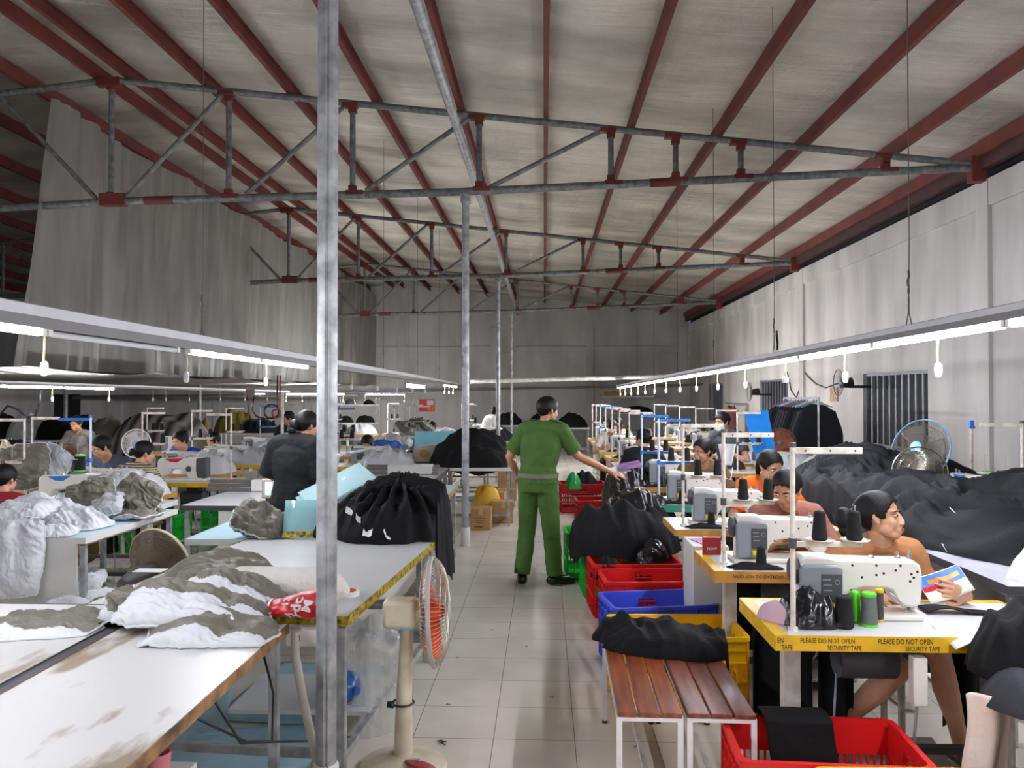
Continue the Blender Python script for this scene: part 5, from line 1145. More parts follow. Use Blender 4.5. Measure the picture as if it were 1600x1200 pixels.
for i, (x, y, w, l, a) in enumerate(((-1.45, 3.75, .7, .5, .2), (-1.35, 4.5, .7, .9, -.1), (-2.0, 4.2, .6, .8, .3))):
    sheet('plastic_sheet', ['nearest pale blue sheet on the floor under the cutting table', 'pale blue sheet on the floor deeper under the cutting table', 'pale blue floor sheet left under the cutting table'][i], 'sheet', lambda u, v: V(((u - .5) * w, (v - .5) * l, .008 + .012 * abs(noise.noise(V((u * 4, v * 4, i)))))), M_bluef, 20, 20, .003, 'blue sheets on the floor', loc=(x, y, 0), rz=a)
b = MB(); b.lathe([(0, 0), (.12, 0), (.125, .02), (.125, .26), (.09, .31), (.03, .34), (.03, .38), (0, .38)], 26); o = obj('water_jug', b, mat('blue_jug', (40, 110, 190), rough=.2, alpha=.85)); o.location = (-1.10, 4.05, .25); o.scale = (.62,) * 3; o.rotation_euler = (R(90), 0, R(50)); o.location.z = .235; tag(o, 'blue water jug lying under the cutting table', 'jug')
b = MB(); b.box((-1.2, 4.1, .145), (.7, .5, .02)); tag(obj('shelf_board', b, M_top), 'board on the lower rails of the cutting table', 'board')
o = heap('plastic_bag', 'clear crinkled plastic bag bulging under the cutting table', 'bag', (-.92, 4.15, 0), 0, mat('clear_plastic', (226, 226, 222), rough=.15, alpha=.35, bump=.8, bscale=20), rx=.22, ry=.24, h=.5, seed=33, amp=.04, ff=10, n=70, m=30, pw=4)
t = thing('white_cabinet', 'white low cabinet with a pink cup under the worn table', 'cabinet', (-1.35, 2.35, 0)); b = MB(); b.box((0, .1, .23), (.36, .4, .46)); obj('body', b, M_panel, t, bevel=.004); b = MB(); b.box((0, -.102, .2), (.33, .01, .24)); obj('front_panel', b, M_top, t)
b = MB(); b.lathe([(0, 0), (.03, 0), (.04, .09), (.036, .09), (.028, .005), (0, .005)], 18); o = obj('pink_cup', b, mat('pink_plastic', (204, 120, 130), rough=.4)); o.location = (-1.24, 2.52, .46); tag(o, 'pink cup on the low cabinet', 'cup')
heap('black_rag', 'black rag on the low cabinet', 'rag', (-1.3, 2.3, .46), 0, M_black, rx=.09, ry=.06, h=.04, seed=3, amp=.015, ff=14, n=40, m=12)
# ---------------------------------------------------------------- crates, benches and black clothes beside the aisle
crate('red crate at the bottom, black cloth hung over its far rim', (1.04, 3.055), R(-3), 'red', W=.68, D=.44, H=.40)
crate('yellow crate at the bottom picture edge, in front of the red crate', (1.24, 2.585), R(1), 'yellow', W=.62, D=.46, H=.41)
crate('yellow crate behind the two slatted benches', (.73, 4.48), R(2), 'yellow', W=.72, D=.46, H=.41)
crate('blue crate behind the yellow crate of the aisle', (.71, 5.07), R(10), 'blue', W=.67, D=.42, H=.41)
crate('nearer of the two red crates behind the blue crate', (.75, 5.72), R(4), 'red', W=.69, D=.44, H=.41)
crate('farther red crate behind the blue crate, partly under the black bags', (.70, 6.28), R(4), 'red', W=.70, D=.44, H=.41)
crate('bright green crate nearer the camera under the black bags', (.62, 6.85), R(3), 'green', W=.62, D=.42, H=.40)
crate('bright green crate next to the green uniform trousers', (.50, 7.50), R(3), 'green', W=.62, D=.42, H=.43)
crate('dark red crate beyond the black bags, with cloth inside', (.70, 9.95), R(3), 'dark red', W=.62, D=.46, H=.40)
crate('dark red crate farthest along the aisle beside the uniform sleeve', (.55, 11.6), R(3), 'dark red', W=.66, D=.5, H=.42)
heap('green_lined_cloth', 'black and green cloth in the farthest dark red crate', 'cloth', (.55, 11.6, .25), 0, M_black, rx=.26, ry=.18, h=.3, seed=61, amp=.05, ff=9, n=50, m=16)
heap('green_bag', 'green plastic bag in the farthest dark red crate', 'bag', (.42, 11.4, .35), 0, mat('green_bag', (20, 140, 60), rough=.3, bump=.4), rx=.12, ry=.1, h=.2, seed=62, amp=.03, ff=12, n=40, m=12)
heap('black_cloth_in_crate', 'black cloth standing in the dark red crate beyond the bags', 'cloth', (.86, 9.95, .06), 0, M_black, rx=.12, ry=.14, h=.46, seed=63, amp=.03, ff=9, n=50, m=16, pw=5)
heap('cloth_scrap', 'black scrap lying in the farther red crate', 'cloth', (.48, 6.12, .30), 0, M_black, rx=.13, ry=.1, h=.13, seed=64, amp=.04, ff=12, n=40, m=14)
# slatted benches
M_redwood = mat('red_brown_planks', (142, 70, 36), rough=.32, var=.5, vscale=4, stretch=(9, .8, 9), rgb2=(92, 40, 20), coat=.35, detail=6)
M_plum = mat('worn_plum_planks', (126, 70, 54), rough=.4, var=.5, vscale=4, stretch=(9, .8, 9), rgb2=(88, 44, 34), coat=.2, detail=6)
for i, (x0, x1, m_, lb) in enumerate(((.285, .545, M_redwood, 'orange-brown slatted bench nearer the open aisle'), (.56, .83, M_plum, 'plum-brown slatted bench nearer the sewing tables'))):
    t = thing('slatted_bench', lb, 'bench', (x0, 3.15, 0), R(-1), 'slatted benches'); w = x1 - x0; L = 1.02
    for k in range(3): b = MB(); sw = w / 3; b.box((sw * (k + .5), L / 2, .44), (sw - .009, L, .02)); obj('slat', b, m_, t, bevel=.003)
    b = MB(); 
    for yy in (.015, L - .015): b.box((w / 2, yy, .422), (w, .022, .016))
    for xx in (.011, w - .011): b.box((xx, L / 2, .422), (.022, L - .06, .016))
    obj('frame', b, mat('white_steel', (224, 224, 220), rough=.4), t)
    for xx in (.011, w - .011):
        for yy in (.015, L - .015): b = MB(); b.box((xx, yy, .212), (.022, .022, .404)); o_ = obj('leg', b, MATS['white_steel'], t); b = MB(); b.box((xx, yy, .005), (.026, .026, .01)); obj('rubber_foot', b, M_blackp, o_)
    b = MB(); b.box((w / 2 + .02, L / 2, .06), (.02, L - .05, .02)); b.box((w / 2, .04 + .0, .06), (w - .03, .02, .02)) if i else None; obj('stretcher', b, MATS['chipped_white_paint'], t)
heap('black_jacket', 'crumpled black jacket thrown across the back of both benches', 'jacket', (.62, 3.95, .452), R(-12), M_black, rx=.34, ry=.17, h=.07, seed=86, fa=.35, ff=6, amp=.055, pw=3, n=160, m=50, wob=.3, an=.25, edge=[(1, .1, .25, 1.6)], bumps=((-.26, .08, .09, .06), (-.05, .04, .12, .02)))
# cloth hung over the red crate's far rim
def hung(u, v):
    x = .87 + .255 * u; w_ = .006 * noise.noise(V((u * 5, v * 4, 2))) - (x - .87) * .05
    if v < .2: return V((x, 3.305 + w_, .30 + .6 * v))
    if v < .4: return V((x, 3.305 - (v - .2) * .62 + w_, .422 + .006 * math.sin(PI * (v - .2) / .2)))
    return V((x + .05 * (v - .4), 3.178 - .06 * (v - .4) + w_, .42 - .50 * (v - .4)))
sheet('black_cloth', 'black cloth hanging over the far rim of the bottom red crate', 'cloth', hung, M_black, 30, 40, .006)
# black bags on the crates
M_shinyb = mat('black_plastic_film', (20, 20, 22), rough=.22, var=.3, bump=.7, bscale=16)
heap('garment_bag', 'big pile of black garments heaped on the green and red crates', 'garments', (.66, 6.72, .40), R(10), M_black, rx=.50, ry=.42, h=.36, seed=71, fa=.3, ff=6, amp=.05, pw=3, n=140, m=46, edge=[(-1, 0, .40, 1.0), (0, -1, .36, .6)])
heap('plastic_bag', 'glossy black plastic bag on top of the garments on the crates', 'bag', (.80, 6.95, .62), R(20), M_shinyb, rx=.32, ry=.26, h=.20, seed=72, ff=9, amp=.06, n=90, m=30)
heap('plastic_bag', 'glossy black bag slumping in the corner of the farther red crate', 'bag', (.86, 6.36, .38), R(60), M_shinyb, rx=.20, ry=.12, h=.14, seed=73, ff=9, amp=.04, n=60, m=20)
heap('plastic_bag', 'black plastic bundle beside the papers handed over in the aisle', 'bag', (.90, 8.45, .62), R(20), M_shinyb, rx=.34, ry=.30, h=.28, seed=74, ff=8, amp=.07, n=90, m=30, edge=[(-1, 0, .2, 1.2)])
t = thing('round_stool', 'light wooden round stool under the black bundle', 'stool', (.88, 8.3, 0), 0); b = MB(); b.lathe([(0, .58), (.17, .58), (.17, .615), (0, .615)], 26); obj('seat', b, M_wood_edge, t)
for a in range(4): b = MB(); b.tube([(.11 * math.cos(a * PI / 2 + .7), .11 * math.sin(a * PI / 2 + .7), .58), (.16 * math.cos(a * PI / 2 + .7), .16 * math.sin(a * PI / 2 + .7), 0)], .018, 8); obj('leg', b, M_legp, t)
for i, (cx, cy, rz, c) in enumerate(((966, 734, .3, (235, 235, 240)), (985, 727, .1, (150, 110, 160)))):
    p = at(cx, cy, 7.42); b = MB(); b.box((0, 0, 0), (.2, .14, .003)); o = obj('paper_sheet', b, mat('paper_%d' % i, c, rough=.6, var=.1 if i == 0 else .6, vscale=14)); o.location = p; o.rotation_euler = (R(20), R(-10), rz); tag(o, ['white papers held out by the person in green uniform', 'purple printed leaflet beside the papers held out'][i], 'paper', 'papers')
# items on the nearest sewing table
T1 = V((.915, 3.18, .75))
cone(at(1319, 979, 3.27) * 1, 'wide black thread cone at the front of the nearest table', 'cones on the nearest table', r0=.038, r1=.031, h=.128)
for n_ in ('x',):
    p = on(1319, 981, .752)
bpy.context.view_layer.update()
def on_table(o, px, py): p = on(px, py, .7515); o.location = p; return o
on_table(C.objects[-1], 1319, 981) if False else None
last = [o for o in C.objects if o.name.startswith('thread_cone') and o.get('label', '').startswith('wide black')][0]; on_table(last, 1319, 980)
c2 = cone(on(1358, 977, .752), 'grey thread cone with green cap on the nearest table', 'cones on the nearest table', m=mat('grey_thread', (104, 108, 104), rough=.8, bump=.3, bscale=120, stretch=(1, 1, 6)), r0=.034, r1=.028, h=.125, cap=mat('green_cap', (92, 222, 40), rough=.35))
c3 = cone(on(1374, 970, .752), 'slim dark grey spool with yellow ends on the nearest table', 'cones on the nearest table', m=mat('dark_grey_thread', (76, 74, 70), rough=.8, bump=.3, bscale=120), r0=.0175, r1=.0165, h=.125, cap=mat('yellow_cap', (236, 190, 24), rough=.35))
b = MB(); b.box((0, 0, .066), (.032, .032, .13)); o = obj('glue_stick', b, MATS['green_cap'], bevel=.008); o.location = on(1338, 972, .752); o.rotation_euler = (0, R(-3), R(20)); tag(o, 'bright green upright stick between the cones on the nearest table', 'stick')
heap('plastic_bag', 'crumpled glossy black bag behind the nearest thread pole', 'bag', (*on(1266, 974, .752).to_2d(), .752), R(-10), M_shinyb, rx=.13, ry=.085, h=.11, seed=81, ff=13, amp=.05, n=80, m=28, pw=1.6)
heap('pink_cloth', 'pale pink cloth at the end of the nearest table', 'cloth', (*on(1213, 968, .752).to_2d(), .752), R(30), mat('pink_cloth', (206, 172, 186), rough=.8), rx=.05, ry=.09, h=.05, seed=82, ff=14, amp=.035, n=50, m=18)
b = MB(); b.tube([(-.05, 0, .012), (0, 0, .012), (.05, 0, .014)], [.012, .014, .010], 8); o = obj('marker_pen', b, M_blackp); o.location = on(1306, 981, .752); o.rotation_euler = (0, 0, R(-20)); tag(o, 'black marker lying by the wide black cone', 'pen')
b = MB(); b.box((0, 0, .012), (.012, .05, .022)); o = obj('red_clip', b, mat('dark_red_plastic', (150, 20, 24), rough=.4), bevel=.004); o.location = on(1384, 955, .752); tag(o, 'small red clip on the nearest table behind the yellow-ended spool', 'clip')
sheet('black_strip', 'black fabric strip under the needle of the nearest machine', 'cloth', lambda u, v: V((.36 * u, .0 + .07 * v * (1.6 - u), .006 + .03 * math.sin(PI * min(1, u * 1.8)) * (1 - v * .4) * max(0, 1 - u * 1.3))), M_black, 30, 12, .004, loc=(1.65, 3.50, .752), rz=R(-2))
# leaflet held up
t = thing('leaflet', 'colourful leaflet with blue sky held by the sewer in the tan tee', 'leaflet', at(1476, 912, 3.655)); b = MB(); b.grid(lambda u, v: V((.215 * (u - .5), .02 * math.sin(PI * u), .13 * (v - .5))), 16, 8); lf = obj('leaflet_sheet', b, mat('leaflet_white', (230, 228, 224), rough=.4), t, smooth=180, solid=.001)
t.rotation_euler = (R(-38), R(-16), R(8))
for nm, x0, x1, z0, z1, col in (('printed_sky', -.105, .105, .0, .062, (70, 130, 220)), ('printed_band', -.105, .05, -.012, .012, (200, 40, 44)), ('printed_sun', -.06, .0, .02, .045, (236, 140, 50)), ('printed_heading', .0, .09, .018, .040, (240, 176, 70))):
    b = MB(); k = {'printed_sky': 0, 'printed_band': .0006, 'printed_sun': .0008, 'printed_heading': .001}[nm]
    b.grid(lambda u, v: V((x0 + (x1 - x0) * u, .02 * math.sin(PI * ((x0 + (x1 - x0) * u) / .215 + .5)) - .0008 - k, z0 + (z1 - z0) * v * (1 - .25 * math.sin(PI * u) * (k > .0007)))), 14, 4); obj(nm, b, mat(nm, col, rough=.4, var=.25, vscale=30), t, smooth=180)
# red box, leaflet and small tools on the second table
b = MB(); b.box((0, 0, .05), (.105, .03, .10)); o = obj('red_box', b, mat('deep_red_card', (158, 26, 36), rough=.45), bevel=.002); o.location = (*on(1112, 866, .752).to_2d(), .752); tag(o, 'small red box with white word on the second sewing table', 'box'); text('NOW', .022, M_paper, o, face_y(-.03, -.0156, .028), 'lettering')
t = thing('booklet', 'blue printed booklet lying at the corner of the second table', 'booklet', (1.03, 5.12, .762), R(15)); b = MB(); b.box((0, 0, .002), (.14, .2, .004)); obj('cover', b, mat('booklet_blue', (60, 110, 210), rough=.4, rgb2=(230, 120, 50), vscale=16), t)
t = thing('white_carton', 'white carton with a blue booklet on top behind the second table\'s corner', 'box', (1.03, 5.13, 0)); b = MB(); b.box((0, 0, .38), (.22, .34, .76)); obj('box_body', b, M_panel, t, bevel=.006)
b = MB(); b.tube([(-.06, 0, .008), (.02, 0, .008), (.05, .01, .008)], [.008, .007, .003], 8); b.tube([(-.06, .03, .008), (.0, .008, .008), (.05, -.006, .008)], [.008, .007, .003], 8); o = obj('scissors', b, mat('green_handle', (40, 120, 70), rough=.4)); o.location = (*on(1215, 858, .752).to_2d(), .752); tag(o, 'green-handled scissors on the second table', 'scissors')
# garments stacked at the right picture edge, on a trolley
t = thing('garment_trolley', 'grey steel trolley under the black garments at the right picture edge', 'trolley', (1.93, 2.95, 0))
for x in (-.22, .3):
    for y in (-.2, .2): b = MB(); b.box((x, y, .32), (.04, .04, .64)); obj('leg', b, M_dgrey, t)
b = MB(); b.box((.04, 0, .655), (.60, .46, .03)); obj('tray', b, M_dgrey, t)
heap('garment_stack', 'stack of folded black garments at the right picture edge', 'garments', (1.95, 2.98, .672), R(-12), M_black, rx=.36, ry=.27, h=.22, seed=91, fa=.1, ff=7, amp=.05, pw=4.5, n=130, m=44, an=.2, edge=[(-.2, -1, .24, .6)])
heap('folded_jacket', 'dark padded jacket under the folded black garments, overhanging the trolley', 'jacket', (1.92, 2.86, .60), R(-8), mat('dark_padded', (44, 46, 52), rough=.75, bump=.3, bscale=10), rx=.34, ry=.24, h=.15, seed=92, fa=.1, ff=5, amp=.03, pw=4, n=110, m=34, edge=[(0, -1, .18, 1.0)])
sheet('hanging_garment', 'black garment hanging down from the trolley to the floor', 'garment', lambda u, v: V((1.58 + .42 * u + .03 * noise.noise(V((u * 6, v * 2, 3))), 2.66 + .03 * math.sin(u * 9 + v) - .02 * v, .66 - .62 * v)), M_black, 50, 40, .012)
sheet('white_cloth', 'off-white cloth with frayed edge hanging beside the black garments', 'cloth', lambda u, v: V((1.49 + .15 * u + .01 * math.sin(v * 6), 2.88 + .02 * math.sin(u * 8 + v * 2), .64 - (.34 + .10 * math.sin(u * 3 + .5) + .015 * math.sin(u * 40)) * v)), mat('off_white_cloth', (224, 208, 200), rough=.9, bump=.2), 60, 30, .004)
sheet('white_paper_sheet', 'white sheet tucked under the black garments at the table end', 'paper', lambda u, v: V((1.58 + .26 * u, 3.13 + .2 * v - .1 * u, .76 + .02 * math.sin(u * 3) - .12 * max(0, .35 - u) * (1 - v))), M_paper, 16, 12, .002)
sheet('hanging_cloth', 'black cloth hanging under the nearest table next to its leg', 'cloth', lambda u, v: V((.98 + .26 * u, 3.78 + .03 * math.sin(u * 11), .66 - .5 * v - .06 * math.sin(u * 5))), M_black, 40, 20, .006)
sheet('hanging_cloth', 'black cloth hanging under the nearest table at the sewer\'s knee', 'cloth', lambda u, v: V((1.24 + .16 * u, 3.66 + .03 * math.sin(u * 9), .64 - .42 * v - .05 * math.sin(u * 4))), M_black, 30, 20, .006)
sheet('hanging_cloth', 'black cloth hanging behind the nearest table at its far end', 'cloth', lambda u, v: V((1.86 + .22 * u, 3.80 + .03 * math.sin(u * 9), .70 - .55 * v)), M_black, 30, 20, .006)
sheet('hanging_cloth', 'black cloth hanging under the second sewing table', 'cloth', lambda u, v: V((1.05 + .42 * u, 4.75 + .03 * math.sin(u * 11), .66 - .4 * v - .06 * math.sin(u * 5))), M_black, 40, 20, .006)
# small benches under the tables
for i, (x, y) in enumerate(((1.19, 4.12), (1.10, 5.32))):
    t = thing('small_bench', ['red-brown plank bench beside the nearest table, behind its taped corner', 'red-brown plank bench beside the second table'][i], 'bench', (x, y, 0)); 
    for k in range(2): b = MB(); b.box((.07 * k, 0, .46), (.062, .5, .02)); obj('slat', b, M_redwood, t)
    for yy in (-.22, .22):
        for xx in (-.02, .09): b = MB(); b.box((xx, yy, .225), (.02, .02, .45)); obj('leg', b, M_legp, t)
# ---------------------------------------------------------------- lay table along the right wall with the big black heap
work_table('long lilac-white lay table against the right wall, buried under black clothes', 2.22, 4.0, 3.9, 8.9, .78, mat('lilac_white_top', (208, 206, 216), rough=.35), M_rubber, 'cutting tables')
M_hb = mat('black_twill', (17, 19, 24), rough=.75, var=.25, bump=.5, bscale=8, detail=5, spec=.35)
bh = heap('black_clothes_heap', 'huge heap of black clothes covering the lay table', 'clothes', (3.05, 6.25, .78), 0, M_hb, rx=.95, ry=2.35, h=.24, seed=101, fa=.9, ff=5.6, amp=.17, pw=3, n=300, m=90, wob=.10, an=.35, lump=.35, bumps=((-.25, 1.1, .6, .10), (.6, -1.0, .5, .10), (-.4, -.6, .45, .04), (.0, -.05, .42, -.20), (.62, .30, .42, -.20)), edge=[(-1, 0, .80, .9)], kind='stuff', relax=2)
for i, (px_, py_, Y) in enumerate(((1405, 838, 4.75), (1474, 858, 4.6), (1488, 800, 5.2), (1388, 722, 7))):
    b = MB(); b.grid(lambda u, v: V((.05 * u * (1 - .4 * v), .004 * math.sin(5 * u), .07 * v - .035)), 5, 5); o = obj('white_tag', b, M_paper, solid=.001); p, nn = hit(bh, px_, py_); o.location = (p or at(px_, py_, Y)) + V((0, -.006, .012)); o.rotation_euler = (R(-55), R(20 * i), R(15 * i)); 
    if i < 3: tag(o, ['white tag on the heap by the tan shoulder', 'lowest white tag on the front slope of the heap', 'white tag below the chrome-caged fan'][i], 'tag', 'tags on the clothes heap')
    else: bpy.data.objects.remove(o)
heap('white_cloth_pile', 'rumpled white cloth at the near end of the lay table', 'cloth', (2.62, 4.02, .78), 0, M_white_f, rx=.30, ry=.22, h=.20, seed=103, amp=.05, ff=8, n=80, m=26)
M_chr = mat('chrome_wire', (190, 186, 176), rough=.25, metal=.9, var=.15)
fc = at(1437, 738, 6.35); fan('chrome-caged fan with round pink badge on the clothes heap', fc, (-.25, -1, .10), .198, (fc.x + .05, fc.y + .12), (M_chr, M_dgrey, M_chr), wires=110, blade=(60, 62, 50), badge=mat('pinkish_badge', (226, 206, 196), rough=.4), basez=.80, depth=.05, mot=.1)
fb = at(1438, 702, 7.15); fb_o = fan('pale blue pedestal fan tilted behind the chrome-caged fan', fb, (-.78, -.50, .30), .27, (at(1480, 760, 7.25).x + .04, 7.3), (mat('dusty_grey_wire', (120, 112, 100), rough=.6), mat('pale_blue_plastic', (128, 176, 224), rough=.35), mat('sky_blue_band', (150, 206, 246), rough=.35)), wires=80, blade=(110, 104, 96), basez=.80, depth=.07, mot=.17)
# standing overlock machine and thread stands by the wall
sx = at(1333, 770, 6.2)
M_palep = MATS['pale_pole']
sp_ = at(1333, 790, 6.0)
for i, (px_, Y) in enumerate(((1333, 5.9), (1597, 5.0))):
    p = at(px_, 700, Y); tbl = sewing_table(['white machine table behind the clothes heap by the right wall', 'machine table at the right picture edge behind the heap'][i], (p.x - .05, Y - .05, 0), R(90 if i == 0 else 0), M_wood_edge, 1, 'machine tables by the right wall') if False else None
mt = work_table('white machine table behind the black heap, against the right wall', 4.02, 4.78, 4.6, 8.2, .75, M_top, M_wood_edge, 'machine tables')
p = at(1433, 800, 6.5)
ps = at(1518, 700, 7.6); t = thing('thread_stand', 'lone white thread pole with blue clamp beside the blue fan', 'thread stand', (ps.x, 7.6, .75)); b = MB(); b.tube([(0, 0, 0), (0, 0, .66)], .014, 12); obj('pole', b, M_stand, t); b = MB(); b.box((0, 0, .67), (.035, .035, .07)); b.box((0, -.01, .64), (.05, .02, .02)); obj('clamp', b, M_blue, t)
b = MB(); b.lathe([(0, .02), (.13, .02), (.14, .03), (0, .03)], 24, c=(.09, -.08, 0)); obj('spool_tray', b, M_stand, t); b = MB(); b.tube([(.05, -.02, .03), (.05, -.02, .22)], .004, 6); obj('spool_pin', b, M_steel, t)
cone((ps.x + .10, 7.52, .781), 'large grey thread cone on the lone stand by the right wall', 'grey cones', m=MATS['grey_thread'], r0=.055, r1=.047, h=.20, cap=MATS['green_cap'])
gm = machine(2, (3.52, 6.42, .785), R(90), 'white machine with round dark handwheel behind the clothes heap', 'machines by the right wall')
st2 = stand('white', (at(1597, 700, 6.0).x, 6.0, .75), R(170), 'cream thread stand at the right picture edge', 'thread stands by the right wall')
# garment racks on the right wall
t = thing('clothes_rack', 'tubular rack holding dark navy garments against the right wall', 'rack', (3.6, 11.2, 0)); q0 = V((3.6, 11.2, 0))
A0, A1 = at(1225, 622, 12.3), at(1279, 622, 10.4)
b = MB(); b.tube([A0 - q0, A1 - q0], .014, 10); b.tube([(A1 - q0).xyz, V(((A1 - q0).x, (A1 - q0).y, .0))], .014, 10); b.tube([(A0 - q0).xyz, V(((A0 - q0).x, (A0 - q0).y, .0))], .014, 10); obj('rack_frame', b, M_galv, t)
cols = [(214, 60, 80), (60, 120, 210), (120, 200, 190), (230, 230, 230), (200, 120, 170), (60, 160, 120)]
for k in range(12):
    p = A0.lerp(A1, (k + .5) / 12); b = MB()
    b.tube([(0, 0, .03), (.015, 0, .05), (0, 0, .06), (-.01, 0, .04)], .004, 6); b.tube([(-.02, 0, .0), (0, 0, .03), (.02, 0, .0)], .006, 6); b.tube([(-.21, 0, -.07), (0, 0, .012), (.21, 0, -.07)], .007, 6)
    h_ = obj('coat_hanger', b, mat('hanger_%d' % (k % 6), cols[k % 6], rough=.35)); h_.location = p + V((0, 0, -.05)); h_.rotation_euler = (0, 0, R(8)); tag(h_, '%s coloured plastic hanger from the wall end on the navy garment rack' % ORD[k].replace('nearest', 'first'), 'hanger', 'hangers on the rack')
    def gar(u, v, k=k):
        a = 2 * PI * u; w_ = .25 + .10 * min(1, v * 2.5); sh = -.10 * abs(math.cos(a)) ** 1.5 * (1 - v)
        return V((w_ * math.cos(a) * (1 + .04 * noise.noise(V((v * 3, k, 0)))), (.035 + .03 * v) * math.sin(a) + .01 * math.sin(a * 5 + k), -.06 + sh - .78 * v + .02 * noise.noise(V((u * 6, k, 0)))))
    b = MB(); b.grid(gar, 28, 14, wrap=True); g_ = obj('navy_garment', b, M_navy, smooth=180, solid=.004); g_.location = p + V((0, 0, -.02)); g_.rotation_euler = (0, 0, R(8)); tag(g_, '%s dark navy garment from the wall end on the rack' % ORD[k].replace('nearest', 'first'), 'garment', 'garments on the rack')
t = thing('clothes_rail', 'small wall rail with one pinkish brown coat', 'rail', (4.70, 19.75, at(1143, 632, 19.2).z + .02)); b = MB(); b.tube([(.15, -.6, 0), (-.15, -.6, 0)], .01, 8); b.tube([(-.12, -.7, 0), (-.12, .5, 0)], .012, 8); obj('rail_bar', b, M_dgrey, t)
p = at(1143, 632, 19.2)
def coat(u, v):
    a = 2 * PI * u; w_ = .24 + .12 * v; return V((w_ * math.cos(a), (.07 + .05 * v) * math.sin(a) + .02 * math.sin(a * 4), -.08 * abs(math.cos(a)) * (1 - v) - .95 * v + .02 * math.sin(a * 3)))
b = MB(); b.grid(coat, 36, 14, wrap=True); o = obj('coat', b, cloth_m('dusty_pink_coat', (142, 84, 74)), smooth=180, solid=.005); o.location = p; o.rotation_euler = (0, 0, R(60)); tag(o, 'dusty pink-brown coat hanging by the far right windows', 'coat')
p = at(1186, 668, 9.85); p.z = 1.26; b = MB(); b.prism([(-.17, .2), (.11, .25), (.24, -.50), (-.02, -.50)], .01, M=Matrix(((1, 0, 0), (0, 0, 1), (0, 1, 0)))); o = obj('blue_board', b, mat('azure_plastic', (24, 140, 236), rough=.35)); o.location = p; o.rotation_euler = (R(-3), 0, 0); tag(o, 'azure blue plastic board beside the masked sewer', 'board')
fd = at(1219, 693, 9.9); fan('rusty orange fan disc below the navy garments', fd, (-.2, -1, .1), .185, (fd.x, fd.y + .2), (mat('rust_wire', (150, 84, 50), rough=.7), mat('rust_plastic', (140, 80, 50), rough=.6), M_dgrey), wires=90, blade=(190, 84, 42), basez=0, depth=.04, mot=.12)
for i, (px_, py_, Y) in enumerate(((1340, 598, 12.2), (1200, 612, 17.4))):
    p = at(px_, py_, Y); p.x = min(p.x, XR - .28); t = thing('wall_fan', ['dark wall fan seen from behind beside the nearest barred window', 'dark wall fan before the middle barred window'][i], 'fan', p)
    b = MB(); b.lathe([(0, -.13), (.06, -.12), (.075, -.02), (.07, .06), (0, .08)], 18, M=Matrix.Rotation(R(80), 3, 'Y')); obj('motor_housing', b, M_blackp, t)
    b = MB(); b.box((.16, 0, -.06), (.34, .05, .04)); obj('wall_arm', b, M_blackp, t)
    b = MB(); 
    for k in range(30): a = 2 * PI * k / 30; b.tube([(-.12, .05 * math.cos(a), .05 * math.sin(a)), (-.15, .2 * math.cos(a), .2 * math.sin(a))], .002, 4)
    b.tube([(-.15, .2 * math.cos(2 * PI * k / 30), .2 * math.sin(2 * PI * k / 30)) for k in range(30)], .006, 6, closed=True); obj('cage', b, M_dgrey, t)
p0 = on(1303, 616, 1.7); p = V((XR - .01, 0, 0)); r_ = ray(1303, 616); tt = (XR - .012) / r_.x; p = CAM + r_ * tt
b = MB(); b.box((0, 0, 0), (.012, .34, .24)); o = obj('wall_notice', b, mat('brown_notice', (120, 84, 66), rough=.6, rgb2=(180, 150, 120), vscale=18)); o.location = p; tag(o, 'small brown notice board on the right wall above the navy garments', 'notice')
heap('grey_green_bag', 'grey-green sacking behind the black heap under the barred window', 'sack', (3.3, 8.9, .78), 0, mat('sacking', (150, 152, 138), rough=.9, bump=.2), rx=.5, ry=.35, h=.30, seed=111, amp=.05, ff=6, n=80, m=24)
p = at(1139, 705, 5.62); o = sheet('fabric_mask', 'white face mask hanging from the second stand\'s top', 'mask', lambda u, v: V((.10 * (u - .5) * (1 - .5 * v), .02 * math.sin(PI * u), -.12 * v)), M_whitec, 10, 10, .002, loc=at(1136, 694, 4.50)); b = MB(); b.tube([(-.02, 0, -.12), (-.01, 0, -.19), (.02, 0, -.2), (.03, 0, -.13)], .003, 6); obj('ear_loop', b, M_whitec, o, smooth=180)
# ---------------------------------------------------------------- left bay and far workstations
def wk(label_bits, X, Y, rz, var, key, group, edge=None, cones=True, kind=1, seed=0, cloth=None, z=0):
    """one sewing place: table, machine, thread stand, cones, a heap of work"""
    lt = label_bits
    t = sewing_table('white sewing table ' + lt, (X, Y, 0), rz, edge or M_tape, kind, group + ' tables')
    L = lambda x, y, zz=TH: Matrix.Rotation(rz, 3, 'Z') @ V((x, y, 0)) + V((X, Y, zz))
    machine(var, L(.30, .29), rz, 'sewing machine on the table ' + lt, group + ' machines')
    if key:
        sp = L(.10, .16); stand(key, sp, rz, 'thread stand on the table ' + lt, group + ' thread stands')
        if cones:
            for q, dx in enumerate((.11, .25)): cone(L(.10 + dx, .16, TH + .361), 'black cone on the %s stand pin %s' % (('inner', 'outer')[q], lt), group + ' cones', tilt=None)
    if cloth:
        heap('cloth_pile', cloth[0] + ' on the table ' + lt, 'cloth', tuple(L(.82, .28)), rz + .3, cloth[1], group=group + ' cloth piles', rx=.36, ry=.26, h=.20, seed=seed, amp=.06, ff=9, n=70, m=22, edge=None)
MW, MB_, MO = M_white_f, M_black, M_olive_f
sewing_table('white sewing table behind the white quilts at the left picture edge', (-3.30, 7.03, 0), PI, M_panel, 1, 'left bay tables'); lm = machine(2, (at(163, 805, 6.75).x, 6.74, .752), PI, 'white and grey machine with blue panel behind the white quilts', 'left bay machines')
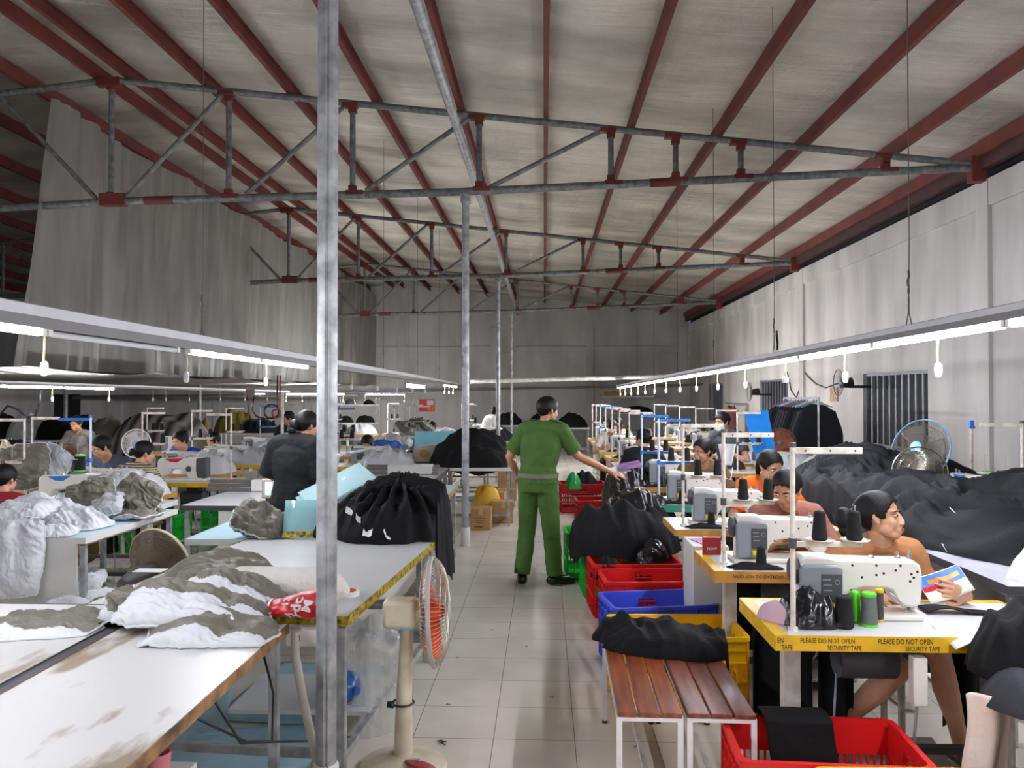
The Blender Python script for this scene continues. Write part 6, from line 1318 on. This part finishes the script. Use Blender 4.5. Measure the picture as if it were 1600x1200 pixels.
wk('under the slate blue tee', -4.75, 7.05, 0, 0, None, 'left bay', M_wood_edge, cloth=('white cloth', MW), seed=201)
p = at(136, 748, 7.0); stand('blue', (p.x + .0, 7.05, .75), R(186), 'blue-armed thread stand in front of the slate blue tee', 'left bay thread stands')
for i, (px_, m_) in enumerate(((100, MATS['grey_thread']), (122, M_spool))):
    q_ = at(px_, 741, 7.0); cone((q_.x, 7.03, 1.005), ['olive-grey cone on the blue tray before the slate blue tee', 'black cone on the blue tray before the slate blue tee'][i], 'left bay tray cones', m=m_, r0=.045, r1=.04, h=.14, cap=MATS['green_cap'])
pan = mat('red_panel', (206, 30, 50), rough=.4); wk('in front of the striped brown tee', -3.40, 8.92, PI, 2, 'white', 'left bay', M_tape, cones=False)
for ch in [c_ for o_ in C.objects if o_.get('label') == 'sewing machine on the table in front of the striped brown tee' for c_ in o_.children]:
    if ch.name.startswith('coloured_panel'): ch.data = ch.data.copy(); ch.data.materials[0] = pan
    if ch.name.startswith('motor_cover'): ch.data = ch.data.copy(); ch.data.materials[0] = M_dgrey
stand('white', (at(38, 700, 6.85).x, 6.85, .75), PI, 'cream thread stand over the red shirt at the left picture edge', 'left bay thread stands')
stand('white', (at(50, 700, 7.4).x, 7.4, .75), R(-4), 'cream thread stand just right of the one over the red shirt', 'left bay thread stands')
wk('before the royal blue shirt', -4.95, 9.25, 0, 1, 'white', 'left bay', M_wood_edge, cloth=('white and dark cut pieces', MW), seed=203)
wk('before the cream shirt', -4.9, 10.5, 0, 2, 'white', 'left bay', M_tape, cloth=('grey and white pieces', M_greyf), seed=204)
wk('near the camouflage tee', -7.7, 10.2, 0, 2, 'white', 'left bay', M_wood_edge, cloth=('dark clothes', M_navy), seed=205)
wk('farthest left before the dark doorway', -9.0, 11.6, 0, 1, 'white', 'left bay', M_wood_edge, cloth=('black clothes', MB_), seed=206)
wk('next to the striped tarpaulin mound', -6.6, 12.6, 0, 2, 'white', 'left bay', M_wood_edge, cloth=('olive pieces', MO), seed=207)
wk('third row back in the left bay', -5.2, 12.4, 0, 0, 'white', 'left bay', M_wood_edge, cloth=('grey quilts', M_greyf), seed=208)
wk('fourth row back in the left bay', -5.3, 14.2, 0, 1, 'blue', 'left bay', M_wood_edge, cloth=('olive quilts', MO), seed=209)
wk('last row of the left bay', -5.6, 16.4, 0, 2, 'white', 'left bay', M_wood_edge, cloth=('dark clothes', M_navy), seed=210)
wk('under the tan top past the thick pole', -2.9, 10.3, 0, 0, 'white', 'middle block', M_tape, cloth=('white pieces', MW), seed=211)
wk('behind the tan top past the thick pole', -3.3, 12.0, 0, 1, 'blue', 'middle block', M_wood_edge, cloth=('blue and white pieces', mat('blue_pieces', (60, 100, 180), rough=.8)), seed=212)
wk('left of the cyan board', -2.6, 13.0, 0, 2, 'white', 'middle block', M_wood_edge, cloth=('white quilts', MW), seed=213)
wk('in the middle block behind the cyan board', -2.5, 14.5, 0, 0, 'white', 'middle block', M_wood_edge, cloth=('dark clothes', MB_), seed=214)
wk('two rows behind the cyan board', -2.9, 16.3, 0, 1, 'white', 'middle block', M_wood_edge, cloth=('white cloth', MW), seed=215)
wk('near the person in white long sleeves', -1.75, 16.0, 0, 0, 'white', 'middle block', M_tape, cloth=('dark striped cloth', M_navy), seed=216)
wk('at the foot of the farthest aisle poles', -2.0, 18.2, 0, 1, 'white', 'middle block', M_wood_edge, cloth=('black pieces', MB_), seed=217)
wk('left of the red poster at the back', -5.2, 18.6, 0, 0, 'white', 'middle block', M_wood_edge, cloth=('grey quilts', M_greyf), seed=218)
wk('under the red poster at the back', -3.9, 19.0, 0, 2, 'white', 'middle block', M_wood_edge, cloth=('white pieces', MW), seed=219)
for i, (X, Y, c) in enumerate(((2.25, 9.6, 'grey'), (2.3, 11.0, 'white'), (2.3, 12.5, 'black'), (2.3, 14.0, 'white'), (2.3, 15.6, 'black'), (2.3, 17.2, 'grey'))):
    wk('%s in the second row, nearer the right wall' % ORD[i].replace('nearest', 'first'), X, Y, 0, i % 2, 'white', 'wall row', M_wood_edge, cloth=(c + ' pieces', {'grey': M_greyf, 'white': MW, 'black': MB_}[c]), seed=230 + i)
# stools for the left bay people
n_st = [('slate blue tee', 165, 8.3), ('striped brown tee', 222, 7.65), ('royal blue shirt', 286, 10.2), ('cream shirt', 338, 11.45), ('camouflage tee', 121, 12.0), ('dark red shirt', 5, 6.05), ('half hidden dark top', 452, 13.7), ('tan top past the thick pole', 577, 11.2), ('tan top behind the cyan board', 674, 15.5), ('cream top in the aisle row', 953, 13.98), ('peach top in the aisle row', 966, 15.22)]
for lb, px_, Y in n_st: stool_under(at(px_, 650, Y).x, Y, 'wooden stool under the sewer in the ' + lb)
# tables with heaps on the left, striped mound, sacks
for i, (lb, X0, X1, Y0, Y1) in enumerate((('far left table loaded with dark clothes', -12.5, -8.6, 16.0, 17.2), ('table behind the left bay loaded with rolls and sacks', -8.2, -5.0, 19.0, 20.2), ('yellow taped table with grey quilts behind the person in loose black tee', -4.35, -3.45, 10.9 + .9, 13.0))):
    work_table(lb, X0, X1, Y0, Y1, .75, M_top, M_tapeblk if i == 2 else M_panel, 'tables behind the left bay')
rnd = random.Random(5)
for i in range(7):
    x = -12.2 + .58 * i; heap('clothes_pile', '%s dark clothes pile from the left on the far left table' % ORD[i].replace('nearest', 'first'), 'clothes', (x, 16.6, .75), rnd.random() * 3, [M_navy, M_black, M_greyf, M_black, M_navy, MO, M_black][i], 'dark clothes piles', rx=.31, ry=.4, h=.36 + .1 * rnd.random(), seed=300 + i, amp=.09, ff=7, n=60, m=20)
m_tarp = mat('striped_tarpaulin', (118, 112, 108), rough=.8)
nt = m_tarp.node_tree; wv = nt.nodes.new('ShaderNodeTexWave'); wv.inputs['Scale'].default_value = 1.3; wv.inputs['Distortion'].default_value = .8; wv.bands_direction = 'X'
tc = nt.nodes.new('ShaderNodeTexCoord'); nt.links.new(tc.outputs['Object'], wv.inputs[0]); mx = nt.nodes.new('ShaderNodeMix'); mx.data_type = 'RGBA'; bs = nt.nodes['Principled BSDF']
nt.links.new(wv.outputs['Fac'], mx.inputs[0]); mx.inputs[6].default_value = (*lin((48, 46, 54)), 1); mx.inputs[7].default_value = (*lin((150, 142, 134)), 1); nt.links.new(mx.outputs[2], bs.inputs['Base Color'])
p = at(250, 690, 15.2); heap('tarpaulin_mound', 'large mound under a dark striped tarpaulin in the left bay', 'mound', (p.x, 15.2, 0), R(-8), m_tarp, rx=1.15, ry=.8, h=1.28, seed=311, amp=.06, ff=3, n=100, m=36, pw=4, lump=.1)
p = at(308, 690, 16.5); heap('sack', 'brown sack standing right of the striped mound', 'sack', (p.x, 16.5, 0), 0, mat('brown_sack', (120, 104, 66), rough=.9), rx=.34, ry=.3, h=1.05, seed=312, amp=.04, ff=5, n=60, m=24, pw=6)
p = at(368, 670, 19.6); heap('olive_cloth_pile', 'olive yellow cloth heap against the back of the left bay', 'cloth', (p.x, 19.6, .75), 0, mat('olive_yellow', (122, 108, 44), rough=.9, bump=.3), rx=.55, ry=.4, h=.50, seed=313, amp=.09, ff=7, n=70, m=24)
p = at(405, 676, 19.4); heap('navy_cloth_pile', 'navy cloth heap right of the olive yellow heap', 'cloth', (p.x, 19.4, .75), 0, M_navy, rx=.5, ry=.35, h=.30, seed=314, amp=.08, ff=7, n=70, m=24)
qp = [(370, 722, 11.9), (395, 720, 12.2), (350, 718, 12.4), (420, 712, 12.6), (385, 708, 12.8)]
for i, (px_, py_, Y) in enumerate(qp):
    p = at(px_, py_, Y); pillow(['front olive quilt', 'white quilt right of the front one', 'grey quilt at the left', 'olive quilt at the right', 'topmost olive quilt'][i] + ' on the yellow taped table of the left bay', (min(-3.7, max(-4.2, p.x)), Y, .84 + .03 * i), .55, .36, .07, (R(6 * i - 8), R(8 * i - 14), i * 1.1), .3, 320 + i, floor_z=.755, mats=[[M_olive_f, M_white_f], DW, [M_greyf, M_olive_f]][i % 3], group='quilts on the yellow taped table')
# touch screen box and tall white pole with cable coil by the woman in black
t = thing('touch_screen', 'cream control box with lit blue screen left of the person in loose black tee', 'screen', (at(420, 720, 6.65).x, 6.65, .75)); b = MB(); b.box((0, 0, .15), (.10, .07, .16)); obj('casing', b, M_crm, t, bevel=.008); b = MB(); b.box((.012, -.036, .155), (.06, .003, .11)); obj('screen_panel', b, mat('screen_glow', (150, 180, 235), emit=.6), t); b = MB(); b.box((0, 0, .035), (.04, .04, .07)); obj('post', b, M_dgrey, t)
p = at(441, 690, 9.6); t = thing('tall_white_pole', 'tall white pole left of the hair bun, hung with coiled cable', 'pole', (p.x, 9.6, .0)); b = MB(); b.tube([(0, 0, 0), (0, 0, 1.72)], .018, 12); b.tube([(0, 0, 1.46), (0, 0, 1.5)], .026, 12); obj('shaft', b, M_stand, t); b = MB(); b.lathe([(0, 0), (.14, 0), (.14, .02), (.03, .05), (0, .05)], 20); obj('base', b, M_dgrey, t)
def coil(label, px_, py_, Y, r, n=2, m=M_blackp):
    p = at(px_, py_, Y); b = MB(); pts = []
    for k in range(26 * n + 1): a = 2 * PI * k / 26; pts.append((r * math.cos(a) * (1 + .05 * math.sin(a * 1.7)), .02 * math.sin(k * .3), r * math.sin(a)))
    pts += [(r * .8, 0, r * 1.4), (r * .9, 0, (1.93 - p.z))]
    b.tube(pts, .009, 6); o = obj('cable_coil', b, m, smooth=180); o.location = p; tag(o, label, 'cable')
coil('black cable coil hanging left of the tall white pole', 424, 643, 9.5, .085)
coil('red cable tangle hanging beside the black cable coil', 432, 646, 9.45, .05, 3, mat('red_cable', (150, 40, 50), rough=.5))
b = MB(); b.tube([at(386, 615, 9.6), at(388, 640, 9.6), at(392, 656, 9.6), at(410, 655, 9.55), at(428, 652, 9.5)], .008, 6); b.tube([at(397, 618, 9.6), at(394, 640, 9.6), at(400, 650, 9.6), at(415, 654, 9.55)], .008, 6); tag(obj('cable', b, M_blackp, smooth=180), 'black cables drooping from a box left of the cable coil', 'cable')
p = at(391, 616, 9.6); b = MB(); b.box((0, 0, .02), (.10, .05, .08)); o = obj('junction_box', b, mat('brown_box', (110, 90, 84), rough=.6)); o.location = p; tag(o, 'small brown junction box over the drooping cables', 'box')
b = MB(); pts = [at(0, 648, 10.5), at(12, 634, 10.5), at(28, 640, 10.5), at(42, 652, 10.5), at(55, 650, 10.5), at(62, 628, 10.5), at(62, 605, 10.5)]; b.tube(pts, .016, 8); tag(obj('hanging_cable', b, M_blackp, smooth=180), 'thick black cable sagging at the far left edge', 'cable')
# fans of the left bay
fq = at(213, 693, 9.0); fan('pale round fan with blue hub behind the striped tee', fq, (.1, -1, .05), .165, (fq.x, 9.25), (mat('white_wire', (214, 210, 206), rough=.5), M_white, M_white), wires=70, blade=(206, 196, 196), badge=mat('blue_badge', (110, 150, 214), rough=.4), depth=.04, mot=.1)
fq = at(108, 716, 7.6); fan('brown dusty fan behind the blue-armed thread stand', fq, (.3, 1, .1), .15, (fq.x, 7.55), (mat('brown_wire', (128, 96, 84), rough=.8), M_dgp, M_dust), wires=70, blade=(120, 84, 72), depth=.04, mot=.12)
fq = at(10, 712, 8.2); fan('straw coloured fan cage at the left picture edge', fq, (.7, .7, .1), .17, (fq.x, 8.2), (mat('straw_wire', (206, 184, 150), rough=.7), M_crm, M_crm), wires=60, blade=(180, 150, 120), depth=.05, mot=.12)
# middle: second black heap, boxes, automatic machine, cyan board
heap('garment_heap', 'black garment heap on the table behind the white-based pole', 'garments', (-.95, 10.75, .75), R(6), M_black, rx=.58, ry=.60, h=.42, seed=401, fa=1.2, ff=6, amp=.08, pw=2.4, n=140, m=46, edge=[(1, 0, .42, 1.0), (0, -1, .50, 1.0)])
carton('printed carton standing beside the white-based pole', (at(752, 800, 10.0).x, 10.05), (.25, .26, .27), 0, 0, True)
carton('carton right of the printed one under the garment heap', (at(785, 800, 10.5).x, 10.6), (.26, .3, .28), R(4))
carton('open carton behind the printed one', (at(770, 780, 11.0).x, 11.1), (.34, .3, .34), R(-5))
carton('large carton standing beyond the left elbow of the green uniform', (at(792, 720, 12.6).x, 12.8), (.30, .3, .72), 0)
carton('carton on the floor behind the garment heap table', (at(790, 770, 12.0).x, 12.1), (.26, .26, .26), R(6))
heap('yellow_bag', 'yellow bag under the garment heap table', 'bag', (-.78, 10.9, 0), 0, mat('yellow_bag', (224, 178, 40), rough=.5, bump=.3), rx=.2, ry=.16, h=.42, seed=404, amp=.04, ff=7, n=50, m=18, pw=4)
heap('red_bag', 'red bag under the long aluminium rail table', 'bag', (-1.45, 9.6, 0), 0, mat('red_bag', (190, 20, 34), rough=.5, bump=.3), rx=.22, ry=.16, h=.55, seed=405, amp=.04, ff=7, n=50, m=18, pw=5)
crate('dark red basket on the floor under the middle block', (-2.0, 12.2), 0, 'dark red', W=.6, D=.4, H=.36); 
t = thing('blue_barrel', 'blue drum beside the middle block', 'drum', (at(590, 740, 11.2).x, 11.2, 0)); b = MB(); b.lathe([(0, 0), (.2, 0), (.21, .2), (.21, .6), (.18, .72), (0, .72)], 26); obj('body', b, mat('drum_blue', (36, 52, 150), rough=.4), t); b = MB(); b.ring((0, 0, .45), .211, .012, n=30); obj('hoop', b, MATS['drum_blue'], t)
p = at(697, 678, 12.2); t = thing('cyan_board', 'pale cyan board standing upright in the middle of the hall', 'board', (p.x, 12.2, .75)); b = MB(); b.box((0, 0, .20), (.98, .02, .36)); obj('board_panel', b, M_cyan, t, bevel=.01); b = MB(); b.box((-.4, .0, .01), (.05, .12, .02)); b.T = None; obj('foot', b, M_dgrey, t); b = MB(); b.box((.4, .0, .01), (.05, .12, .02)); obj('foot', b, M_dgrey, t)
work_table('table carrying the cyan board', p.x - .65, p.x + .65, 11.95, 12.75, .75, M_top, M_panel, 'machine tables')
p = at(664, 700, 11.0); t = thing('automatic_machine', 'cream automatic sewing head with round gold emblem beside the garment heap', 'machine', (p.x, 11.0, 0)); b = MB(); b.box((0, 0, .38), (.34, .5, .74)); obj('stand', b, M_panel, t); b = MB(); b.prism([(-.15, .76), (.15, .76), (.15, .86), (.5, .96), (.5, 1.02), (.1, 1.0), (-.15, .96)], .2, M=Matrix(((1, 0, 0), (0, 0, -1), (0, 1, 0))), c=(0, .1, 0)); obj('head_casing', b, M_crm, t, bevel=.015); b = MB(); b.lathe([(0, 0), (.06, 0), (.06, .004), (0, .004)], 24, M=Matrix.Rotation(PI / 2, 3, 'X'), c=(0, -.101, .88)); obj('emblem', b, mat('gold_emblem', (206, 166, 84), rough=.4), t)
b = MB(); b.tube([(-.15, -.1, .74), (-.2, -.16, .80), (-.22, -.16, .90), (-.16, -.12, .92)], .02, 8); obj('hand_rail', b, M_blackp, t)
for i, (px_, py_, Y, mm) in enumerate(((622, 690, 12.9, DW), (640, 672, 13.2, [M_olive_f, M_white_f]), (610, 705, 12.7, [M_white_f, M_navy]), (655, 668, 13.6, [M_olive_f, M_olive_f]))):
    p = at(px_, py_, Y); pillow(['white rounded quilt', 'olive and white quilt', 'flat white pieces', 'dark olive quilt'][i] + ' piled left of the cyan board', (p.x, Y, max(.84, p.z)), .46, .4, .10, (R(30 * (i % 2)), R(10), i * .9), .3, 410 + i, mats=mm, floor_z=.756, group='quilts left of the cyan board')
work_table('table with quilts left of the cyan board', -2.75 - .3, -1.95, 12.55, 13.9, .752, M_top, M_panel, 'machine tables') if False else None
work_table('long table with clear sheets before the farthest aisle poles', -1.6, -.55, 13.2, 15.0, .75, mat('sheet_blue_top', (170, 206, 214), rough=.3, rgb2=(214, 200, 120), vscale=3), M_tapeblk, 'machine tables')
heap('striped_cloth', 'dark striped cloth hanging at the waist of the person in white sleeves', 'cloth', (-1.15, 15.6, .75), 0, M_navy, rx=.3, ry=.25, h=.26, seed=420, amp=.07, ff=9, n=60, m=20) if False else None
# back wall: red poster, shelf rack, wall lines
p0, p1 = ray(655, 643), ray(678, 624); P0 = CAM + p0 * ((YB - .06) / p0.y); P1 = CAM + p1 * ((YB - .06) / p1.y)
t = thing('wall_poster', 'red poster with white and orange panels on the back wall', 'poster', ((P0.x + P1.x) / 2, YB - .05, (P0.z + P1.z) / 2)); w, h_ = P1.x - P0.x, P1.z - P0.z
b = MB(); b.box((0, 0, 0), (w, .02, h_)); obj('poster_sheet', b, mat('poster_red', (206, 52, 40), rough=.6, var=.1), t)
b = MB(); b.box((w * .25, -.012, h_ * .22), (w * .44, .004, h_ * .4)); obj('white_panel', b, mat('poster_white', (220, 190, 196), rough=.6, var=.2, vscale=20), t)
b = MB(); b.box((w * .25, -.012, -h_ * .25), (w * .44, .004, h_ * .36)); obj('orange_panel', b, mat('poster_orange', (226, 116, 40), rough=.6, var=.4, vscale=16), t)
def rack(label, X, Y, w, zs, items):
    t = thing('shelf_rack', label, 'shelf rack', (X, Y, 0))
    for x in (-w / 2, w / 2):
        for y in (-.2, .2): b = MB(); b.box((x, y, zs[-1] / 2 + .1), (.035, .035, zs[-1] + .2)); obj('upright', b, M_galv, t)
    for z in zs: b = MB(); b.box((0, 0, z), (w, .42, .025)); obj('shelf', b, M_panel, t)
    for i, (x, z, m_, rx, h) in enumerate(items):
        heap('stored_cloth', '%s bundle on the %s' % (ORD[i].replace('nearest', 'first'), label), 'cloth', (X + x, Y, z + .013), 0, m_, 'bundles on the ' + label.split(' at')[0], rx=rx, ry=.17, h=h, seed=500 + i + int(X * 10), amp=.03, ff=9, n=40, m=14)
p = at(557, 650, 20.5); rack('open shelf rack behind the tan top', p.x, 20.6, 1.05, (.5, .95, 1.42), ((-.3, .95, M_black, .2, .15), (.2, .95, M_black, .25, .18), (-.2, 1.42, M_dgrey, .15, .12), (.3, 1.42, M_black, .15, .1)))
p = at(985, 640, 24.5); rack('wide shelf at the far end of the aisle', p.x, 25.2, 1.6, (.5, 1.1, 1.62), ((-.4, 1.62, M_cardboard, .5, .14), (.3, 1.1, M_black, .5, .2), (-.5, .5, M_black, .3, .25)))
for i, (x, z) in enumerate(((-.55, 24.0), (-1.6, 24.2), (.3, 22.6))):
    work_table(['far back table left of the uniform', 'far back table behind the person in white sleeves', 'far back table at the end of the aisle'][i], x, x + 1.0, z, z + .7, .75, M_top, M_panel, 'back tables')
    heap('cloth_pile', ['dark cloth on the far back table left of the uniform', 'dark cloth on the far back table behind the person in white sleeves', 'dark cloth on the far back table at the end of the aisle'][i], 'cloth', (x + .5, z + .35, .75), 0, [M_black, M_navy, M_black][i], 'cloth on the back tables', rx=.45, ry=.3, h=.34, seed=530 + i, amp=.07, ff=8, n=60, m=20)
# wires along the wall, cable loop at the strip, floor scraps
b = MB(); q = lambda px_, py_: CAM + ray(px_, py_) * ((XR - .015) / ray(px_, py_).x)
b.tube([q(1230, 582), q(1236, 610), q(1244, 622), q(1252, 600), q(1256, 580), q(1262, 588), q(1275, 600), q(1290, 606), q(1312, 598)], .012, 6); tag(obj('wall_wire', b, M_dgrey, smooth=180), 'thin wire looping along the right wall above the clothes rack', 'wire')
p = pR(6.2, .08); b = MB(); b.tube([p + V((0, 0, 0)), p + V((.03, .1, .06)), p + V((.05, .2, .13)), p + V((.03, .12, .15)), p + V((0, .0, .05))], .008, 6); tag(obj('cable_loop', b, M_blackp, smooth=180), 'black cable loop on top of the sewing row strip', 'cable')
rnd = random.Random(8)
for i, (px_, py_) in enumerate(((690, 1162), (716, 1028), (700, 1101), (768, 985), (995, 1168), (950, 1080), (822, 1010), (862, 1090))):
    b = MB()
    for k in range(4): a = rnd.random() * 6.3; b.tube([(0, 0, .004), (.012 * math.cos(a), .012 * math.sin(a), .008), (.026 * math.cos(a + .5), .026 * math.sin(a + .5), .003)], .002, 5)
    o = obj('thread_scrap', b, M_blackp, smooth=180); o.location = on(px_, py_, 0); o.rotation_euler = (0, 0, rnd.random() * 6); o.scale = ((1.3 if i == 0 else .55),) * 3
    tag(o, ['largest black thread scrap on the tiles right of the orange-bladed fan base', 'black thread scrap on the tiles right of the fan cage', 'black thread scrap on the tiles below the fan cage', 'tiny thread scrap on the tiles behind the fan cage', 'black thread scrap under the slatted benches', 'black thread scrap on the tiles left of the slatted benches', 'tiny scrap in the middle of the aisle', 'scrap in the aisle left of the benches'][i], 'thread', 'thread scraps on the floor')
